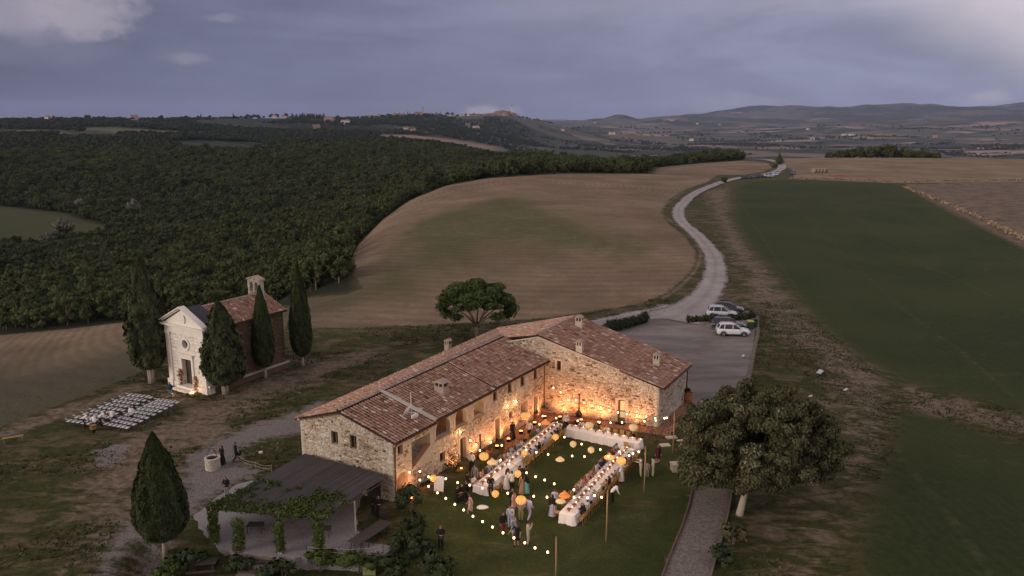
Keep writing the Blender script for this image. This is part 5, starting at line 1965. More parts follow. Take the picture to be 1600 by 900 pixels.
for (ax_, ay, az_) in ((-3.2, 0.3, 4.6), (-1.6, -0.8, 5.4), (0.3, 0.6, 6.0), (1.9, -0.6, 5.4), (3.3, 0.4, 4.7), (2.6, 1.6, 5.0), (-2.3, 1.8, 5.0), (3.2, -1.5, 4.2)):
    lm.append(([(0, 0, 1.7), (ax_ * 0.35, ay * 0.4, 2.2 + (az_ - 2.2) * 0.32), (ax_, ay, az_)], [0.15, 0.10, 0.04]))
part('trunk', trunk_mesh('trunk', M['bark'], lm), tp)

# ---- great holm oak over the path
q = G(1163, 800)
ok = thing('holm_oak', 'huge rounded grey green holm oak overhanging the gravel path', 'oak tree', q)
lob = ellipsoid_lobes((1.2, 2.0, 4.5), (6.0, 5.3, 4.3), 300, 301, lob=0.105, shell=0.93, flat=0.95, bottom=-0.6)
lob += ellipsoid_lobes((1.2, 2.0, 4.2), (5.2, 4.6, 3.4), 60, 303, lob=0.22, shell=0.84, flat=0.9, bottom=-0.6)
lob += [(-3.6, 0.2, 3.0, 1.4, 1.4, 1.2), (5.6, 1.2, 3.0, 1.4, 1.4, 1.2), (6.3, 2.0, 3.4, 1.2, 1.2, 1.1)]
lob += ellipsoid_lobes((1.0, 0.6, 3.4), (4.4, 3.2, 2.2), 60, 305, lob=0.17, shell=0.85, flat=1, bottom=-0.5)
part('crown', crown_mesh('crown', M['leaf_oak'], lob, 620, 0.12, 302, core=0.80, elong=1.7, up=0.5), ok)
lm = [([(-0.5, -0.4, -0.2), (-0.1, 0.1, 1.0), (0.5, 0.8, 2.4)], [0.30, 0.24, 0.22])]
for (ax_, ay, az_) in ((-4, 1, 4.6), (-2, 3.5, 5.5), (1.2, 3.5, 6.0), (3.2, 2.0, 4.8), (0, 0, 5.2), (-2.5, -0.8, 4.8)):
    lm.append(([(0.45, 0.7, 2.2), (ax_ * 0.4 + 1, ay * 0.5 + 0.4, 3.0), (ax_ + 1.6, ay, az_)], [0.2, 0.13, 0.05]))
part('trunk', trunk_mesh('trunk', M['palebark'], lm), ok)

# ---- shrubs, hedges
def shrub(label, c, r, seed, material='leaf_hedge', n=9, per=150, size=0.14, name='shrub', group=None, cat='shrub', bottom=-0.2, up=0.2):
    t = thing(name, label, cat, c, group=group)
    part('foliage', crown_mesh('foliage', M[material], ellipsoid_lobes((0, 0, r[2] * 0.75), r, n, seed, lob=0.42, shell=0.7, bottom=bottom), per, size, seed, core=0.75, up=up), t)
    part('stem', trunk_mesh('stem', M['bark'], [([(0, 0, -0.1), (0.05, 0.03, r[2] * 0.5), (0, 0, r[2])], [0.05, 0.04, 0.02]), ([(0.05, 0, -0.1), (r[0] * .3, 0.1, r[2] * 0.8)], [0.04, 0.02])], 5), t)
    return t


def hedge(label, pts, w_, h, seed, group=None, per=170):
    c0 = Vector((pts[0][0], pts[0][1], 0))
    t = thing('hedge', label, 'hedge', c0, group=group)
    lob = []
    rnd = random.Random(seed)
    for i in range(len(pts) - 1):
        a, b = Vector((*pts[i][:2], 0)) - c0, Vector((*pts[i + 1][:2], 0)) - c0
        k = max(1, int((b - a).length / (w_ * 0.6)))
        for j in range(k):
            p = a + (b - a) * ((j + 0.5) / k)
            hh = h * (0.75 + 0.5 * rnd.random())
            lob.append((p.x + rnd.uniform(-.15, .15), p.y + rnd.uniform(-.15, .15), hh * 0.5, w_ * 0.6, w_ * 0.6, hh * 0.6))
    part('foliage', crown_mesh('foliage', M['leaf_hedge'], lob, per, 0.14, seed, core=0.8, up=0.3), t)
    limbs = []
    for (x, y, z, *_) in lob[::2]:
        limbs.append(([(x, y, -0.05), (x, y, z)], [0.04, 0.02]))
    part('stem', trunk_mesh('stem', M['bark'], limbs, 5), t, kind='stuff')
    return t


hedge('clipped hedge row behind the cross wing at the forecourt', [G(938, 527), G(960, 518), G(985, 511), G(1010, 503)], 1.3, 1.5, 401)
hedge('thin low hedge between the two pairs of parked cars', [G(1074, 505), G(1090, 503.5), G(1112, 503), G(1135, 502), G(1160, 500), G(1180, 497)], 0.8, 1.0, 402)
pvx = G(1000, 505)
for (px, py, r, s_, lab) in ((640, 800, (1.1, 1.0, 1.2), 411, 'dark rounded shrub at the corner below the arched porch'), (650, 838, (1.1, 1.0, 1.0), 412, 'dark shrub at the lawn edge beside the lone standing guest'),
                             (664, 872, (1.3, 1.0, 0.9), 413, 'low dark shrub at the foot of the terrace bank'), (632, 868, (1.0, 1.0, 1.0), 414, 'small shrub squeezed against the terrace edge')):
    shrub(lab, W(px, py), r, s_, n=12)
for (px, py, r, s_, m_, lab) in ((560, 895, (2.0, 1.2, 1.0), 421, 'leaf_vine', 'yellow green bush in the garden below the gravel terrace'), (500, 893, (1.6, 1.1, 0.9), 422, 'leaf_vine', 'leafy bush right of the timber steps'),
                                 (440, 905, (1.5, 1.0, 0.8), 423, 'leaf_hedge', 'dark bush directly below the timber steps'), (380, 893, (1.2, 1.0, 0.7), 424, 'leaf_hedge', 'low dark bush left of the timber steps'),
                                 (300, 893, (1.3, 1.2, 0.9), 425, 'leaf_hedge', 'dark bush beside the foot of the lone cypress'), (262, 905, (1.0, 1.0, 0.8), 426, 'leaf_vine', 'weedy bush under the lone cypress'),
                                 (620, 900, (1.4, 1.0, 0.9), 427, 'leaf_hedge', 'dark bush by the small green sign'), (690, 905, (1.6, 1.2, 1.0), 428, 'leaf_hedge', 'low bush at the bottom edge of the lawn'),
                                 (1145, 850, (1.0, 1.3, 0.9), 429, 'leaf_oak', 'grey green bush beside the path under the oak'), (1128, 885, (0.9, 1.2, 0.8), 430, 'leaf_hedge', 'dark bush beside the lower end of the path')):
    shrub(lab, W(px, py), r, s_, m_, n=10, per=130)

# ---- woodland: five model crowns, the nearest trees one by one, the rest as one mass
def wood_tree(seed, h, r, per=24, size=0.46, nl=22):
    rng = random.Random(seed)
    lob = ellipsoid_lobes((0, 0, h * 0.50), (r, r, h * 0.50), nl, seed, lob=0.34, shell=0.78, flat=0.75, bottom=-0.9)
    cr = crown_mesh('crown', M['leaf_wood'], lob, per, size, seed, core=0.74, elong=1.3, up=0.2)
    lm = [([(0, 0, -1.0), (0.1, 0, h * 0.35), (0, 0.1, h * 0.7)], [0.24, 0.18, 0.08])]
    for k in range(3):
        a = rng.random() * 6.28
        lm.append(([(0.05, 0, h * 0.3), (math.cos(a) * r * 0.5, math.sin(a) * r * 0.5, h * 0.62)], [0.12, 0.05]))
    return cr, trunk_mesh('trunk', M['bark'], lm, 6)


WT = [wood_tree(501, 10.0, 4.3), wood_tree(502, 8.5, 3.8), wood_tree(503, 11.5, 4.6), wood_tree(504, 7.5, 4.0), wood_tree(505, 9.5, 3.2)]
WTH = [10.0, 8.5, 11.5, 7.5, 9.5]


def wood_zone(x, y):
    """where the woodland stands (vectorised), by land cover"""
    P_ = np.stack([x, y], 1)
    r_ = np.hypot(x, y)
    az_ = np.arctan2(x, y)
    inside = (az_ < 0.345) & (r_ > 116) & (r_ < 980)
    # bounded by the tilled hill and near field
    for nm_, mg in (('field_hill', 3.0), ('field_left', 5.0), ('field_two', 3.0), ('meadow_left', 2.0), ('meadow_green', 4.0), ('stubble', 4.0)):
        inside &= sdf(P_, RW[nm_]) > mg
    # behind the tilled hill only up to the edge of the second field
    pen = wpoly([(-80, 560), (0, 560), (300, 545), (470, 505), (560, 475), (575, 452), (552, 405), (562, 382), (602, 341), (642, 311), (702, 288), (762, 278), (880, 271), (1015, 271), (1020, 262), (1100, 254.5), (1160, 250.5), (1164, 246), (1100, 240), (1000, 236), (860, 226), (760, 218), (600, 208), (400, 212), (0, 210), (-80, 215)])
    inside &= sdf(P_, pen) < 0
    return inside


rngw = np.random.default_rng(55)
step = 4.5
gx, gy = np.meshgrid(np.arange(-700, 330, step), np.arange(90, 980, step))
gx, gy = gx.ravel() + rngw.uniform(-2.2, 2.2, gx.size), gy.ravel() + rngw.uniform(-2.2, 2.2, gx.size)
kp = (np.arctan2(gx, gy) > -0.66)
gx, gy = gx[kp], gy[kp]
ins = wood_zone(gx, gy)
gx, gy = gx[ins], gy[ins]
# thin out with distance beyond 450 m
rad = np.hypot(gx, gy)
kp = rngw.random(len(gx)) < np.where(rad < 450, 1.0, np.clip(1.0 - (rad - 450) / 900, 0.45, 1))
gx, gy, rad = gx[kp], gy[kp], rad[kp]
gz = Zt(gx, gy)
# what rises into sight: project tops, keep those not hidden below the near field edge for the individual ones
u_ = gx / gy
order = np.argsort(rad)
NEAR_TREES = []


def proj(x, y, z):
    fw = y * math.cos(PITCH) - (z - CAMZ) * math.sin(PITCH)
    dn = -y * math.sin(PITCH) - (z - CAMZ) * math.cos(PITCH)
    return CX + F * x / fw, CY + F * dn / fw


def visible(x, y, z):
    """is this point above the land between it and the camera"""
    ts = np.linspace(0.04, 0.985, 60)
    return bool((CAMZ + (z - CAMZ) * ts > Zt(x * ts, y * ts) + 0.3).all())


sel = []
for i in order:
    if len(sel) >= 290:
        break
    px_, py_ = proj(gx[i], gy[i], gz[i] + 8)
    if -10 < px_ < 1610 and visible(gx[i], gy[i], gz[i] + 7):
        sel.append(i)
selset = np.zeros(len(gx), bool)
selset[sel] = True
ZONES = [(lambda x, y: math.hypot(x, y) < 150 and x < -35, 'leafy broadleaf tree on the slope behind the chapel and near field', 'trees on the slope behind the near field'),
         (lambda x, y: x > -35, 'leafy broadleaf tree at the edge of the tilled hill', 'trees along the edge of the tilled hill'),
         (lambda x, y: True, 'leafy broadleaf tree down in the wooded valley', 'trees in the wooded valley')]
roots = []
for k, (cr, tr) in enumerate(WT):
    t = thing('broadleaf_tree', '', 'tree')
    part('crown', cr, t)
    part('trunk', tr, t)
    roots.append([t, False])
for i in sel:
    x, y, z = float(gx[i]), float(gy[i]), float(gz[i])
    k = random.randrange(5)
    lab, grp = next((l_, g_) for f_, l_, g_ in ZONES if f_(x, y))
    s_ = random.uniform(0.5, 0.95)
    if not roots[k][1]:
        t = roots[k][0]
        t.location = (x, y, z)
        t.rotation_euler = (0, 0, random.uniform(0, 6.28))
        t.scale = (s_, s_, s_)
        t['label'] = lab
        t['group'] = grp
        roots[k][1] = True
    else:
        dup(roots[k][0], (x, y, z), random.uniform(0, 6.28), lab, (s_, s_, s_ * random.uniform(0.9, 1.15)), grp)


def scatter(name, pts, scales, protos, label, material=None):
    """one mass of trees: model crowns set out over points"""
    n = len(pts)
    me = bpy.data.meshes.new(name)
    me.vertices.add(n)
    me.vertices.foreach_set('co', np.asarray(pts, np.float32).ravel())
    a = me.attributes.new('sc', 'FLOAT', 'POINT')
    a.data.foreach_set('value', np.asarray(scales, np.float32))
    a = me.attributes.new('ro', 'FLOAT', 'POINT')
    a.data.foreach_set('value', np.random.default_rng(n).random(n).astype(np.float32) * 6.28)
    a = me.attributes.new('pick', 'INT', 'POINT')
    a.data.foreach_set('value', np.random.default_rng(n + 1).integers(0, len(protos), n).astype(np.int32))
    o = structure(name, me, label)
    o['kind'] = 'stuff'
    ng = bpy.data.node_groups.new(name, 'GeometryNodeTree')
    ng.interface.new_socket('Geometry', in_out='INPUT', socket_type='NodeSocketGeometry')
    ng.interface.new_socket('Geometry', in_out='OUTPUT', socket_type='NodeSocketGeometry')
    gi, go = ng.nodes.new('NodeGroupInput'), ng.nodes.new('NodeGroupOutput')
    j = ng.nodes.new('GeometryNodeJoinGeometry')
    # joined instances keep link order, last link first
    for pr in reversed(protos):
        oi = ng.nodes.new('GeometryNodeObjectInfo')
        oi.transform_space = 'ORIGINAL'
        oi.inputs['Object'].default_value = pr
        oi.inputs['As Instance'].default_value = True
        ng.links.new(oi.outputs['Geometry'], j.inputs[0])
    ip = ng.nodes.new('GeometryNodeInstanceOnPoints')
    ng.links.new(gi.outputs[0], ip.inputs['Points'])
    ng.links.new(j.outputs[0], ip.inputs['Instance'])
    ip.inputs['Pick Instance'].default_value = True

    def at_(nm_, ty):
        nd = ng.nodes.new('GeometryNodeInputNamedAttribute')
        nd.data_type = ty
        nd.inputs['Name'].default_value = nm_
        return nd.outputs[0]
    ng.links.new(at_('pick', 'INT'), ip.inputs['Instance Index'])
    ng.links.new(at_('sc', 'FLOAT'), ip.inputs['Scale'])
    cx_ = ng.nodes.new('ShaderNodeCombineXYZ')
    ng.links.new(at_('ro', 'FLOAT'), cx_.inputs[2])
    ng.links.new(cx_.outputs[0], ip.inputs['Rotation'])
    ng.links.new(ip.outputs[0], go.inputs[0])
    md = o.modifiers.new('scatter', 'NODES')
    md.node_group = ng
    return o


crowns = [KIDS[r_[0].name][0] for r_ in roots]
rest = ~selset
pts = np.stack([gx[rest], gy[rest], gz[rest]], 1)
scatter('woodland', pts, 0.48 + 0.42 * rngw.random(len(pts)) ** 1.3 + 0.25 * np.clip(fbm(pts[:, 0], pts[:, 1], 45, 3, 77), -.3, .6), crowns, 'dense broadleaf woodland filling the valley and the rise beyond')
print('WOOD', len(gx), len(pts))

# silvery willows in the valley
for (px, py, s_, lab) in ((100, 378, 1.3, 'silvery willow at the lower edge of the valley meadow'), (210, 340, 1.15, 'silvery willow standing out in the middle of the wood'),
                          (75, 392, 1.0, 'small silvery tree left of the meadow willow'), (125, 330, 0.8, 'pale grey tree beyond the valley meadow')):
    q = W(px, py)
    t = thing('willow_tree', lab, 'tree', q, scale=s_ * 1.0)
    part('crown', crown_mesh('crown', M['leaf_silver'], ellipsoid_lobes((0, 0, 6), (5, 5, 4), 18, 510 + px, lob=0.35, shell=0.75), 20, 0.5, 511 + px, core=0.7), t)
    part('trunk', trunk_mesh('trunk', M['bark'], [([(0, 0, -1), (0, 0, 6)], [0.3, 0.12])], 6), t)

# single trees along the road and ridges
def lone_tree(label, px, py, hpx, kind, wide=1.0, seed=0, grp=None):
    q = W(px, py)
    d = q.y * math.cos(PITCH) + (CAMZ - q.z) * math.sin(PITCH)
    h = hpx * d / F
    t = thing(kind, label, 'tree', q, group=grp)
    if kind == 'conifer_tree':
        lob = []
        for k in range(7):
            f_ = k / 6
            lob.append((0, 0, h * (0.18 + 0.75 * f_), h * 0.33 * wide * (1.05 - f_), h * 0.33 * wide * (1.05 - f_), h * 0.14))
    else:
        lob = ellipsoid_lobes((0, 0, h * 0.55), (h * 0.42 * wide, h * 0.42 * wide, h * 0.45), 9, seed + 3, lob=0.5, shell=0.6)
    part('crown', crown_mesh('crown', M['leaf_wood'], lob, 900 / h ** 2, h * 0.06, seed), t)
    part('trunk', trunk_mesh('trunk', M['bark'], [([(0, 0, -0.5), (0, 0, h * 0.7)], [h * 0.04, h * 0.015])], 6), t)
    return t


lone_tree('pointed conifer in the bend of the road by the parked cars', 1217, 258, 21, 'conifer_tree', 1.2, 601)
lone_tree('dark bushy tree under the conifer inside the road bend', 1211, 266, 11, 'roadside_tree', 1.3, 602)
lone_tree('round bush beside the road below the row of cars', 1132, 289, 13, 'roadside_tree', 1.1, 603)
lone_tree('small pointed tree at the far end of the road', 1161, 246, 12, 'conifer_tree', 1.3, 604)
lone_tree('small round tree left of the far road end', 1148, 245, 9, 'roadside_tree', 1.3, 605)
lone_tree('tallest round tree on the copse skyline', 1107, 247, 13, 'roadside_tree', 1.4, 606)

# copse on the right-hand ridge
rc_ = np.random.default_rng(77)
cps, cp_pts = [], []
for k in range(110):
    px = 1285 + 182 * rc_.random()
    cps.append((px, 0))
    uu_ = (px - CX) / 1209.0
    ys_ = np.linspace(560, 860, 120)
    zs_ = Zt(uu_ * ys_, ys_)
    kk = int(np.argmax((zs_ - CAMZ) / ys_))
    yy_ = ys_[kk] + rc_.uniform(-6, 18)
    cp_pts.append((uu_ * yy_, yy_, float(Zt(uu_ * yy_, yy_))))
cp_pts = np.array(cp_pts)
cp_pts[:, 2] -= 0.5
ksort = np.argsort(cp_pts[:, 1])
for n_, k in enumerate(ksort):
    x, y, z = [float(v) for v in cp_pts[k]]
    pxk = cps[k][0]
    s_ = (0.45 + 0.55 * math.exp(-((pxk - 1375) / 60) ** 2)) * random.uniform(0.75, 1.15)
    kk = random.randrange(5)
    dup(roots[kk][0], (x, y + random.uniform(-8, 8), z), random.uniform(0, 6.28), 'tree of the dark copse on the right hand ridge', (s_,) * 3, 'trees of the copse on the ridge')

# small far crowns
def far_crown(seed, slim=False):
    if slim:
        return cypress_crown('crown', 12, 1.5, seed, 60, M['leaf_far'], P_SLIM, 1.0, 0.1)
    return crown_mesh('crown', M['leaf_far'], ellipsoid_lobes((0, 0, 5), (5.0, 5.0, 3.4), 6, seed, lob=0.5, shell=0.6), 3.2, 1.5, seed, core=0.85)


FCR = [far_crown(701), far_crown(702), far_crown(703)]
FSL = far_crown(704, True)
M_olive_crown = crown_mesh('crown', M['leaf_olive'], ellipsoid_lobes((0, 0, 3), (3, 3, 2.2), 5, 705, lob=0.5, shell=0.55), 6, 0.9, 705, core=0.85)
# skyline trees that can be told apart
far_protos = []
rs = np.random.default_rng(88)
sky_n = 0
for k, me_ in enumerate(FCR + [FSL]):
    pass
SKY = []
for k in range(34):
    SKY.append((462 + 52 * k / 34 + rs.normal(0, .5), 180.5, 3, rs.uniform(0.8, 1.25), 'row'))
for px in (20, 60, 132, 148, 262, 300, 318, 335, 372, 395, 402, 410, 418, 430, 440, 452, 530, 560, 598, 612, 628, 650, 700, 708, 730, 745):
    SKY.append((px + rs.normal(0, 2), 0, rs.integers(0, 3), rs.uniform(0.8, 1.6), 'sky'))
for px, s_ in ((322, .9), (372, 1.0), (640, 1.0), (690, .9), (968, 1.0), (1000, .8)):
    SKY.append((px, 0, 3, s_ * 1.2, 'sky'))


def ridge_point(px):
    """the highest land seen at this column, within 4.6 km"""
    u__ = (px - CX) / 1209.0
    ys = np.linspace(1500, 4400, 240)
    xs = u__ * ys
    zs = Zt(xs, ys)
    el = (zs - CAMZ) / np.hypot(xs, ys)
    k = int(np.argmax(el))
    return Vector((xs[k], ys[k], zs[k]))


first = {}
for (px, py, kk, s_, typ) in SKY:
    q = ridge_point(px)
    me_ = FSL if kk == 3 else FCR[int(kk)]
    lab, grp = ('slender cypress in the row on the left skyline', 'cypress row on the skyline') if typ == 'row' else (('slender cypress alone on the far skyline', 'single cypresses on the skyline') if kk == 3 else ('round tree standing up on the far skyline', 'single trees on the skyline'))
    thing('skyline_tree', lab, 'tree', (q.x, q.y, q.z - 1), rs.uniform(0, 6), grp, scale=float(s_ * 1.3), data=me_)

# far-off trees: one mass, thick on the uplands, in lines and clumps on the clay hills
n_try = 85000
azr = rs.uniform(-0.62, 0.62, n_try)
rr_ = np.exp(rs.uniform(math.log(950), math.log(7500), n_try))
fx, fy = rr_ * np.sin(azr), rr_ * np.cos(azr)
den = fbm(fx, fy * 1.6, 520, 4, 61) + 0.5 * fbm(fx, fy, 160, 3, 63)
leftness = 1 - sstep(azr, -0.12, 0.12)
thr_ = 0.34 - 0.54 * leftness
ok_ = (den > thr_) | ((np.abs(fbm(fx, fy, 700, 3, 67)) < 0.006 + 0.01 * leftness))
ok_ &= rs.random(n_try) < np.where(leftness > 0.5, 0.85, 0.75)
P_f = np.stack([fx, fy], 1)
for nm_ in ('far_brown_a', 'far_pale', 'far_pale_b', 'meadow_green', 'stubble'):
    ok_ &= sdf(P_f, RW[nm_]) > 12
fx, fy = fx[ok_], fy[ok_]
fz = Zt(fx, fy)
vis = np.ones(len(fx), bool)
for t_ in np.linspace(0.08, 0.985, 45):
    vis &= CAMZ + (fz + 16 - CAMZ) * t_ > Zt(fx * t_, fy * t_) - 2
fx, fy, fz = fx[vis], fy[vis], fz[vis]
rf_ = np.hypot(fx, fy)
print('FAR', len(fx))
fo = [thing('distant_tree', 'lone dark tree in the far clay country beyond the copse', 'tree', W(px, py), data=m_, scale=1.2, group='lone trees in the far clay country') for m_, px, py in zip(FCR + [M_olive_crown], (885, 905, 1020, 1340), (228, 229, 214, 222))]
scatter('distant_woods', np.stack([fx, fy, fz - 1.0], 1), (0.7 + 0.7 * rs.random(len(fx))) * (0.9 + 0.5 * sstep(rf_, 2500, 7000)), fo[:3], 'far-off woods and tree lines over the uplands')
# rows of olives on the slopes of the hill town
ol = []
for (px, py, nx, ny) in ((520, 200, 26, 8), (590, 203, 26, 8), (430, 214, 22, 6), (660, 196, 20, 7), (870, 206, 14, 7), (1130, 222, 30, 4)):
    q = W(px, py)
    for i in range(nx):
        for j in range(ny):
            x, y = q.x + (i - nx / 2) * 11 + random.uniform(-1, 1), q.y + (j - ny / 2) * 16 + random.uniform(-1, 1)
            ol.append((x, y, float(Zt(x, y)) - 0.4))
scatter('olive_groves', np.array(ol), np.full(len(ol), 1.0), [fo[3]], 'olive groves planted in rows on the far slopes')

# reeds along the right-hand track and the field edge
rv, rf2, rt_ = [], [], []


def reed_band(pts, wpx, n, h):
    wp = dens(pts, 5, False)
    A_ = [W(*q) for q in wp]
    for _ in range(n):
        k = random.randrange(len(A_) - 1)
        f_ = random.random()
        x, y = A_[k].x + (A_[k + 1].x - A_[k].x) * f_ + random.gauss(0, wpx), A_[k].y + (A_[k + 1].y - A_[k].y) * f_ + random.gauss(0, wpx)
        z = float(Zt(x, y)) - 0.1
        a = random.random() * 6.28
        hh = h * random.uniform(0.5, 1.2)
        w_ = 0.5 * random.uniform(0.6, 1.3)
        lx, ly = random.gauss(0, 0.25), random.gauss(0, 0.25)
        b = len(rv)
        rv.extend([(x - math.cos(a) * w_, y - math.sin(a) * w_, z), (x + math.cos(a) * w_, y + math.sin(a) * w_, z), (x + math.cos(a) * w_ * 0.7 + lx, y + math.sin(a) * w_ * 0.7 + ly, z + hh), (x - math.cos(a) * w_ * 0.3 + lx, y - math.sin(a) * w_ * 0.3 + ly, z + hh * 0.8)])
        rf2.append((b, b + 1, b + 2, b + 3))
        rt_.append(random.random())


reed_band([(1412, 292), (1480, 318), (1540, 345), (1640, 392)], 0.5, 1500, 0.7)
reed_band([(1240, 279), (1300, 280), (1400, 284.5), (1500, 282), (1640, 281)], 1.6, 3000, 0.7)
structure('reeds', mesh('reeds', rv, np.array(rf2), [M['reeds']], tint=rt_), 'dry straw coloured reeds along the field edges')['kind'] = 'stuff'

# tussocks of rough grass near the eye
tn = 46000
tx, ty = RNG.uniform(-45, 60, tn), RNG.uniform(42, 120, tn)
PT = np.stack([tx, ty], 1)
okt = np.ones(tn, bool)
for nm_, mg in (('lawn', -0.2), ('gravel_yard', 0.0), ('field_left', 0), ('field_hill', 0), ('crop', 1), ('crop_low', 0), ('chapel_dirt', -1)):
    okt &= sdf(PT, RW[nm_]) > mg
okt &= sdf(PT, LOT_W) > 0.3
okt &= sdf(PT, np.array([(FL[0], FL[1]), (FA[0], FA[1]), (FC[0] - 2, FC[1]), (FD[0], FD[1]), (FE[0], FE[1])])) > 1.5
okt &= sdf(PT, np.array([[q.x, q.y] for q in (CL0, CR0, CR0 + cb * CLN, CL0 + cb * CLN)])) > 1.0
okt &= sdf(PT, np.array([(-22, 45), (-11, 43), (-5, 52), (-16.8, 57.3)])) > 0.5
d_path = np.min(np.hypot(tx[:, None] - np.array(PATH_W)[None, :, 0], ty[:, None] - np.array(PATH_W)[None, :, 1]), 1)
okt &= d_path > 2.6
okt &= fbm(tx, ty, 6, 3, 91) > -0.12
tx, ty = tx[okt], ty[okt]
tz = Zt(tx, ty)
nb = 2
V_, F_, T_ = [], [], []
for b in range(nb):
    n = len(tx)
    a = RNG.uniform(0, 6.28, n)
    w_ = RNG.uniform(0.03, 0.07, n)
    h_ = RNG.uniform(0.06, 0.17, n)
    ox, oy = RNG.normal(0, 0.12, n), RNG.normal(0, 0.12, n)
    bx, by = tx + ox, ty + oy
    v = np.stack([np.stack([bx - np.cos(a) * w_, by - np.sin(a) * w_, tz - 0.03], 1), np.stack([bx + np.cos(a) * w_, by + np.sin(a) * w_, tz - 0.03], 1),
                  np.stack([bx + np.cos(a) * w_ * 1.5 + ox, by + np.sin(a) * w_ * 1.5 + oy, tz + h_], 1), np.stack([bx - np.cos(a) * w_ + ox, by - np.sin(a) * w_ + oy, tz + h_ * 0.9], 1)], 1).reshape(-1, 3)
    F_.append(np.arange(4 * n).reshape(-1, 4) + sum(len(q) for q in V_))
    V_.append(v)
    T_.append(np.clip(0.35 + fbm(tx, ty, 3, 3, 93) * 0.9 + RNG.normal(0, 0.12, n), 0, 1))
M['grass_blades'] = mat('rough_grass', (0.05, 0.06, 0.02), 0.9, tintcol=[(0.0, (0.030, 0.038, 0.010)), (0.5, (0.056, 0.060, 0.018)), (0.75, (0.11, 0.09, 0.045)), (1.0, (0.19, 0.145, 0.09))])
structure('grass', mesh('grass', np.concatenate(V_), np.concatenate(F_), [M['grass_blades']], tint=np.concatenate(T_)), 'tussocks of rough grass round the farm')['kind'] = 'stuff'

# ================================================================ YARD AND PERGOLA
def Gt(px, py):
    q = W(px, py)
    return q


terr = [G(338, 852), G(374, 866), G(438, 871), G(500, 871), G(560, 874), G(600, 867), G(628, 852), G(640, 832), G(636, 806), V3(FA, 0) + u_ab * -0.3 + nAB * 0.25, V3(FA, 0), V3(FL, 0), G(420, 745), G(370, 757), G(330, 785), G(302, 806), G(318, 835)]


def rag(pts, n=6, amp=0.12):
    o = []
    for i in range(len(pts)):
        a, b = pts[i], pts[(i + 1) % len(pts)]
        for k in range(n):
            f_ = k / n
            o.append((a.x + (b.x - a.x) * f_ + random.uniform(-amp, amp) * (k > 0), a.y + (b.y - a.y) * f_ + random.uniform(-amp, amp) * (k > 0)))
    return o


def yard_gravel():
    m_ = bpy.data.materials.new('white_yard_gravel')
    m_.use_nodes = True
    g = NT(m_.node_tree)
    p = m_.node_tree.nodes['Principled BSDF']
    p.inputs['Roughness'].default_value = 0.95
    geo = g.n('ShaderNodeNewGeometry')
    P_ = geo.outputs['Position']
    n1, n2, n3 = g.noise(P_, 0.6, 5, 0.65), g.noise(P_, 5, 4, 0.7), g.noise(P_, 22, 3, 0.7)
    c_ = g.mix(g.ramp(n3, 0.3, 0.7), (0.15, 0.13, 0.125), (0.36, 0.32, 0.32))
    c_ = g.mix(g.m('MULTIPLY', g.ramp(g.m('ADD', g.m('MULTIPLY', n1, .6), g.m('MULTIPLY', n2, .4)), 0.54, 0.64), 0.6), c_, (0.09, 0.085, 0.05))
    g.l(c_, p.inputs['Base Color'])
    b = g.n('ShaderNodeBump')
    b.inputs['Strength'].default_value = 0.6
    b.inputs['Distance'].default_value = 0.03
    g.l(g.m('ADD', n2, n3), b.inputs['Height'])
    g.l(b.outputs[0], p.inputs['Normal'])
    return m_


M['yard'] = yard_gravel()
structure('terrace', slab('terrace', rag(terr), 0.03, M['yard'], 1.2), 'pale gravel terrace under and before the pergola')

pg = thing('pergola', 'low reed covered pergola with ivy clad pillars against the gable end', 'pergola')
Pw0, Pw1, Pf1, Pf0 = G(476, 709, 2.42), G(607, 744, 2.42), G(503, 809, 2.28), G(324, 794, 2.28)
mb = MB()
nsl = 64
for k in range(nsl):
    a, b = k / nsl, (k + 0.96) / nsl
    mb.cur = random.random()
    wv_ = Vector((0, 0, random.uniform(-0.012, 0.012)))
    q = [Pf0.lerp(Pf1, a) + wv_, Pf0.lerp(Pf1, b) + wv_, Pw0.lerp(Pw1, b) + wv_, Pw0.lerp(Pw1, a) + wv_]
    mb.prism(q, (0, 0, 0.035))
part('reed_slat', mb.mesh('reed_slat', M['reed']), pg, kind='stuff')
mb = MB()
for f_ in (0.02, 0.35, 0.68, 0.98):
    a, b = Pf0.lerp(Pw0, f_) + Vector((0, 0, -0.1)), Pf1.lerp(Pw1, f_) + Vector((0, 0, -0.1))
    bm_ = MB()
    bm_.tube([a, b], 0.075, 4)
    part('beam', bm_.mesh('beam', M['darkwood']), pg)
for f_ in (0.0, 0.33, 0.66, 1.0):
    bm_ = MB()
    bm_.tube([Pf0.lerp(Pf1, f_) + Vector((0, 0, -0.2)), Pw0.lerp(Pw1, f_) + Vector((0, 0, -0.2))], 0.05, 4)
    part('rafter', bm_.mesh('rafter', M['darkwood']), pg)
ivy_seed = 800
for (px, py, wd_) in ((336, 849, 0.42), (374, 862, 0.45), (438, 865, 0.42), (499, 864, 0.42)):
    q = G(px, py)
    bm_ = MB()
    bm_.box((q.x, q.y, 1.07), (0.28, 0.28, 2.15))
    pl_ = part('pillar', bm_.mesh('pillar', M['stonecap']), pg)
    lob = [(q.x + random.uniform(-.06, .06), q.y + random.uniform(-.06, .06), z, wd_ * random.uniform(.75, 1.1), wd_ * random.uniform(.75, 1.1), 0.34) for z in np.arange(0.35, 2.4, 0.26)]
    part('ivy', crown_mesh('ivy', M['leaf_vine'], lob, 900, 0.10, ivy_seed, core=0.8, elong=1.2, up=0.2), pl_)
    ivy_seed += 1
q = G(556, 831)
bm_ = MB().tube([(q.x, q.y, 0), (q.x, q.y, 2.3)], 0.06, 6)
part('post', bm_.mesh('post', M['stonecap']), pg)
q = G(590, 800)
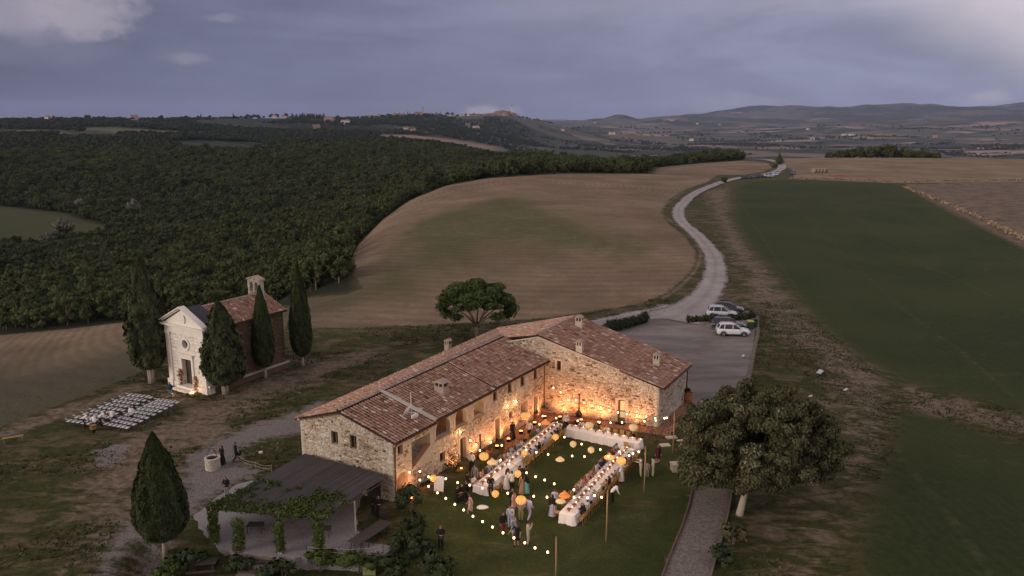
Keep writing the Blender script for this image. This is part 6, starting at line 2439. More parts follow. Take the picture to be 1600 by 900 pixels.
# creeper over the front of the roof
lob = []
rv_ = random.Random(5)
for k in range(70):
    a = rv_.random()
    f_ = abs(rv_.gauss(0, 0.06))
    p = Pf0.lerp(Pf1, a).lerp(Pw0.lerp(Pw1, a), f_)
    lob.append((p.x, p.y, p.z + 0.02, rv_.uniform(.2, .45), rv_.uniform(.2, .45), rv_.uniform(.12, .26)))
for k in range(75):
    a, f_ = rv_.gauss(0.74, 0.13), abs(rv_.gauss(0.14, 0.2))
    p = Pf0.lerp(Pf1, min(max(a, 0), 1)).lerp(Pw0.lerp(Pw1, min(max(a, 0), 1)), min(f_, .6))
    lob.append((p.x, p.y, p.z + 0.06, rv_.uniform(.2, .5), rv_.uniform(.2, .5), rv_.uniform(.1, .28)))
for k in range(60):
    a, f_ = abs(rv_.gauss(0, 0.16)), rv_.uniform(0, 0.5)
    p = Pf0.lerp(Pf1, min(max(a, 0), 1)).lerp(Pw0.lerp(Pw1, min(max(a, 0), 1)), f_)
    lob.append((p.x, p.y, p.z + 0.04, rv_.uniform(.15, .4), rv_.uniform(.15, .4), rv_.uniform(.08, .2)))
part('creeper', crown_mesh('creeper', M['leaf_vine'], lob, 420, 0.12, 820, core=0.6, elong=1.3, up=0.1), pg)

# timber steps down into the garden
stp = thing('garden_steps', 'shallow timber edged steps going down from the terrace', 'steps')
c0_, c1_ = G(384, 865), G(430, 868)
dv = (c1_ - c0_).normalized()
nv_ = Vector((dv.y, -dv.x, 0))
for k in range(5):
    bm_ = MB()
    c_ = (c0_ + c1_) / 2 + nv_ * (0.15 + 0.32 * k)
    bm_.box((c_.x, c_.y, -0.08 - 0.15 * k), ((c1_ - c0_).length, 0.34, 0.14), rz=math.atan2(dv.y, dv.x))
    part('tread', bm_.mesh('tread', M['darkwood' if k % 2 else 'drystone']), stp)

# well
q = G(333, 732)
wl_ = thing('stone_well', 'round pale stone well with an iron hoop over it', 'well', q)
me_ = MB().lathe([(0.60, -0.1), (0.58, 0.0), (0.58, 0.86), (0.64, 0.88), (0.64, 1.0), (0.44, 1.0), (0.44, 0.4)], seg=28, cap=False).mesh('shaft', M['stonecap'])
part('shaft', me_, wl_)
mb = MB()
mb.lathe([(0.45, 0.9), (0.43, 0.92), (0.01, 0.93)], seg=20, cap=False)
part('lid', mb.mesh('lid', M['iron']), wl_)
mb = MB()
mb.tube([(-0.45, 0, 1.0), (-0.18, 0, 1.75), (0.18, 0, 1.75), (0.45, 0, 1.0)], 0.03, 6)
part('hoop', mb.mesh('hoop', M['iron']), wl_)
wst_ = Wall((0, 0), (1, 0))
mb = MB()
for r_ in range(5):
    for k in range(14):
        a0_, a1_ = 2 * math.pi * (k + (r_ % 2) * .5 + .03) / 14, 2 * math.pi * (k + 1 + (r_ % 2) * .5 - .03) / 14
        mb.cur = random.random()
        z0_, z1_ = 0.02 + r_ * 0.168, 0.02 + r_ * 0.168 + 0.15
        q4 = [(0.575 * math.cos(a0_), 0.575 * math.sin(a0_), z0_), (0.575 * math.cos(a1_), 0.575 * math.sin(a1_), z0_), (0.575 * math.cos(a1_), 0.575 * math.sin(a1_), z1_), (0.575 * math.cos(a0_), 0.575 * math.sin(a0_), z1_)]
        am_ = (a0_ + a1_) / 2
        mb.prism(q4, (0.035 * math.cos(am_), 0.035 * math.sin(am_), 0))
part('stone', mb.mesh('stone', M['stonecap']), wl_, kind='stuff')

# rope fences
def rope_fence(label, pts, h, mat_='pole', sag=0.16, rad=0.03):
    t = thing('rope_fence', label, 'fence')
    for p in pts:
        bm_ = MB().tube([p + Vector((0, 0, -0.1)), p + Vector((0, 0, h))], rad, 6)
        part('post', bm_.mesh('post', M[mat_]), t)
    for a, b in zip(pts[:-1], pts[1:]):
        for hh in (h - 0.06, h * 0.5):
            mb = MB()
            mb.tube([a.lerp(b, k / 6) + Vector((0, 0, hh - sag * 4 * (k / 6) * (1 - k / 6))) for k in range(7)], 0.014, 5)
            part('rope', mb.mesh('rope', M['rope']), t)
    return t


rope_fence('low wooden post and rope fence beside the well', [G(372.5, 722), G(399, 732), G(424.5, 737)], 0.62)
rope_fence('thin iron post and rope fence along the terrace edge', [G(480, 869), G(521, 871), G(566, 872), G(599, 866)], 0.75, 'iron', 0.08, 0.02)
# trestle table
q0, q1, q2, q3 = G(543, 845, .8), G(561.5, 850.6, .8), G(614, 816.5, .8), G(594, 811, .8)
tt = thing('trestle_table', 'long dark trestle table standing on the gravel terrace', 'table')
part('tabletop', MB().prism([q0, q1, q2, q3], (0, 0, -0.05)).mesh('tabletop', M['darkwood']), tt)
for f_ in (0.1, 0.36, 0.62, 0.88):
    for (a, b) in ((q0, q3), (q1, q2)):
        p = a.lerp(b, f_)
        oth = (q1 if a == q0 else q0).lerp(q2 if a == q0 else q3, f_)
        ins = p.lerp(oth, 0.12)
        dn_ = (q3 - q0).normalized() * 0.25
        for sg in (-1, 1):
            part('leg', MB().tube([ins + Vector((0, 0, -0.05)), Vector((ins.x, ins.y, 0.03)) + dn_ * sg], 0.025, 5).mesh('leg', M['iron']), tt)
# small dark tables under the pergola
for (px, py, lab) in ((505, 838, 'small folding table half hidden behind the ivy pillars'), (400, 832, 'low bench under the left of the pergola')):
    q = G(px, py)
    t = thing('garden_table', lab, 'table', q)
    part('tabletop', MB().box((0, 0, 0.62), (1.1, 0.7, 0.04)).mesh('tabletop', M['reed']), t)
    for sx in (-1, 1):
        for sy in (-1, 1):
            part('leg', MB().tube([(sx * .48, sy * .28, 0), (sx * .48, sy * .28, .6)], 0.02, 5).mesh('leg', M['iron']), t)
# barrel by the gable door, sign, picnic table, light box
q = G(600, 812)
t = thing('wooden_barrel', 'dark barrel standing against the gable wall under the pergola', 'barrel', q)
part('staves', MB().lathe([(0.28, 0), (0.36, 0.3), (0.38, 0.5), (0.36, 0.7), (0.28, 1.0), (0.25, 0.98), (0.0, 0.97)], seg=18, cap=False).mesh('staves', M['darkwood']), t)
for z in (0.15, 0.42, 0.62, 0.87):
    part('hoop', MB().lathe([(0.33 if z < .2 or z > .8 else .384, z), (0.335 if z < .2 or z > .8 else .386, z + 0.04)], seg=18, cap=False).mesh('hoop', M['iron']), t)
q = W(577, 900)
t = thing('garden_sign', 'small lime green board with a wire hoop in the lower garden', 'sign', q)
M['lime'] = mat('lime_paint', (0.22, 0.24, 0.09), 0.7)
part('board', MB().box((0, 0, 0.35), (0.85, 0.05, 0.6)).mesh('board', M['lime']), t)
part('hoop', MB().tube([(0.3 * math.cos(a), 0, 0.72 + 0.42 * math.sin(a)) for a in np.linspace(0, math.pi, 9)], 0.015, 5).mesh('hoop', M['iron']), t)
for sx in (-1, 1):
    part('leg', MB().tube([(sx * .35, 0.04, -0.2), (sx * .35, 0.04, 0.1)], 0.02, 5).mesh('leg', M['iron']), t)
q = W(318, 893)
t = thing('picnic_table', 'weathered dark picnic table in the garden left of the steps', 'picnic table', q, 0.15)
for k in range(4):
    part('plank', MB().box((0, -0.3 + 0.2 * k, 0.72), (1.8, 0.18, 0.04)).mesh('plank', M['darkwood']), t)
for sy in (-1, 1):
    part('bench', MB().box((0, sy * 0.75, 0.43), (1.8, 0.25, 0.04)).mesh('bench', M['darkwood']), t)
    for sx in (-1, 1):
        part('leg', MB().tube([(sx * .7, sy * .2, .7), (sx * .7, sy * .7, 0)], 0.04, 4).mesh('leg', M['darkwood']), t)
q = W(21, 690)
t = thing('wooden_bench', 'small pale wooden bench alone on the dark grass far left', 'bench', q, 0.5)
part('seat', MB().box((0, 0, 0.45), (1.6, 0.35, 0.05)).mesh('seat', M['pole']), t)
for sx in (-1, 1):
    for sy in (-1, 1):
        part('leg', MB().tube([(sx * .7, sy * .13, 0), (sx * .7, sy * .13, .43)], 0.03, 5).mesh('leg', M['pole']), t)
q = G(406, 708)
t = thing('marker_post', 'thin post with a little white box on the grass beyond the rope fence', 'post', q)
part('post', MB().tube([(0, 0, -.1), (0, 0, .6)], 0.02, 5).mesh('post', M['iron']), t)
part('box', MB().box((0.1, -.05, .1), (0.3, .2, .18)).mesh('box', M['white']), t)

# ---- pots, planters, covers, lumps on the lawn
POT = MB().lathe([(0.22, 0), (0.30, 0.1), (0.42, 0.42), (0.44, 0.62), (0.36, 0.74), (0.42, 0.80), (0.42, 0.86), (0.36, 0.86), (0.34, 0.76), (0.0, 0.74)], seg=20, cap=False).mesh('jar', M['terracotta'], True)


def pot(label, q, s_, plant=None, seed=0):
    t = thing('terracotta_pot', label, 'pot', q, scale=s_)
    part('jar', POT, t)
    if plant:
        part('plant', crown_mesh('plant', M[plant], ellipsoid_lobes((0, 0, 1.0), (.4, .4, .3), 6, seed, lob=.5), 500, .12, seed, core=.6, up=.4), t)
    return t


pot('big terracotta jar in the corner of the two wings', G(861, 640.5) + Vector((0, 0, .06)), 1.15)
pot('terracotta jar with a dark plant at the end of the long wing', G(848.5, 647) + Vector((0, 0, .06)), 0.7, 'leaf_hedge', 831)
pot('big orange jar beyond the corner of the cross wing', G(1075, 629), 1.25, 'leaf_hedge', 832)
pot('terracotta pot with a shrub under the arched niche', G(838, 654) + Vector((0, 0, .06)), 0.6, 'leaf_hedge', 833)
pot('pot with a dark plant beside the second courtyard door', G(764, 712) + Vector((0, 0, .06)), 0.6, 'leaf_rose', 834)
pot('pot with spiky dark plant left of the first courtyard door', G(715, 741) + Vector((0, 0, .06)), 0.55, 'leaf_hedge', 835)
q = WAB.pt(3.2, 0.06, 0.55)
t = thing('planter_box', 'long terracotta planter below the stair opening', 'planter', q, rzf)
part('trough', MB().prism([(-.7, -.2, 0), (.7, -.2, 0), (.78, -.25, .4), (-.78, -.25, .4)], (0, .45, 0)).mesh('trough', M['terracotta']), t)
part('plant', crown_mesh('plant', M['leaf_hedge'], [(x, 0, .5, .22, .2, .2) for x in (-.5, -.15, .2, .5)], 500, .12, 841, core=.6, up=.4), t)
# climbing shrub on the facade
t = thing('climbing_shrub', 'pale climbing shrub on the courtyard wall by the low window', 'shrub', WAB.pt(6.9, 0, 0.12))
part('foliage', crown_mesh('foliage', M['leaf_rose'], [(u_ab.x * a, u_ab.y * a, z, .33, .3, .3) for a, z in ((-.6, .9), (-.2, .7), (.2, .9), (.5, 1.1), (0, 1.3), (-.3, .35), (.25, .4), (.6, .7), (-.9, .6))], 480, .10, 842, core=0.0, up=.2), t)
part('stem', MB().tube([(0, 0, 0), (u_ab.x * .1, u_ab.y * .1, 1.4)], 0.03, 5).mesh('stem', M['bark']), t)
for (px, py, sx, sy, lab) in ((1049, 684, 1.0, .55, 'pale stone cover slab on the lawn nearest the wall corner'), (1039, 696, .9, .6, 'pale stone cover slab on the lawn beside the first'), (1064, 689, .7, .35, 'narrow pale slab at the foot of the garden pole')):
    q = G(px, py)
    thing('cover_slab', lab, 'slab', (q.x, q.y, 0.0), 0.2, data=MB().box((0, 0, .04), (sx, sy, .08)).mesh('cover_slab', M['stonecap']))
q = G(1060, 735)
t = thing('stone_trough', 'low weathered stone trough half under the oak', 'trough', q, 0.1)
part('block', MB().box((0, 0, .3), (1.2, .7, .6)).mesh('block', M['stonecap']), t)
part('rim', MB().box((0, 0, .62), (1.3, .8, .06)).mesh('rim', M['stonecap']), t)
q = G(753, 796)
t = thing('floor_cushion', 'pale rumpled cushion dropped on the lawn', 'cushion', q, 0.3, data=MB().lathe([(0.05, 0.0), (.42, .03), (.5, .12), (.4, .22), (.15, .25), (0, .24)], seg=14, cap=False, sy=.7, wob=lambda t_, i: 1 + .08 * math.sin(3 * t_ + i)).mesh('floor_cushion', M['cloth'], True))
# kerb along the lawn side of the path, rough stone edging of the forecourt
kb = []
for i in range(0, len(PATH_W) - 1):
    a, b = np.array(PATH_W[i]), np.array(PATH_W[i + 1])
    d = (b - a)[:2]
    d /= np.linalg.norm(d)
    nn = np.array([-d[1], d[0]])
    for sg in (-1, 1):
        kb.append((Vector((*(a[:2] + nn * sg * (a[2] / 2 + .06)), 0)), Vector((*(b[:2] + nn * sg * (b[2] / 2 + .06)), 0)), sg))
for sg, lab in ((-1, 'stone edging of the gravel path beside the lawn'), (1, 'stone edging of the gravel path on the oak side')):
    t = thing('path_edging', lab, 'edging')
    for a, b, s_ in kb:
        if s_ == sg:
            c_ = (a + b) / 2
            part('edging_stone', MB().box((c_.x, c_.y, float(Zt(c_.x, c_.y)) + .06), ((b - a).length * .96, .12, .2), rz=math.atan2((b - a).y, (b - a).x)).mesh('edging_stone', M['drystone'] if sg > 0 else M['brickbed']), t)
t = thing('boundary_wall', 'low rough dry stone edging along the right of the forecourt', 'wall')
bw = [G(*q) for q in dens([(1183, 497), (1184, 520), (1177, 560), (1168, 600), (1160, 628)], 6, False)]
cnt = 0
for a, b in zip(bw[:-1], bw[1:]):
    n_ = max(1, int((b - a).length / .5))
    for k in range(n_):
        c_ = a.lerp(b, (k + .5) / n_)
        cnt += 1
        zz_ = float(Zt(c_.x, c_.y))
        part('stone', MB().box((c_.x + random.uniform(-.06, .06), c_.y, zz_ + .10), (.42 * random.uniform(.8, 1.1), .30 * random.uniform(.8, 1.2), .34 * random.uniform(.8, 1.1)), rz=random.uniform(0, 1)).mesh('stone', M['drystone']), t)
for (px, py, s_, lab) in ((1281, 583, .8, 'white sheet of metal lying in the rough grass right of the oak'), (1321, 611, .4, 'small pale scrap beside the dirt track'), (1266, 621, .25, 'small white stone in the grass above the oak'), (1161, 558, .4, 'white scrap on the forecourt gravel')):
    q = W(px, py)
    thing('scrap_sheet', lab, 'scrap', (q.x, q.y, q.z + .03), random.random(), data=MB().prism([(-.8 * s_, -.3 * s_, .05), (.7 * s_, -.35 * s_, .1), (.9 * s_, .3 * s_, .18), (-.6 * s_, .35 * s_, .08)], (0, 0, .06)).mesh('scrap_sheet', M['chairwhite']))
# bins
for (px, py, lm_, lab) in ((1172, 514, 'yellow', 'dark green wheeled bin with a yellow lid beside the white car'), (1178, 511, 'iron', 'dark wheeled bin behind the yellow lidded one')):
    q = G(px, py)
    if 'yellow' not in M:
        M['yellow'] = mat('yellow_plastic', (0.42, 0.34, 0.08), 0.5)
        M['green'] = mat('green_plastic', (0.03, 0.07, 0.035), 0.5)
    t = thing('wheeled_bin', lab, 'bin', q)
    part('body', MB().prism([(-.32, -.33, .1), (.32, -.33, .1), (.4, -.4, 1.1), (-.4, -.4, 1.1)], (0, .7, 0)).mesh('body', M['green']), t)
    part('lid', MB().prism([(-.43, -.44, 1.1), (.43, -.44, 1.1), (.38, -.4, 1.2), (-.38, -.4, 1.2)], (0, .82, 0)).mesh('lid', M[lm_]), t)
    for sx in (-1, 1):
        w_ = MB().tube([(sx * .33, .3, .1), (sx * .4, .3, .1)], .1, 10).mesh('wheel', M['iron'])
        part('wheel', w_, t)

# ================================================================ CARS
def carpaint(name, c_):
    m_ = mat(name, c_, 0.28, spec=0.5)
    m_.node_tree.nodes['Principled BSDF'].inputs['Coat Weight'].default_value = 0.6
    return m_


M['car_white'] = carpaint('white_car_paint', (0.72, 0.72, 0.74))
M['car_silver'] = carpaint('silver_car_paint', (0.50, 0.52, 0.56))
M['car_dark'] = carpaint('dark_car_paint', (0.03, 0.032, 0.04))
M['car_blue'] = carpaint('blue_car_paint', (0.06, 0.10, 0.2))
M['car_red'] = carpaint('red_paint', (0.35, 0.03, 0.02))
M['tyre'] = mat('tyre', (0.015, 0.015, 0.016), 0.8)
M['rim'] = mat('alloy', (0.4, 0.4, 0.42), 0.35, metal=0.8)
M['trim'] = mat('black_trim', (0.018, 0.018, 0.02), 0.5)
M['lampred'] = mat('tail_lamp', (0.25, 0.02, 0.02), 0.3)
M['lampclear'] = mat('head_lamp', (0.6, 0.6, 0.62), 0.2)


def loft(secs):
    """secs: list of rings (lists of points) all of one length"""
    vs = [p for s_ in secs for p in s_]
    n = len(secs[0])
    fs = []
    for i in range(len(secs) - 1):
        for k in range(n):
            k2 = (k + 1) % n
            fs.append((i * n + k, (i + 1) * n + k, (i + 1) * n + k2, i * n + k2))
    fs.append(tuple(range(n)))
    fs.append(tuple(reversed(range((len(secs) - 1) * n, len(secs) * n))))
    return vs, fs


def car_meshes():
    # profile along x (front +x): belt height, half width
    st = [(-2.18, 0.42, 0.72, 0.70), (-2.12, 0.34, 0.98, 0.80), (-1.9, 0.28, 1.06, 0.87), (-1.3, 0.26, 1.05, 0.91), (-0.5, 0.25, 1.03, 0.92), (0.5, 0.25, 1.02, 0.92), (0.95, 0.26, 1.0, 0.91), (1.5, 0.28, 0.94, 0.88), (1.95, 0.32, 0.84, 0.80), (2.16, 0.40, 0.72, 0.66)]
    secs = []
    for x, zb, zt, hw in st:
        secs.append([(x, -hw * .93, zb), (x, -hw, zb + .15), (x, -hw, (zb + zt) / 2 + .08), (x, -hw * .94, zt - .03), (x, -hw * .8, zt), (x, hw * .8, zt), (x, hw * .94, zt - .03), (x, hw, (zb + zt) / 2 + .08), (x, hw, zb + .15), (x, hw * .93, zb)])
    vs, fs = loft(secs)
    body = MB().add(vs, fs)
    gh = [(-2.02, 1.02, 1.04, .74, .74), (-1.78, 1.02, 1.50, .78, .60), (-1.4, 1.02, 1.60, .80, .61), (-0.4, 1.0, 1.63, .81, .62), (0.25, 1.0, 1.57, .81, .60), (0.62, .99, 1.35, .80, .62), (1.12, .97, 1.0, .78, .72)]
    gs = [[(x, -w0, z0), (x, -w1, z1), (x, w1, z1), (x, w0, z0)] for x, z0, z1, w0, w1 in gh]
    vs, fs = loft(gs)
    glass = MB().add(vs, fs)
    roof = MB()
    rs_ = [[(x, -w1 - .02, z1 - .05), (x, -w1 + .05, z1 + .025), (x, w1 - .05, z1 + .025), (x, w1 + .02, z1 - .05)] for x, z0, z1, w0, w1 in gh[1:5]]
    vs, fs = loft(rs_)
    roof.add(vs, fs)
    pill = MB()
    for sy in (-1, 1):
        for (x0, z0, w0, x1, z1, w1, t_) in ((-2.0, 1.04, .75, -1.7, 1.5, .62, .07), (-1.25, 1.03, .82, -1.15, 1.58, .63, .05), (-0.15, 1.02, .825, -0.1, 1.6, .63, .045), (1.1, 1.0, .79, 0.3, 1.55, .62, .045)):
            pill.tube([(x0, sy * w0, z0), (x1, sy * w1, z1)], t_, 4)
        pill.box((0.85, sy * .97, 1.08), (.16, .16, .13))
        pill.tube([(-1.6, sy * .55, 1.66), (0.1, sy * .55, 1.66)], .025, 4)
    return body, glass, roof, pill


_cb, _cg, _cr, _cp = car_meshes()
CAR_GLASS = _cg.mesh('window', M['glass'])
WHEEL = MB().tube([(0, -.11, 0), (0, -.1, 0), (0, .1, 0), (0, .11, 0)], [.27, .33, .33, .27], 18).mesh('tyre', M['tyre'], False)
RIMM = MB()
RIMM.tube([(0, -.115, 0), (0, .115, 0)], .20, 12)
for k in range(5):
    a = 2 * math.pi * k / 5
    RIMM.box((.12 * math.cos(a), 0, .12 * math.sin(a)), (.05, .25, .05))
RIMM = RIMM.mesh('rim', M['rim'])
SKIRT = MB()
for sy in (-1, 1):
    SKIRT.box((0, sy * .9, .3), (2.3, .06, .14))
    for x in (-1.32, 1.32):
        pts = [(x + .40 * math.cos(a), sy * .915, .35 + .40 * math.sin(a)) for a in np.linspace(-.2, math.pi + .2, 9)]
        SKIRT.tube(pts, .045, 5)
SKIRT.box((2.12, 0, .42), (.12, 1.2, .2))
SKIRT.box((-2.14, 0, .46), (.12, 1.3, .22))
SKIRT_T = SKIRT.mesh('cladding', M['trim'])


def car(label, q, rz, paint, group=None, s=1.0, roof_dark=False):
    t = thing('parked_car', label, 'car', q, rz, group, scale=s)
    part('body', _cb.mesh('body', M[paint], True), t)
    part('roof', _cr.mesh('roof', M['car_dark' if roof_dark else paint], True), t)
    part('window', CAR_GLASS, t)
    part('pillar', _cp.mesh('pillar', M['trim'] if roof_dark else M[paint]), t)
    part('cladding', SKIRT_T, t)
    for x in (-1.32, 1.32):
        for sy in (-1, 1):
            w_ = link('wheel', WHEEL, t, (x, sy * .82, .33))
            KIDS.setdefault(t.name, []).append(w_)
            part('rim', RIMM, w_)
    for sy in (-1, 1):
        part('headlight', MB().box((2.03, sy * .58, .74), (.2, .3, .13)).mesh('headlight', M['lampclear']), t)
        part('tail_light', MB().box((-2.13, sy * .6, .86), (.12, .28, .17)).mesh('tail_light', M['lampred']), t)
    for sy in (-1, 1):
        for x in (-.62, .38):
            part('door_line', MB().box((x + .5, sy * .925, .66), (.012, .012, .6)).mesh('door_line', M['trim']), t)
    part('number_plate', MB().box((-2.19, 0, .62), (.03, .5, .12)).mesh('number_plate', M['white']), t)
    return t


car('white compact SUV parked nearest on the forecourt', G(1144.5, 523.5), math.radians(-6), 'car_white')
car('dark grey car parked tight behind the nearest white SUV', G(1137, 513.5), math.radians(-4), 'car_dark')
car('silvery white SUV parked beyond the thin hedge', G(1127, 495), math.radians(-10), 'car_silver')
car('black car with roof bars behind the silvery SUV', G(1138, 488.5), math.radians(-12), 'car_dark')
far_cars = [(1164, 279.5, 'car_dark', 'black car, lowest in the row parked along the far road'), (1171, 278.5, 'car_dark', 'black car second in the row along the far road'), (1181, 277.5, 'car_blue', 'dark blue car in the row along the far road'), (1189, 277.5, 'car_dark', 'grey dark car in the middle of the far road row'),
            (1197, 276.5, 'car_white', 'white car in the middle of the far road row'), (1204, 277, 'car_silver', 'silver car right of the middle of the far road row'), (1203, 274.5, 'car_silver', 'pale car on the far side of the roadside row'),
            (1211, 274.5, 'car_white', 'white car last but one in the far road row'), (1214, 272, 'car_silver', 'silver car at the upper end of the far road row')]
for (px, py, pt_, lab) in far_cars:
    q = W(px, py)
    car(lab, q, math.radians(18 + random.uniform(-8, 8)), pt_, 'cars parked along the far road')
car('blue van standing alone on the stubble right of the bend', W(1239, 272.5), math.radians(80), 'car_blue', s=1.25)
# red farm machine and straw bales on the stubble
q = W(1312, 277)
t = thing('farm_trailer', 'small red farm implement lying at the stubble edge', 'implement', q)
part('beam', MB().box((0, 0, .9), (6, .5, .4)).mesh('beam', M['car_red']), t)
for k in range(6):
    part('tine', MB().tube([(-2.5 + k, 0, .8), (-2.5 + k, -.5, 0)], .12, 5).mesh('tine', M['car_red']), t)
for k, px in enumerate((1273, 1278, 1283, 1288)):
    q = W(px, 270)
    b_ = MB()
    b_.tube([(-.9, 0, .95), (.9, 0, .95)], [.95, .95], 14)
    thing('straw_bale', 'round straw bale in the short row on the stubble', 'bale', q, .6, 'straw bales on the stubble', scale=1.5, data=b_.mesh('straw_bale', M['reeds']))

# ================================================================ PEOPLE
M['skin'] = mat('skin', (0.42, 0.24, 0.16), 0.6)
for nm_, c_ in dict(hair_dark=(0.02, 0.014, 0.010), hair_brown=(0.07, 0.04, 0.022), hair_fair=(0.25, 0.16, 0.08), c_black=(0.014, 0.013, 0.015), c_white=(0.72, 0.70, 0.68), c_cream=(0.55, 0.49, 0.38), c_lblue=(0.34, 0.39, 0.50),
                    c_lav=(0.40, 0.38, 0.52), c_beige=(0.45, 0.38, 0.28), c_navy=(0.03, 0.04, 0.08), c_grey=(0.22, 0.21, 0.21), c_olive=(0.20, 0.19, 0.06), c_red=(0.24, 0.03, 0.035), c_rose=(0.52, 0.27, 0.25), c_teal=(0.13, 0.38, 0.36),
                    c_tan=(0.32, 0.2, 0.12), c_denim=(0.12, 0.18, 0.28), c_burg=(0.06, 0.015, 0.025), c_green=(0.07, 0.12, 0.06), c_shoe=(0.02, 0.016, 0.014)).items():
    M[nm_] = mat('cloth_' + nm_[2:] if nm_[0] == 'c' else nm_, c_, 0.85)
M['c_floral'] = mat('cloth_floral', (0.55, 0.42, 0.38), 0.85, col2=(0.28, 0.10, 0.10), vscale=14)
M['c_pattern'] = mat('cloth_pattern', (0.60, 0.60, 0.64), 0.85, col2=(0.13, 0.15, 0.28), vscale=12)
CN = dict(c_black='black', c_white='white', c_cream='cream', c_lblue='pale blue', c_lav='lavender', c_beige='beige', c_navy='navy', c_grey='grey', c_olive='olive', c_red='red', c_rose='rose pink', c_teal='teal', c_tan='tan', c_denim='denim blue', c_burg='burgundy', c_green='dark green', c_floral='flowered', c_pattern='patterned')

STAND = dict(pel=(0, 0, .95), che=(0, .0, 1.26), nb=(0, -.01, 1.46), nk=(0, .01, 1.53), hd=(0, .03, 1.62), tp=(0, .02, 1.71),
             sL=(-.19, -.01, 1.41), eL=(-.25, -.03, 1.14), wL=(-.26, .06, .90), hL=(-.26, .09, .83), sR=(.19, -.01, 1.41), eR=(.25, -.03, 1.14), wR=(.26, .06, .90), hR=(.26, .09, .83),
             pL=(-.095, 0, .90), kL=(-.10, .02, .50), aL=(-.10, -.02, .09), tL=(-.12, .15, .035), pR=(.095, 0, .90), kR=(.10, .02, .50), aR=(.10, -.02, .09), tR=(.12, .15, .035))


def pose(**kw):
    d = dict(STAND)
    d.update(kw)
    return d


POSES = {
    'stand': STAND,
    'glass': pose(eR=(.25, .02, 1.15), wR=(.17, .25, 1.20), hR=(.15, .31, 1.24), hd=(.02, .04, 1.62)),
    'talk': pose(eR=(.26, .0, 1.15), wR=(.10, .22, 1.12), hR=(.04, .26, 1.13), eL=(-.26, .0, 1.15), wL=(-.10, .24, 1.10), hL=(-.04, .28, 1.11)),
    'walk': pose(kL=(-.10, .20, .52), aL=(-.10, .22, .10), tL=(-.11, .38, .05), kR=(.10, .02, .50), aR=(.10, -.26, .12), tR=(.11, -.12, .035), eL=(-.25, -.12, 1.16), wL=(-.25, -.06, .92), hL=(-.25, -.02, .86), wR=(.25, .16, .94), hR=(.25, .21, .88)),
    'photo': pose(eR=(.27, .12, 1.26), wR=(.10, .26, 1.48), hR=(.05, .27, 1.55), eL=(-.27, .12, 1.26), wL=(-.10, .26, 1.48), hL=(-.05, .27, 1.55)),
    'reach': pose(che=(0, .04, 1.25), eL=(-.24, .16, 1.30), wL=(-.16, .40, 1.32), hL=(-.14, .48, 1.33), eR=(.24, .16, 1.30), wR=(.16, .40, 1.36), hR=(.14, .48, 1.38)),
    'bend': pose(pel=(0, -.10, .93), che=(0, .16, 1.14), nb=(0, .31, 1.24), nk=(0, .37, 1.26), hd=(0, .45, 1.27), tp=(0, .53, 1.28), sL=(-.19, .27, 1.20), sR=(.19, .27, 1.20), eL=(-.22, .34, .95), wL=(-.16, .46, .74), hL=(-.15, .50, .67),
                 eR=(.22, .34, .95), wR=(.16, .46, .74), hR=(.15, .50, .67), pL=(-.095, -.08, .88), pR=(.095, -.08, .88)),
    'arm_out': pose(eR=(.36, .02, 1.18), wR=(.52, .08, .98), hR=(.57, .10, .92), aR=(.12, .08, .09), tR=(.14, .24, .035), kR=(.11, .08, .5)),
    'sit': dict(pel=(0, 0, .53), che=(0, .02, .85), nb=(0, .03, 1.05), nk=(0, .05, 1.12), hd=(0, .08, 1.21), tp=(0, .07, 1.30), sL=(-.19, .02, 1.0), eL=(-.25, .14, .78), wL=(-.16, .36, .80), hL=(-.14, .43, .80),
                sR=(.19, .02, 1.0), eR=(.25, .14, .78), wR=(.16, .36, .80), hR=(.14, .43, .80), pL=(-.10, .04, .51), kL=(-.13, .42, .50), aL=(-.13, .40, .10), tL=(-.14, .55, .035), pR=(.10, .04, .51), kR=(.13, .42, .50), aR=(.13, .40, .10), tR=(.14, .55, .035)),
}
POSES['sit_turn'] = dict(POSES['sit'], hd=(.05, .07, 1.21), tp=(.05, .05, 1.30), che=(.03, .0, .85), eR=(.28, .05, .80), wR=(.30, .30, .78), hR=(.30, .37, .78))
POSES['sit_lean'] = dict(POSES['sit'], che=(0, .10, .84), nb=(0, .16, 1.02), nk=(0, .19, 1.08), hd=(0, .25, 1.16), tp=(0, .26, 1.25), sL=(-.19, .14, .98), sR=(.19, .14, .98), eL=(-.26, .26, .80), eR=(.26, .26, .80), wR=(.10, .40, .90), hR=(.06, .38, .97))
RAD = dict(pel=(.145, .12), che=(.155, .115), nb=(.075, .07), nk=(.052, .052), hd=(.088, .098), tp=(.06, .066), sL=(.06, .06), eL=(.043, .043), wL=(.028, .028), hL=(.034, .026), sR=(.06, .06), eR=(.043, .043), wR=(.028, .028), hR=(.034, .026),
           pL=(.095, .095), kL=(.062, .062), aL=(.042, .042), tL=(.032, .032), pR=(.095, .095), kR=(.062, .062), aR=(.042, .042), tR=(.032, .032))
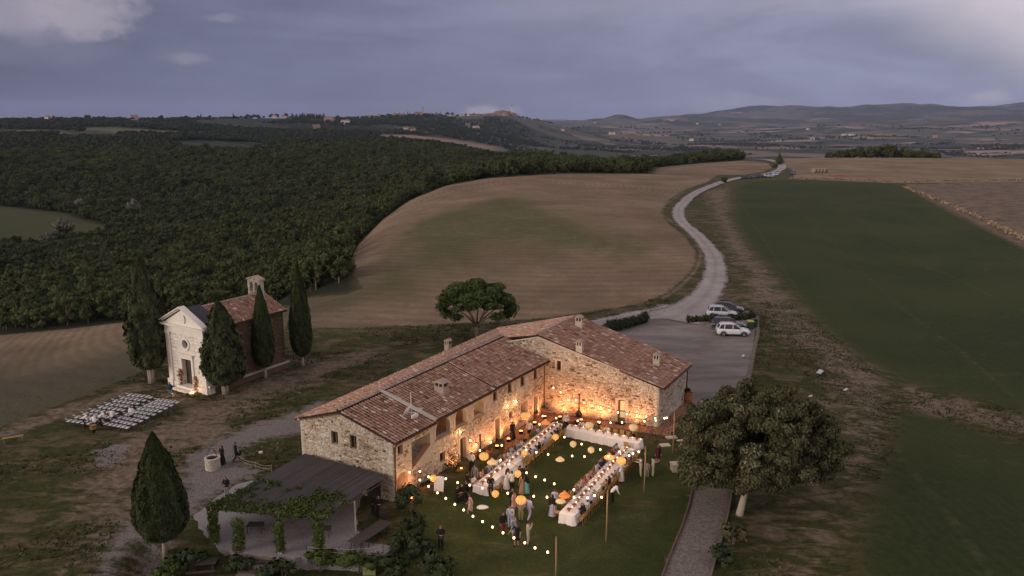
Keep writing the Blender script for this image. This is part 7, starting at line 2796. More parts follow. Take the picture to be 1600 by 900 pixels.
BONES = [('pel', 'che', 'torso'), ('che', 'nb', 'torso'), ('nb', 'nk', 'neck'), ('nk', 'hd', 'head'), ('hd', 'tp', 'head'), ('nb', 'sL', 'torso'), ('nb', 'sR', 'torso'), ('sL', 'eL', 'uarm'), ('eL', 'wL', 'farm'), ('wL', 'hL', 'hand'),
         ('sR', 'eR', 'uarm'), ('eR', 'wR', 'farm'), ('wR', 'hR', 'hand'), ('pel', 'pL', 'hip'), ('pel', 'pR', 'hip'), ('pL', 'kL', 'thigh'), ('kL', 'aL', 'shin'), ('aL', 'tL', 'foot'), ('pR', 'kR', 'thigh'), ('kR', 'aR', 'shin'), ('aR', 'tR', 'foot')]


def build_body(P):
    keys = list(P)
    idx = {k: i for i, k in enumerate(keys)}
    me = bpy.data.meshes.new('skeleton')
    me.from_pydata([P[k] for k in keys], [(idx[a], idx[b]) for a, b, _ in BONES], [])
    ob = bpy.data.objects.new('skeleton', me)
    COL.objects.link(ob)
    md = ob.modifiers.new('skin', 'SKIN')
    md.use_smooth_shade = True
    for i, k in enumerate(keys):
        sv = me.skin_vertices[0].data[i]
        sv.radius = RAD[k]
        sv.use_root = (k == 'pel')
    sb = ob.modifiers.new('sub', 'SUBSURF')
    sb.levels = sb.render_levels = 1
    dg = bpy.context.evaluated_depsgraph_get()
    ev = ob.evaluated_get(dg)
    em = ev.to_mesh()
    V_ = np.array([v.co[:] for v in em.vertices])
    Fc = [tuple(p.vertices) for p in em.polygons]
    NV = np.array([v.normal[:] for v in em.vertices])
    ev.to_mesh_clear()
    bpy.data.objects.remove(ob)
    bpy.data.meshes.remove(me)
    # region of each vertex
    best = np.full(len(V_), 1e9)
    reg = np.array(['torso'] * len(V_), dtype=object)
    for a, b, nm_ in BONES:
        A_, B_ = np.array(P[a]), np.array(P[b])
        e = B_ - A_
        t_ = np.clip(((V_ - A_) @ e) / (e @ e), 0, 1)
        d = np.linalg.norm(V_ - A_ - t_[:, None] * e, axis=1)
        rad_ = (np.mean(RAD[a]) * (1 - t_) + np.mean(RAD[b]) * t_)
        d = d / rad_
        m__ = d < best
        best[m__] = d[m__]
        reg[m__] = nm_
    return V_, NV, Fc, reg


def extras(P):
    """fingers, thumb, nose and ears, joined to the body mesh"""
    mb = MB()
    for s_ in ('L', 'R'):
        w_, h_ = Vector(P['w' + s_]), Vector(P['h' + s_])
        d = (h_ - w_).normalized()
        sd_ = d.cross(Vector((0, 0, 1)))
        sd_ = sd_.normalized() if sd_.length > .2 else Vector((0, 1, 0))
        nn_ = sd_.cross(d)
        for k, ln in enumerate((.062, .074, .070, .055)):
            o = sd_ * ((k - 1.5) * .018)
            mb.tube([h_ + o * .8, h_ + o + d * (.03 + ln * .5) - nn_ * .006, h_ + o + d * (.02 + ln) - nn_ * .026], [.0095, .009, .007], 5)
        mb.tube([w_.lerp(h_, .5) + sd_ * -.022, h_ - sd_ * .045 + d * .02, h_ - sd_ * .048 + d * .045], [.012, .010, .008], 5)
    hd, nk = Vector(P['hd']), Vector(P['nk'])
    up = (Vector(P['tp']) - hd).normalized()
    fw = Vector((0, 1, 0)) - up * up.y
    fw = fw.normalized() if fw.length > .3 else Vector((0, 0, -1))
    sd_ = fw.cross(up)
    mb.prism([hd + fw * .085 + up * .03, hd + fw * .085 - up * .02 + sd_ * .016, hd + fw * .085 - up * .02 - sd_ * .016], fw * .022)
    for sg in (-1, 1):
        mb.box(hd + sd_ * sg * .088 - up * .0, (.018, .035, .055), axes=(sd_, fw, up))
    eye = MB()
    for sg in (-1, 1):
        eye.box(hd + fw * .094 + up * .022 + sd_ * sg * .032, (.02, .008, .010), axes=(sd_, fw, up))
    eye.box(hd + fw * .092 - up * .045, (.042, .008, .010), axes=(sd_, fw, up))
    return mb, eye, up, fw


BODY = {}


def piece(V_, NV, Fc, reg, names, off, cond=None):
    keep = [f for f in Fc if all(reg[i] in names for i in f) and (cond is None or cond(V_[list(f)].mean(0)))]
    used = sorted({i for f in keep for i in f})
    mp = {i: k for k, i in enumerate(used)}
    return [tuple(V_[i] + NV[i] * off) for i in used], [tuple(mp[i] for i in f) for f in keep]


def body_kit(pn):
    if pn in BODY:
        return BODY[pn]
    P = POSES[pn]
    V_, NV, Fc, reg = build_body(P)
    ex, eye, up, fw = extras(P)
    kit = {}
    base = MB().add([tuple(v) for v in V_], Fc)
    base.add(ex.v, ex.f)
    base.m = 1
    base.add(eye.v, eye.f)
    kit['body'] = base.mesh('person_' + pn, [M['skin'], M['c_black']], True)
    hd, nk = np.array(P['hd']), np.array(P['nk'])
    upn, fwn = np.array(up), np.array(fw)

    def mk(name, names, off, cond=None):
        v, f = piece(V_, NV, Fc, reg, names, off, cond)
        return mesh(name, v, f, [M['c_black']], True) if f else None
    kit['top_long'] = mk('jacket', {'torso', 'uarm', 'farm', 'hip'}, .018)
    kit['top_short'] = mk('shirt', {'torso', 'uarm', 'hip'}, .014)
    kit['trousers'] = mk('trousers', {'hip', 'thigh', 'shin'}, .020, None)
    kit['shorts'] = mk('shorts', {'hip', 'thigh'}, .03)
    kit['shoes'] = mk('shoes', {'foot'}, .012)
    kit['hair_short'] = mk('hair', {'head'}, .014, lambda c_: (c_ - hd) @ fwn < .028 and (c_ - hd) @ upn > -.07 or (c_ - hd) @ upn > .055)
    v, f = piece(V_, NV, Fc, reg, {'head'}, .022, lambda c_: (c_ - hd) @ fwn < .03 or (c_ - hd) @ upn > .055)
    mb = MB().add(v, f)
    back = [Vector(hd) - Vector(fwn) * .06 + Vector(upn) * .04, Vector(hd) - Vector(fwn) * .10 - Vector((0, 0, .10)), Vector(hd) - Vector(fwn) * .11 - Vector((0, 0, .27)), Vector(hd) - Vector(fwn) * .09 - Vector((0, 0, .36))]
    mb.tube(back, [.07, .085, .07, .03], 8)
    kit['hair_long'] = mb.mesh('hair', M['c_black'], True)
    # skirts
    if pn.startswith('sit'):
        kit['skirt_long'] = kit['skirt_short'] = kit['shorts']
    else:
        pel = np.array(P['pel'])
        for nm_, z1, r1 in (('skirt_long', .10, .30), ('skirt_short', .52, .22)):
            prof = [(.135, 1.08 - .0), (.165, .98), (.19, .86), ((.19 + r1) / 2, (.86 + z1) / 2), (r1, z1)]
            mb = MB()
            mb.lathe(prof, (pel[0], pel[1], 0), 20, False, 1, .86, lambda t_, i: 1 + (.05 * math.sin(7 * t_ + 1) if i > 2 else 0))
            kit[nm_] = mb.mesh('skirt', M['c_black'], True)
    BODY[pn] = kit
    return kit


def wear(name, me, material, parent):
    if me is None:
        return
    o = link(name, me, parent)
    o.material_slots[0].link = 'OBJECT'
    o.material_slots[0].material = M[material]
    KIDS.setdefault(parent.name, []).append(o)


def person(label, q, face, pn='stand', top='c_white', bottom='c_black', hair='hair_dark', long_hair=False, skirt=None, sleeves=True, h=1.0, group=None):
    kit = body_kit(pn)
    t = thing('person', label, 'person', q, face, group, scale=h, data=kit['body'])
    wear('jacket' if sleeves else 'shirt', kit['top_long' if sleeves else 'top_short'], top, t)
    if skirt:
        wear('skirt', kit['skirt_long' if skirt == 'long' else 'skirt_short'], bottom, t)
    else:
        wear('trousers', kit['trousers'], bottom, t)
    wear('shoes', kit['shoes'], 'c_shoe', t)
    wear('hair', kit['hair_long' if long_hair else 'hair_short'], hair, t)
    return t


R = math.radians
# face angle: 0 looks along +Y (away from the camera), 180 towards it
STANDING = [
    ('woman in black top and red trousers in the standing group', 786, 833, 150, 'stand', 'c_black', 'c_red', 'hair_dark', True, None, True, .97),
    ('man in a pale blue suit seen from the front in the standing group', 797.5, 825.5, 200, 'talk', 'c_lblue', 'c_lblue', 'hair_brown', False, None, True, 1.03),
    ('woman in a blue and white patterned dress in the standing group', 802.5, 840, 130, 'stand', 'c_pattern', 'c_pattern', 'hair_fair', True, 'short', False, .98),
    ('woman in a short sleeveless black dress with one arm held out', 807.5, 853, 200, 'arm_out', 'c_black', 'c_black', 'hair_dark', False, 'short', False, .98),
    ('man in a cream suit lifting a camera to his face', 825, 851, 90, 'photo', 'c_beige', 'c_beige', 'hair_dark', False, None, True, 1.02),
    ('guest in a grey top and olive trousers under the largest round lantern', 814, 814, 190, 'talk', 'c_grey', 'c_olive', 'hair_dark', False, None, True, 1.0),
    ('man in a lavender suit with his back half turned', 826.5, 812, 40, 'walk', 'c_lav', 'c_lav', 'hair_dark', False, None, True, 1.03),
    ('man in a dark jacket and white shirt talking behind the pale blue suit', 800.5, 797, 160, 'talk', 'c_black', 'c_black', 'hair_brown', False, None, True, 1.02),
    ('woman in a rose dress beside the man in the dark jacket', 803, 800, 120, 'stand', 'c_rose', 'c_rose', 'hair_brown', True, 'short', False, .95),
    ('woman in a pale flowered dress near the end of the left table', 735, 801, 250, 'walk', 'c_floral', 'c_floral', 'hair_dark', True, 'short', False, .98),
    ('man in black with a white collar, leftmost of the dark trio', 714.5, 786, 120, 'glass', 'c_black', 'c_black', 'hair_dark', False, None, True, 1.0),
    ('man in black in the middle of the dark trio', 722, 783, 180, 'talk', 'c_black', 'c_black', 'hair_dark', False, None, True, 1.0),
    ('guest in a black suit at the right of the dark trio', 729.5, 779, 230, 'glass', 'c_black', 'c_black', 'hair_brown', False, None, True, 1.0),
    ('man in a black suit facing us beside the near end of the left table', 767, 773.5, 185, 'talk', 'c_black', 'c_black', 'hair_dark', False, None, True, 1.02),
    ('woman with her back to us in a long white dress beside the left table', 791.5, 764, 30, 'stand', 'c_white', 'c_white', 'hair_dark', True, 'long', False, .97),
    ('man in a white shirt and dark trousers next to the long white dress', 800, 768, 340, 'talk', 'c_white', 'c_black', 'hair_brown', False, None, True, 1.02),
    ('tall man in a black suit leaning to a guest at the left table', 812, 760, 60, 'reach', 'c_black', 'c_black', 'hair_dark', False, None, True, 1.04),
    ('woman in a black top and teal skirt among the standing guests', 822, 771, 30, 'stand', 'c_black', 'c_teal', 'hair_dark', True, 'long', True, .97),
    ('guest in a brown dress left of the teal skirt', 816, 772, 330, 'stand', 'c_tan', 'c_tan', 'hair_dark', True, 'long', True, .97),
    ('woman in a black top and long pale skirt at the right table end', 863, 807, 10, 'stand', 'c_black', 'c_lav', 'hair_dark', True, 'long', True, .98),
    ('guest in a patterned shirt behind the long pale skirt', 867, 798, 20, 'stand', 'c_pattern', 'c_grey', 'hair_brown', False, None, True, 1.0),
    ('waiter in white shirt reading a note by the first courtyard door', 737, 734, 190, 'talk', 'c_white', 'c_black', 'hair_dark', False, 'long', True, 1.02),
    ('man in a grey blazer and blue trousers between wall and left table', 742, 754, 200, 'stand', 'c_grey', 'c_denim', 'hair_brown', False, None, True, 1.0),
    ('dark clad guest behind the near end of the left table', 731, 764, 60, 'stand', 'c_black', 'c_navy', 'hair_dark', False, None, True, .98),
    ('woman in a long black dress standing against the courtyard wall', 801, 687, 150, 'stand', 'c_black', 'c_black', 'hair_dark', True, 'long', True, .98),
    ('waiter in a white shirt walking behind the left table', 827, 685, 210, 'walk', 'c_white', 'c_black', 'hair_dark', False, None, True, 1.0),
    ('waiter in a white shirt standing in the second courtyard doorway', 777, 695.5, 140, 'stand', 'c_white', 'c_black', 'hair_dark', False, None, True, 1.0),
    ('man in a white suit greeting on the lawn right of the tables', 1001, 745, 280, 'reach', 'c_cream', 'c_cream', 'hair_dark', False, None, True, 1.03),
    ('child in grey standing between the two men in pale suits', 1011, 746, 20, 'stand', 'c_grey', 'c_grey', 'hair_brown', False, None, True, .80),
    ('man in a beige suit with arms out, right of the child', 1019.5, 745, 75, 'reach', 'c_beige', 'c_beige', 'hair_dark', False, None, True, 1.02),
    ('woman in a dark dress alone under the right hand garden pole', 1027.5, 724, 180, 'stand', 'c_burg', 'c_burg', 'hair_dark', True, 'short', True, .98),
    ('waitress in pale blue with a long white apron at the right table', 970, 752, 70, 'reach', 'c_lblue', 'c_white', 'hair_dark', False, 'long', True, 1.0),
    ('waiter in a white shirt bending to the right table', 957, 785, 80, 'bend', 'c_white', 'c_black', 'hair_dark', False, None, True, 1.0),
    ('waiter in bright white shirt at the corner where the tables meet', 884, 672, 170, 'stand', 'c_white', 'c_black', 'hair_dark', False, None, True, 1.0),
    ('man in a black suit alone in the dark at the lower left of the lawn', 689, 858, 170, 'talk', 'c_black', 'c_black', 'hair_brown', False, None, True, 1.02),
    ('woman in a long black dress standing beside the stone well', 348, 725, 210, 'talk', 'c_black', 'c_black', 'hair_dark', True, 'long', True, .97),
    ('man in black with a bag walking by the rope fence', 369.5, 721, 70, 'walk', 'c_black', 'c_black', 'hair_dark', False, None, True, 1.02),
    ('man in black waistcoat and white shirt near the pergola corner', 355, 777, 190, 'talk', 'c_black', 'c_grey', 'hair_dark', False, None, True, 1.0),
    ('man in dark jacket and jeans in front of the chapel', 267, 622, 200, 'stand', 'c_navy', 'c_denim', 'hair_dark', False, None, True, 1.02),
    ('leftmost white shirted helper bending over the chapel chairs', 134, 668, 100, 'bend', 'c_white', 'c_black', 'hair_dark', False, None, True, 1.0),
    ('white shirted helper bending low with the golden drum', 149, 672, 320, 'bend', 'c_white', 'c_black', 'hair_dark', False, None, True, .97),
    ('white shirted helper between the drum and the aisle', 158, 666, 60, 'bend', 'c_white', 'c_black', 'hair_dark', False, None, True, 1.0),
    ('white shirted helper bending at the aisle of the chapel chairs', 176, 664, 340, 'bend', 'c_white', 'c_black', 'hair_dark', False, None, True, 1.0),
    ('rightmost white shirted helper standing over the chapel chairs', 207, 661, 180, 'talk', 'c_white', 'c_black', 'hair_dark', False, None, True, 1.0),
    ('dark clad figure crouched by the barrel under the pergola', 583, 803, 100, 'bend', 'c_black', 'c_black', 'hair_dark', False, None, True, 1.0),
    ('waitress in black standing with a tray under the pergola', 592, 806, 160, 'talk', 'c_black', 'c_black', 'hair_brown', True, 'long', True, .97),
]
for (lab, px, py, fa, pn, top, bot, hr, lh, sk, sl, h_) in STANDING:
    q = W(px, py)
    zz_ = 0.06 if (px, py) in ((801, 687), (737, 734)) else 0.05 if py > 795 and 560 < px < 600 else (q.z if px < 300 else 0.0)
    if 'second courtyard doorway' in lab:
        q = WAB.pt((ab['door2'][0] + ab['door2'][1]) / 2, 0.02, -0.7)
        zz_ = 0.02
    person(lab, (q.x, q.y, zz_), R(-fa), pn, top, bot, hr, lh, sk, sl, h_ * 1.0, 'standing guests and staff')
# hand-held things
q = G(149, 673)
t = thing('golden_drum', 'golden brass drum held low among the chapel helpers', 'drum', (q.x + .1, q.y - .45, .35))
M['brass'] = mat('brass', (0.42, 0.26, 0.08), 0.4, metal=0.6)
part('shell', MB().lathe([(.3, 0), (.3, .4)], seg=18, cap=True).mesh('shell', M['brass']), t)
for z in (0.0, .4):
    part('hoop', MB().lathe([(.31, z - .02), (.325, z), (.31, z + .02)], seg=18, cap=False).mesh('hoop', M['black']), t)
part('stand', MB().lathe([(.1, -.35), (.2, -.02)], seg=10).mesh('stand', M['iron']), t)
q = G(369.5, 721)
t = thing('shoulder_bag', 'black bag hanging from the man by the rope fence', 'bag', (q.x + .33, q.y + .1, .55))
part('pouch', MB().prism([(-.05, -.2, 0), (.05, -.2, 0), (.07, -.2, .3), (-.07, -.2, .3)], (0, .4, 0)).mesh('pouch', M['black']), t)
part('strap', MB().tube([(0, -.15, .3), (-.05, 0, .55), (0, .15, .3)], .012, 5).mesh('strap', M['black']), t)

# ================================================================ TABLES
def dining_chair_proto():
    t = thing('dining_chair', '', 'chair')
    mb = MB()
    mb.box((0, 0, .45), (.42, .40, .035))
    part('seat', mb.mesh('seat', M['rattan']), t)
    mb = MB()
    mb.prism([(-.20, -.20, .50), (.20, -.20, .50), (.19, -.245, .90), (-.19, -.245, .90)], (0, -.025, 0))
    part('backrest', mb.mesh('backrest', M['rattan']), t)
    for sx in (-1, 1):
        part('leg', MB().tube([(sx * .18, .17, 0), (sx * .18, .17, .44)], .018, 4).mesh('leg', M['rattan']), t)
        part('leg', MB().tube([(sx * .19, -.24, 0), (sx * .18, -.19, .44), (sx * .19, -.24, .92)], .018, 4).mesh('leg', M['rattan']), t)
    part('stretcher', MB().tube([(-.18, 0, .2), (.18, 0, .2)], .012, 4).mesh('stretcher', M['rattan']), t)
    return t


chair0 = dining_chair_proto()
chair_used = [False]


def put_chair(p, rz, label, group):
    if not chair_used[0]:
        chair_used[0] = True
        chair0.location, chair0.rotation_euler = p, (0, 0, rz)
        chair0['label'], chair0['group'] = label, group
        return chair0
    return dup(chair0, p, rz, label, group=group)


def long_table(label, a, b, wd_, seed, ends=(True, True), clip=0.0):
    """table from a to b (world), cloth to the grass"""
    a, b = Vector(a), Vector(b)
    d = (b - a)
    L_ = d.length
    u__ = d.normalized()
    n__ = Vector((-u__.y, u__.x, 0))
    t = thing('banquet_table', label, 'table', a, math.atan2(u__.y, u__.x))
    part('tabletop', MB().box((L_ / 2, 0, .73), (L_ - .04, wd_ - .04, .03)).mesh('tabletop', M['pole']), t)
    nl = int(L_ / 2)
    for k in range(nl + 1):
        for sy in (-1, 1):
            part('leg', MB().tube([(.2 + (L_ - .4) * k / nl, sy * (wd_ / 2 - .15), 0), (.2 + (L_ - .4) * k / nl, sy * (wd_ / 2 - .15), .71)], .03, 4).mesh('leg', M['pole']), t)
    # cloth
    rnd = random.Random(seed)
    ring = []
    step_ = .12
    hw = wd_ / 2
    peri = []
    n1, n2 = int(L_ / step_), int(wd_ / step_)
    for k in range(n1):
        peri.append((L_ * k / n1, -hw, 0, -1))
    for k in range(n2):
        peri.append((L_, -hw + wd_ * k / n2, 1, 0))
    for k in range(n1):
        peri.append((L_ - L_ * k / n1, hw, 0, 1))
    for k in range(n2):
        peri.append((0, hw - wd_ * k / n2, -1, 0))
    rows_ = [(.755, 0.0), (.735, .025), (.45, .05), (.18, .075), (.02, .095)]
    vs, fs = [], []
    ph = [rnd.uniform(0, 6.28) for _ in range(4)]
    for j, (z, o) in enumerate(rows_):
        for i, (x, y, nx, ny) in enumerate(peri):
            w_ = (.5 + .5 * math.sin(i * .9 + ph[0]) + .4 * math.sin(i * 2.3 + ph[1])) * (0 if j < 2 else .035 * (j - 1))
            vs.append((x + nx * (o + w_), y + ny * (o + w_), z))
    n = len(peri)
    for j in range(len(rows_) - 1):
        for i in range(n):
            fs.append((j * n + i, (j + 1) * n + i, (j + 1) * n + (i + 1) % n, j * n + (i + 1) % n))
    fs.append(tuple(range(n)))
    cl = thing('tablecloth', label.replace('banquet table', 'white cloth of the banquet table').replace('banquet tables', 'cloths'), 'tablecloth', a, math.atan2(u__.y, u__.x), 'white tablecloths', data=mesh('tablecloth', vs, fs, [M['cloth']], False))
    return a, u__, n__, L_, hw


PLATE = MB().lathe([(0.0, .0), (.09, .0), (.13, .015), (.135, .02), (.09, .008), (0, .006)], seg=12, cap=False).mesh('plate', M['white'], True)
M['clearglass'] = mat('drinking_glass', (0.75, 0.75, 0.75), 0.08, spec=0.6)
M['clearglass'].node_tree.nodes['Principled BSDF'].inputs['Alpha'].default_value = 0.45
M['wine'] = mat('red_wine', (0.22, 0.012, 0.02), 0.2)
M['petal_red'] = mat('red_flowers', (0.33, 0.03, 0.035), 0.8, tint=.6)
M['petal_pink'] = mat('pink_flowers', (0.50, 0.20, 0.18), 0.8, tint=.5)
M['petal_orange'] = mat('orange_flowers', (0.42, 0.19, 0.08), 0.8, tint=.6)
M['petal_white'] = mat('white_flowers', (0.6, 0.55, 0.48), 0.8, tint=.3)
GLS = MB().lathe([(.035, 0), (.006, .01), (.006, .09), (.036, .13), (.038, .18), (.03, .2)], seg=8, cap=False).mesh('bowl', M['clearglass'], True)
WIN = MB().lathe([(.004, .095), (.034, .13), (.035, .155), (0, .156)], seg=8, cap=False).mesh('wine', M['wine'], True)


def flower_mesh(seed, n=26, r=.16):
    rng = random.Random(seed)
    mb = MB()
    for k in range(n):
        a, q = rng.random() * 6.28, rng.random() ** .5
        c_ = (math.cos(a) * r * q, math.sin(a) * r * q, .16 + .12 * rng.random() * (1.3 - q))
        mb.cur = rng.random()
        mb.m = rng.choice((0, 0, 1, 2, 3))
        s_ = .035 + .02 * rng.random()
        mb.lathe([(0, -s_ * .5), (s_, 0), (s_ * .7, s_ * .6), (0, s_ * .7)], c_, 6, False)
    return mb.mesh('flowers', [M['petal_red'], M['petal_pink'], M['petal_orange'], M['leaf_hedge']])


FLW = [flower_mesh(k) for k in range(5)]
VASE = MB().lathe([(.05, 0), (.07, .05), (.06, .12), (.05, .14)], seg=10, cap=False).mesh('vase', M['terracotta'], True)
M['flame'] = mat('candle_flame', (1, .6, .3), .5, emit=(1.0, .55, .22), estr=14)
CANDLE = MB().lathe([(.025, 0), (.025, .16), (0, .165)], seg=8, cap=False).mesh('wax', M['white'])
FLAME = MB().lathe([(0, 0), (.02, .02), (.012, .05), (0, .08)], seg=6, cap=False).mesh('flame', M['flame'])
TN = {'left': 'left', 'right': 'right', 'head': 'head'}
rg = random.Random(99)
TOPS = ['c_black', 'c_black', 'c_navy', 'c_grey', 'c_white', 'c_white', 'c_lblue', 'c_beige', 'c_rose', 'c_tan', 'c_burg', 'c_floral', 'c_cream', 'c_green', 'c_lav', 'c_pattern', 'c_red']
ORD = ['first', 'second', 'third', 'fourth', 'fifth', 'sixth', 'seventh', 'eighth', 'ninth', 'tenth', 'eleventh', 'twelfth', 'thirteenth', 'fourteenth', 'fifteenth', 'sixteenth', 'seventeenth', 'eighteenth', 'nineteenth', 'twentieth',
       'twenty first', 'twenty second', 'twenty third', 'twenty fourth', 'twenty fifth']


def dress_table(tname, a, u__, n__, L_, hw, sides, pitch=.62, start=.5, endlab='near'):
    n = int((L_ - start) / pitch)
    for sg, sname, fill, skip in sides:
        for k in range(n):
            s_ = start + pitch * k
            if s_ > L_ - .35 or k in skip:
                continue
            base = a + u__ * s_ + n__ * (sg * (hw + .22))
            face = math.atan2((n__ * -sg).y, (n__ * -sg).x) - math.pi / 2
            seated = rg.random() < fill
            back_ = .12 if seated else rg.uniform(0.0, .2)
            pc = base + n__ * (sg * back_)
            put_chair((pc.x, pc.y, 0), face + rg.uniform(-.06, .06), 'golden wooden chair on the %s side of the %s banquet table' % (sname, tname), 'golden chairs on the %s side of the %s table' % (sname, tname))
            if seated:
                top = rg.choice(TOPS)
                woman = rg.random() < .5
                pn = rg.choice(['sit', 'sit', 'sit_turn', 'sit_lean'])
                hr = rg.choice(['hair_dark', 'hair_dark', 'hair_brown', 'hair_fair'])
                lab = 'guest in %s %s, %s table %s side, %s seat from %s end' % (CN[top], 'dress' if woman else 'jacket', tname, sname, ORD[k], endlab)
                person(lab, (pc.x, pc.y, 0), face + rg.uniform(-.25, .25), pn, top, top if woman else 'c_black', hr, woman, 'short' if woman else None, not woman or rg.random() < .3, rg.uniform(.94, 1.03), 'guests seated at the %s table' % tname)
            pp = a + u__ * s_ + n__ * (sg * (hw - .22))
            thing('dinner_plate', 'white dinner plate laid on the %s side of the %s table' % (sname, tname), 'plate', (pp.x, pp.y, .757), 0, 'plates on the %s side of the %s table' % (sname, tname), data=PLATE)
            gp = a + u__ * (s_ + .16) + n__ * (sg * (hw - .36))
            g_ = thing('wine_glass', 'wine glass on the %s side of the %s table' % (sname, tname), 'glass', (gp.x, gp.y, .757), 0, 'wine glasses on the %s side of the %s table' % (sname, tname), data=GLS)
            if rg.random() < .7:
                part('wine', WIN, g_)
    k = 0
    s_ = .45
    while s_ < L_ - .2:
        pp = a + u__ * s_ + n__ * rg.uniform(-.05, .05)
        t = thing('flower_vase', 'low vase of red and pink flowers along the middle of the %s table' % tname, 'flowers', (pp.x, pp.y, .757), rg.uniform(0, 6), 'flower vases along the %s table' % tname)
        part('vase', VASE, t)
        part('flowers', FLW[k % 5], t)
        pp = a + u__ * (s_ + .36) + n__ * rg.uniform(-.08, .08)
        t = thing('candle', 'lit candle among the flowers of the %s table' % tname, 'candle', (pp.x, pp.y, .757), 0, 'candles along the %s table' % tname)
        part('wax', CANDLE, t)
        part('flame', FLAME, t, (0, 0, .17))
        s_ += .78
        k += 1


# left table
qa, qb = (G(738.7, 758.7, .75) + G(760, 762.5, .75)) / 2, G(873, 661, .75)
qa.z = qb.z = 0
TLa = long_table('long white clothed banquet table parallel to the farmhouse front', qa, qb, 1.12, 1)
qa2, qb2 = G(885, 665.5, .75), G(1001, 689.5, .75)
qa2.z = qb2.z = 0
TH = long_table('white clothed banquet table crossing the far end of the courtyard', qa2 + (qb2 - qa2).normalized() * .1, qb2, 1.15, 2)
ra, rb = (G(874, 801, .75) + G(897, 806, .75)) / 2, (G(957, 699, .75) + G(1007, 700, .75)) / 2
ra.z = rb.z = 0
TR = long_table('long white clothed banquet table nearest the open lawn', ra, rb, 1.12, 3)
dress_table('left', *TLa, sides=[(1, 'house', .82, {5}), (-1, 'lawn', .62, {0, 2, 3, 5, 6, 7, 8})])
dress_table('right', *TR, sides=[(1, 'inner', .72, {1}), (-1, 'outer', .58, set())])
dress_table('head', *TH, sides=[(1, 'wall', .5, set()), (-1, 'lawn', 0.0, set(range(0, 9)))], endlab='left')

# ---- chapel chairs
def fold_chair():
    t = thing('folding_chair', '', 'chair')
    part('seat', MB().box((0, 0, .45), (.36, .38, .04)).mesh('seat', M['chairwhite']), t)
    part('backrest', MB().prism([(-.16, -.24, .70), (.16, -.24, .70), (.17, -.27, .80), (-.16, -.27, .80)], (0, -.025, 0)).mesh('backrest', M['chairwhite']), t)
    part('frame', MB().tube([(-.2, .2, 0), (-.2, -.24, .8)], .018, 4).tube([(.2, .2, 0), (.2, -.24, .8)], .014, 4).mesh('frame', M['rim']), t)
    part('leg', MB().tube([(-.2, -.24, 0), (-.2, .14, .45)], .018, 4).mesh('leg', M['iron']), t)
    part('leg', MB().tube([(.2, -.24, 0), (.2, .14, .45)], .018, 4).mesh('leg', M['iron']), t)
    part('programme', MB().box((0.02, .02, .49), (.2, .26, .03), rz=.2).mesh('programme', M['cloth']), t)
    return t


fc0 = fold_chair()
first_ = True
cf = W(300, 600)
for bn, (c00, c01, c10, c11), lab in ((0, ((202, 617.5), (236, 621), (107.7, 657.5), (146, 663)), 'left'), (1, ((246, 625.5), (277, 629), (166, 662.5), (199, 668.5)), 'right')):
    P00, P01, P10, P11 = [G(*q, .45) for q in (c00, c01, c10, c11)]
    for r_ in range(9):
        for c_ in range(6):
            f1, f2 = r_ / 8, c_ / 5
            p = P00.lerp(P01, f2).lerp(P10.lerp(P11, f2), f1)
            row = (P01 - P00).normalized()
            fc_ = math.atan2(row.y, row.x)
            loc = (p.x + random.uniform(-.03, .03), p.y + random.uniform(-.03, .03), float(Zt(p.x, p.y)))
            lb = 'white folding chair, %s block by the chapel, %s row, %s from the left' % (lab, ORD[r_], ORD[c_])
            gp = 'chairs of the %s block before the chapel' % lab
            if first_:
                first_ = False
                fc0.location, fc0.rotation_euler, fc0['label'], fc0['group'] = loc, (0, 0, fc_), lb, gp
            else:
                dup(fc0, loc, fc_ + random.uniform(-.05, .05), lb, group=gp)
# chapel flower columns and candles at the door
for (px, py, h_, lab, sd_) in ((285, 606, 2.2, 'tall column of autumn flowers left of the chapel door', 41), (308, 611.5, 1.5, 'shorter cluster of autumn flowers right of the chapel door', 42)):
    q = W(px, py)
    t = thing('flower_arrangement', lab, 'flowers', q)
    lob = [(random.uniform(-.12, .12), random.uniform(-.1, .1), z, .34, .34, .25) for z in np.arange(.2, h_, .25)]
    mF = mat('autumn_flowers', (.3, .15, .08), .85, tintcol=[(0, (.04, .05, .02)), (.35, (.20, .08, .03)), (.6, (.42, .17, .06)), (.8, (.55, .33, .20)), (1, (.65, .5, .38))])
    me_ = crown_mesh('flowers', mF, lob, 700, .10, sd_, core=.6, elong=1.1, up=.2)
    at_ = me_.attributes['tint']
    at_.data.foreach_set('value', np.random.default_rng(sd_).random(len(me_.polygons)).astype(np.float32))
    part('flowers', me_, t)
    part('stand', MB().tube([(0, 0, 0), (0, 0, h_ - .2)], .03, 5).mesh('stand', M['iron']), t)

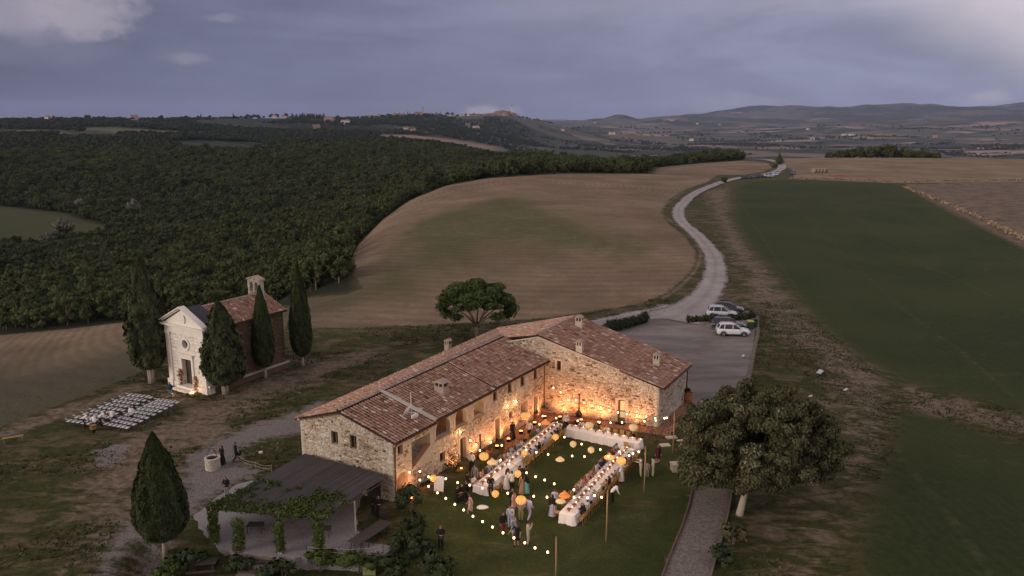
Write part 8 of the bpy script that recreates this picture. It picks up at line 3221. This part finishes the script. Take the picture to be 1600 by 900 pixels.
# ================================================================ LAMPS
M['bulb'] = mat('bulb_glass', (1, .8, .5), .3, emit=(1.0, .62, .27), estr=5)
_g = NT(M['bulb'].node_tree)
_lw = _g.n('ShaderNodeLayerWeight')
_lw.inputs[0].default_value = .5
_p = M['bulb'].node_tree.nodes['Principled BSDF']
_g.l(_g.ramp(_lw.outputs['Facing'], .15, .75, 5.0, .9), _p.inputs['Emission Strength'])
_g.l(_g.mix(_g.ramp(_lw.outputs['Facing'], .1, .7), (1, .72, .40, 1), (1, .42, .10, 1)), _p.inputs['Emission Color'])
M['bulb'].cycles.emission_sampling = 'NONE'
M['shade_lit'] = mat('lit_wicker', (.55, .34, .14), .8, emit=(1.0, .44, .10), estr=.62)
M['shade_pale'] = mat('lit_paper', (.60, .46, .28), .8, emit=(1.0, .62, .28), estr=.30)
M['shade_orange'] = mat('lit_orange_shade', (.5, .18, .06), .8, emit=(1.0, .25, .05), estr=.5)
for k_ in ('shade_lit', 'shade_pale', 'shade_orange'):
    M[k_].cycles.emission_sampling = 'NONE'
M['ember'] = mat('uplight_glass', (1, .3, .1), .3, emit=(1.0, .26, .06), estr=9)
M['ember'].cycles.emission_sampling = 'NONE'
WARM = (1.0, .60, .28)
BULB = MB().lathe([(0, -.095), (.05, -.075), (.08, -.025), (.076, .03), (.045, .07), (.03, .10)], seg=10, cap=False).mesh('bulb', M['bulb'], True)
SOCK = MB().lathe([(.032, .09), (.034, .17), (.01, .19)], seg=8, cap=False).mesh('socket', M['iron'])


def lamp(parent, loc, power, color=WARM, rad=.09, kind='POINT', spot=None, direction=None):
    ld_ = bpy.data.lights.new('lamp_light', kind)
    ld_.energy = power
    ld_.color = color
    ld_.shadow_soft_size = rad
    if kind == 'SPOT':
        ld_.spot_size = spot
        ld_.spot_blend = .8
    o = bpy.data.objects.new('lamp_light', ld_)
    COL.objects.link(o)
    o.location = loc
    o.parent = parent
    if direction is not None:
        o.rotation_euler = Vector(direction).to_track_quat('-Z', 'Y').to_euler()
    return o


LIGHT_BULB = bpy.data.lights.new('bulb_light', 'POINT')
LIGHT_BULB.energy, LIGHT_BULB.color, LIGHT_BULB.shadow_soft_size = 29.0, WARM, .1
poles = {'A': ((1051, 708), 3.75, 'tall wooden pole carrying lights beside the oak'), 'B': ((1006, 771), 3.9, 'wooden light pole by the far end of the right table'), 'C': ((947, 847), 3.85, 'wooden light pole by the near end of the right table'), 'D': ((868, 912), 3.2, 'wooden light pole at the bottom edge of the lawn')}
PT_ = {}
for k, ((px, py), h, lab) in poles.items():
    q = G(px, py)
    t = thing('light_pole', lab, 'pole', q)
    part('shaft', MB().tube([(0, 0, -.1), (.02, 0, h * .5), (0, 0, h)], [.055, .05, .045], 8).mesh('shaft', M['pole'], True), t)
    part('hook', MB().tube([(0, 0, h - .05), (-.1, 0, h + .03), (-.16, 0, h - .03)], .012, 5).mesh('hook', M['iron']), t)
    PT_[k] = q + Vector((0, 0, h - .02))


def fac(px, z):
    """hook on the long wing's courtyard wall at this column"""
    s_ = wall_sz(FA, FB, px, 690)[0]
    # column and height fix the point
    for _ in range(12):
        p = WAB.pt(s_, z, .06)
        cur = proj(*p)[0]
        s_ += (px - cur) * .04
    return WAB.pt(s_, z, .06)


STR = [
    ('string of bulbs running just before the cross wing wall', 'A', V3(FB, 3.35) + nBC * .1 + WBC.d * .2, [(1042, 653), (1038.3, 653.3), (1024.6, 657), (1009.5, 651), (995.5, 649.4), (979.5, 647), (965.5, 644.4), (952.3, 641), (939, 637), (925.8, 634), (913, 629.5), (900, 625), (888.5, 625), (876, 613), (864.6, 606)], 3.0),
    ('string of bulbs over the wall side of the head table', 'A', fac(832, 3.1), [(1024, 653.5), (1007, 658.3), (972, 660), (954, 660.5), (936.6, 660), (902.6, 657.5), (869, 653.3), (848, 650)], 2.9),
    ('string of bulbs over the inner lawn beside the head table', 'B', fac(806, 3.1), [(998, 706), (988.8, 708.5), (968, 706), (938, 702.4), (908.8, 694), (881.9, 683), (843, 663)], 3.1),
    ('string of bulbs crossing the middle of the inner lawn', 'B', fac(735, 3.2), [(983, 712), (950.7, 713), (913.3, 713.3), (894, 712.5), (856.5, 709.9), (838, 706.7), (822, 703), (784, 696), (766.7, 691), (744, 694.7)], 2.9),
    ('string of bulbs from the near pole up over the standing guests', 'C', fac(719, 3.1), [(940, 777), (929, 774), (896.8, 765.3), (866, 756), (851, 750), (836.8, 744.8), (822.7, 738.7), (795, 725), (782, 719), (749.9, 704), (735, 688)], 3.0),
    ('string of bulbs from the near pole to the stair opening', 'C', fac(640, 2.9), [(918, 778), (897, 777), (854.7, 776.8), (833.9, 775.5), (793.3, 770.7), (753.9, 762.7), (734, 758), (715, 754), (696.5, 748), (669.6, 745), (656, 736.5)], 2.8),
    ('lowest string of bulbs slanting down to the bottom edge', 'D', fac(622, 3.0), [(855.7, 862.7), (836, 856), (820, 848), (803, 840.5), (786, 832.5), (769.6, 823.5), (754, 815), (739, 806.7), (724.5, 796.8), (710.7, 788), (696.5, 778.7), (683.5, 770), (669.6, 760), (656, 750), (640, 738)], 2.6),
]
for lab, pk, endp, bulbs, zmid in STR:
    t = thing('string_lights', lab, 'string lights')
    a, b = PT_[pk], Vector(endp)
    pts = [a]
    n = len(bulbs)
    for i, (px, py) in enumerate(bulbs):
        f_ = (i + 1) / (n + 1)
        zl = a.z * (1 - f_) + b.z * f_
        z = zl + (zmid - (a.z + b.z) / 2) * 4 * f_ * (1 - f_)
        p = G(px, py, z - .12)
        pts.append(p + Vector((0, 0, .17)))
        bl = link('bulb', BULB, t, p)
        bl['label'] = None if False else 'glowing round bulb'
        KIDS.setdefault(t.name, []).append(bl)
        part('socket', SOCK, bl)
        lo = bpy.data.objects.new('bulb_light', LIGHT_BULB)
        COL.objects.link(lo)
        lo.location = p
        lo.parent = t
    pts.append(b)
    part('wire', MB().tube(pts, .012, 4).mesh('wire', M['iron']), t)


# lanterns
def lantern_mesh(kind):
    if kind == 'globe':
        pr = [(.08, .30), (.22, .24), (.31, .10), (.33, -.03), (.28, -.18), (.15, -.28), (.06, -.30)]
    elif kind == 'big':
        pr = [(.10, .36), (.36, .28), (.46, .10), (.44, -.08), (.32, -.25), (.12, -.32)]
    elif kind == 'flat':
        pr = [(.08, .16), (.30, .10), (.44, 0), (.42, -.06), (.28, -.12), (.1, -.15)]
    elif kind == 'bell':
        pr = [(.06, .34), (.14, .24), (.20, .12), (.42, -.02), (.50, -.12), (.46, -.18), (.2, -.2)]
    else:
        pr = [(.05, .30), (.14, .25), (.22, .14), (.40, .02), (.42, -.05), (.34, -.10)]
    return pr


def lantern(label, px, py, z, kind, mat_, power, ribs=True):
    p = G(px, py, z)
    t = thing('hanging_lantern', label, 'lantern', p, scale=.82)
    pr = lantern_mesh(kind)
    part('shade', MB().lathe(pr, seg=20, cap=True).mesh('shade', M[mat_], True), t)
    mb = MB()
    for k in range(12):
        a = 2 * math.pi * k / 12
        mb.tube([(r_ * 1.03 * math.cos(a), r_ * 1.03 * math.sin(a), zz) for r_, zz in pr], .011, 4)
    part('rib', mb.mesh('rib', M['rattan']), t, kind='stuff')
    part('cord', MB().tube([(0, 0, pr[0][1]), (0, 0, pr[0][1] + .35)], .01, 4).mesh('cord', M['iron']), t)
    part('glowing_core', MB().lathe([(0, -.06), (.05, 0), (0, .06)], (0, 0, pr[-1][1] - .02), 8, False).mesh('glowing_core', M['bulb']), t)
    lo = lamp(t, (0, 0, pr[-1][1] - .1), power)
    return t


for args in [
    ('orange wicker globe lantern beside the white welcome board', 677, 747, 2.3, 'globe', 'shade_lit', 8),
    ('bright round wicker lantern by the first courtyard door', 756, 713.5, 2.6, 'big', 'shade_lit', 14),
    ('fringed bell shaped lantern over the left table guests', 769, 721, 2.3, 'bell', 'shade_pale', 8),
    ('small round lantern low beside the near end of the left table', 774, 771.5, 1.6, 'globe', 'shade_lit', 10),
    ('small round lantern among the tall guests at the left table', 809, 740, 2.4, 'globe', 'shade_lit', 10),
    ('largest round lantern over the standing group', 814, 782, 2.3, 'big', 'shade_lit', 16),
    ('lantern hanging low over the flowers of the left table', 819.5, 707.5, 1.9, 'globe', 'shade_lit', 8),
    ('yellow lantern glowing before the arched niche', 819.5, 650, 3.0, 'big', 'shade_lit', 14),
    ('pale paper lantern over the inner lawn near the head table', 895.5, 693.8, 2.5, 'globe', 'shade_pale', 4),
    ('pale flattened lantern over the inner lawn, right of the first', 923.5, 703, 2.5, 'globe', 'shade_pale', 4),
    ('cone topped pale lantern in the middle of the inner lawn', 875, 718, 2.5, 'cone', 'shade_pale', 8),
    ('tall bright lantern where the left and head tables meet', 868, 682.7, 2.6, 'globe', 'shade_lit', 12),
    ('scalloped pale lantern over the middle of the head table', 920.8, 665, 2.7, 'big', 'shade_pale', 5),
    ('scalloped pale lantern over the right of the head table', 989.6, 668.5, 2.7, 'big', 'shade_pale', 5),
    ('orange topped lantern over the far end of the left table', 852.8, 659.5, 2.8, 'bell', 'shade_orange', 10),
    ('round lantern hanging over the middle of the right table', 970.5, 721, 2.5, 'big', 'shade_lit', 12),
    ('cone lantern with bright rim at the inner side of the right table', 952, 713, 2.6, 'bell', 'shade_lit', 12),
    ('red and white tiered lantern by the near end of the right table', 882, 772.5, 2.3, 'bell', 'shade_orange', 12),
    ('flat pale lantern just below the red and white one', 876, 783, 2.0, 'flat', 'shade_pale', 8),
]:
    lantern(*args)

# uplights along the walls
def uplight(label, p, toward, power, s_=1.0):
    t = thing('uplight', label, 'uplight', p)
    part('housing', MB().prism([(-.17 * s_, -.13, 0), (.17 * s_, -.13, 0), (.17 * s_, .13, 0), (-.17 * s_, .13, 0)], (0, 0, .26)).mesh('housing', M['iron']), t)
    part('lens', MB().box((0, 0, .27), (.26 * s_, .18, .02)).mesh('lens', M['ember']), t)
    lamp(t, (0, 0, .42), power * 0.3, (1.0, .30, .11), .06)
    lamp(t, (0, 0, .40), power * 4.3, (1.0, .39, .155), .06, 'SPOT', R(125), (toward.x * .95, toward.y * .95, 1))


for i, (px, lab) in enumerate(((880.7, 'uplight on the cross wing wall nearest the corner of the wings'), (913.4, 'uplight by the dark column against the cross wing'), (940.6, 'uplight left of the lit glazed door'), (996, 'uplight right of the lit glazed door'))):
    s_ = wall_sz(FB, FC, px, 655)[0]
    uplight(lab, WBC.pt(s_, .06, 1.3), -nBC, 75)
for i, (px, lab) in enumerate(((638, 'uplight at the jamb of the arched porch'), (713, 'uplight just left of the first courtyard door'), (746, 'uplight right of the reading waiter'), (770, 'uplight left of the second courtyard door'), (788, 'uplight right of the second courtyard door'), (807.6, 'uplight beside the woman in the long black dress'), (829, 'uplight below the arched niche'), (844.7, 'uplight by the corner of the two wings'))):
    s_ = wall_sz(FA, FB, px, 700)[0]
    for _ in range(14):
        s_ += (px - proj(*WAB.pt(s_, .06, .45))[0]) * .04
    uplight(lab, WAB.pt(s_, .06, .9), -nAB, 44)
for (px, py, pw, lab) in ((268, 617, 12, 'candle lamp left of the chapel step'), (302, 616, 12, 'candle lamp before the right flowers of the chapel')):
    q = W(px, py)
    t = thing('candle_lamp', lab, 'candle', q)
    part('jar', MB().lathe([(.09, 0), (.09, .22)], seg=10, cap=False).mesh('jar', M['clearglass']), t)
    part('flame', MB().lathe([(0, .03), (.05, .09), (.03, .16), (0, .2)], seg=8, cap=False).mesh('flame', M['bulb']), t)
    lamp(t, (0, 0, .3), pw, WARM, .05)
# wall lanterns of the long wing
for (px, z, lab) in ((717, 3.0, 'wall lamp glowing above the first courtyard door'), (791, 2.95, 'wall lamp glowing between the two courtyard doors'), (804, 2.9, 'wall lamp just left of the arched niche')):
    p = fac(px, z)
    t = thing('wall_lamp', lab, 'lamp', p + nAB * .12)
    part('bracket', MB().tube([-nAB * .18, (0, 0, .05)], .015, 5).mesh('bracket', M['iron']), t)
    part('globe', MB().lathe([(0, -.12), (.08, -.06), (.1, .02), (.05, .1), (0, .11)], seg=10, cap=False).mesh('globe', M['bulb'], True), t)
    lamp(t, nAB * .18, 26, (1.0, .62, .28), .1)
# bulbs inside the loggia
for (px, lab) in ((719, 'lamp hanging in the middle open arch'), (747, 'lamp hanging in the right open arch, lower'), (751, 'lamp hanging in the right open arch, upper')):
    s_ = wall_sz(FA, FB, px, 645)[0]
    p = WAB.pt(s_, 4.35 if px != 747 else 4.1, -1.2)
    t = thing('hanging_bulb', lab, 'lamp', p)
    part('bulb', BULB, t)
    part('cord', MB().tube([(0, 0, .18), (0, 0, .55)], .01, 4).mesh('cord', M['iron']), t)
    lamp(t, (0, 0, -.15), 5, WARM, .08)
# dark columns (patio heaters) and welcome board
for (px, py, lab) in ((904.5, 652, 'tall thin black heater column against the cross wing'), (750.5, 719, 'tall thin black heater column by the first courtyard door')):
    q = G(px, py)
    t = thing('patio_heater', lab, 'heater', (q.x, q.y, .06 if py < 700 else 0.06))
    part('base', MB().lathe([(.27, 0), (.28, .35), (.2, .55), (.06, .62)], seg=16).mesh('base', M['iron']), t)
    part('column', MB().tube([(0, 0, .55), (0, 0, 2.2)], .055, 8).mesh('column', M['iron']), t)
    part('cap', MB().lathe([(.1, 2.2), (.1, 2.26), (.02, 2.3)], seg=12).mesh('cap', M['iron']), t)
q = G(685.5, 777)
t = thing('welcome_board', 'white blank looking board on an easel at the corner of the lawn', 'board', q, R(-12))
bm_ = MB()
bm_.prism([(-.38, .0, .52), (.38, .0, .52), (.38, .22, 1.62), (-.38, .22, 1.62)], (0, .03, 0))
part('board', bm_.mesh('board', M['white']), t)
for sx in (-1, 1):
    part('leg', MB().tube([(sx * .42, -.08, 0), (sx * .12, .27, 1.75)], .022, 5).mesh('leg', M['pole']), t)
part('leg', MB().tube([(0, .8, 0), (0, .27, 1.7)], .022, 5).mesh('leg', M['pole']), t)
part('ledge', MB().box((0, -.02, .50), (.7, .08, .03)).mesh('ledge', M['pole']), t)

# ================================================================ HILL TOWN AND FAR FARMS
M['t_wall'] = mat('town_stone', (.36, .26, .20), .9, objrand=.3)
M['t_white'] = mat('pale_render', (.62, .56, .50), .9, objrand=.15)
M['t_roof'] = mat('town_roof', (.22, .12, .09), .9, objrand=.2)


def house_proto(name, w_, d_, h_, wallm, hip=False):
    mb = MB().box((0, 0, h_ / 2 - 1), (w_, d_, h_ + 2))
    rf = MB()
    e = .5
    rf.prism([(-w_ / 2 - e, -d_ / 2 - e, h_), (-w_ / 2 - e, d_ / 2 + e, h_), (-w_ / 2 - e, 0, h_ + d_ * .22)], (w_ + 2 * e, 0, 0))
    wn = MB()
    for k in range(max(2, int(w_ / 3))):
        x = -w_ / 2 + (k + .5) * w_ / max(2, int(w_ / 3))
        for z in np.arange(1.6, h_ - .8, 2.9):
            wn.box((x, -d_ / 2 - .02, z), (.9, .1, 1.3))
    ch = MB().box((w_ * .2, 0, h_ + d_ * .2 + .4), (.8, .8, 1.4))
    return name, mb.mesh('wall', M[wallm]), rf.mesh('roof', M['t_roof']), wn.mesh('windows', M['dark']), ch.mesh('chimney', M[wallm])


HP = [house_proto('a', 12, 9, 7, 't_wall'), house_proto('b', 9, 8, 9, 't_wall'), house_proto('c', 16, 9, 6, 't_white'), house_proto('d', 10, 8, 5.5, 't_white'), house_proto('e', 20, 10, 8, 't_wall')]


def house(label, q, rz, k, s_, group, name='town_house'):
    t = thing(name, label, 'house', q, rz, group, scale=s_)
    _, a, b, c_, d = HP[k]
    part('wall', a, t)
    r_ = part('roof', b, t)
    part('chimney', d, r_)
    part('windows', c_, t, kind='stuff')
    return t


rt2 = random.Random(12)


def ridge_or(px, py=None):
    return ridge_point(px) if py is None else W(px, py)


for px in np.arange(741, 806, 2.0):
    q = ridge_point(px + rt2.uniform(-.6, .6))
    core = math.exp(-((px - 788) / 14) ** 2)
    for r_ in range(2 if px > 765 else 1):
        s_ = 1.0 + .55 * core
        house('stone house crowded on the top of the hill town', (q.x, q.y - 26 * r_ + 10, q.z + 9 * core - 6 * r_ - 1), rt2.uniform(-.5, .5), rt2.choice([0, 0, 1, 4, 1]), s_, 'houses of the hill town')
for px in (578, 584, 589, 594, 598, 620, 627, 634, 641, 648, 655, 660, 668, 676, 684, 706, 722, 733, 738, 690, 699):
    q = ridge_point(px)
    wh = px in (584, 589, 594)
    house('pale house in the row left along the ridge' if wh else 'stone house strung along the ridge left of the hill town', (q.x, q.y - 15, q.z), rt2.uniform(-.4, .4), 2 if wh else rt2.choice([0, 1, 3]), 1.15, 'pale houses on the ridge' if wh else 'houses strung along the ridge')
# towers
for (px, h, w_, lab, dome) in ((799.5, 46, 7.5, 'tall pale bell tower above the hill town', False), (663, 33, 6.5, 'slim brick bell tower on the ridge left of the hill town', True)):
    q = ridge_point(px)
    t = thing('bell_tower', lab, 'tower', (q.x, q.y, q.z))
    part('shaft', MB().box((0, 0, h * .4), (w_, w_, h * .8)).mesh('shaft', M['t_white' if not dome else 't_wall']), t)
    mb = MB()
    for sx in (-1, 1):
        for sy in (-1, 1):
            mb.box((sx * w_ * .38, sy * w_ * .38, h * .87), (w_ * .22, w_ * .22, h * .14))
    mb.box((0, 0, h * .95), (w_ * 1.05, w_ * 1.05, h * .03))
    part('belfry', mb.mesh('belfry', M['t_white' if not dome else 't_wall']), t)
    part('spire', MB().lathe([(w_ * .5, h * .96), (w_ * .3, h * 1.03), (.1, h * 1.1)], seg=8).mesh('spire', M['t_roof']), t)
q = ridge_point(656)
house('broad church like building beside the slim brick tower', (q.x, q.y, q.z + 1), 0.1, 4, 1.4, None, 'church')
FARMS = [(93, None, 2, 'white farmhouse on the far left skyline'), (222, None, 0, 'stone farmhouse on the skyline above the valley wood'), (451, None, 3, 'white house below the cypress row'), (436, None, 3, 'small house left below the cypress row'),
         (516, 190, 4, 'long low building on the slope under the cypress row'), (541, 193.5, 2, 'bright white farmhouse on the far left slope'), (496, 203, 0, 'stone farm low on the far slope'), (635, 204, 3, 'pale cottage among the olive groves'),
         (646, 207, 3, 'pale cottage right of the olive groves'), (731, 198, 0, 'reddish farmhouse below the hill town'), (744, 201, 2, 'white building below the hill town'), (929, 192.5, 3, 'white house on the low col before the cone hill'),
         (956, 210, 2, 'white farmhouse in the clay valley'), (879, 204, 3, 'small pale house on the flank of the hill town'), (1089, 194, 3, 'white house far off right of the village'), (1124, 195.5, 3, 'small pale house far off before the blue hills'),
         (1080, 220, 3, 'pale farm by the long hedge in the clay valley'), (1318, 212, 2, 'row of white farm buildings in the right hand valley'), (1330, 212, 2, 'second white farm building in the right hand valley'), (1262, 203, 3, 'white house at the foot of the dark hills'),
         (1460, 215, 0, 'reddish farm on the far right clay slope'), (1268, 218, 3, 'pale farm behind the right hand copse')]
for (px, py, k, lab) in FARMS:
    q = ridge_or(px, py)
    house(lab, (q.x, q.y - 8, q.z), rt2.uniform(-.4, .4), k, 1.5 if q.y < 3800 else 2.0, None, 'farmhouse_far')
for i in range(14):
    q = W(1038 + 1.5 * i + rt2.uniform(-.5, .5), 188 + rt2.uniform(-1.5, 1.5))
    house('house of the small village under the blue hills', (q.x, q.y, q.z), rt2.uniform(-.5, .5), rt2.choice([0, 1, 3]), 1.9, 'houses of the small far village')
for i, px in enumerate(np.linspace(1095, 1280, 36)):
    q = W(px, 222.5 - 4 * (i / 36) + rt2.uniform(-.4, .4))
    thing('avenue_tree', 'dark tree in the long avenue across the clay valley', 'tree', (q.x, q.y, q.z - 1), rt2.uniform(0, 6), 'trees of the avenue across the clay valley', scale=1.25, data=FCR[i % 3])

# ================================================================ AIR
M_haze = bpy.data.materials.new('air')
M_haze.use_nodes = True
nt_ = M_haze.node_tree
nt_.nodes.clear()
o_ = nt_.nodes.new('ShaderNodeOutputMaterial')
pv_ = nt_.nodes.new('ShaderNodeVolumePrincipled')
pv_.inputs['Color'].default_value = (0.56, 0.66, 0.98, 1)
pv_.inputs['Density'].default_value = 0.000034
nt_.links.new(pv_.outputs[0], o_.inputs['Volume'])
mb = MB()
mb.box((0, 0, 110), (36000, 36000, 640))
hz = structure('haze', mb.mesh('haze', M_haze), 'thin evening haze')
hz['kind'] = 'stuff'
for o_ in list(bpy.data.objects):
    if o_.name not in COL.objects:
        continue
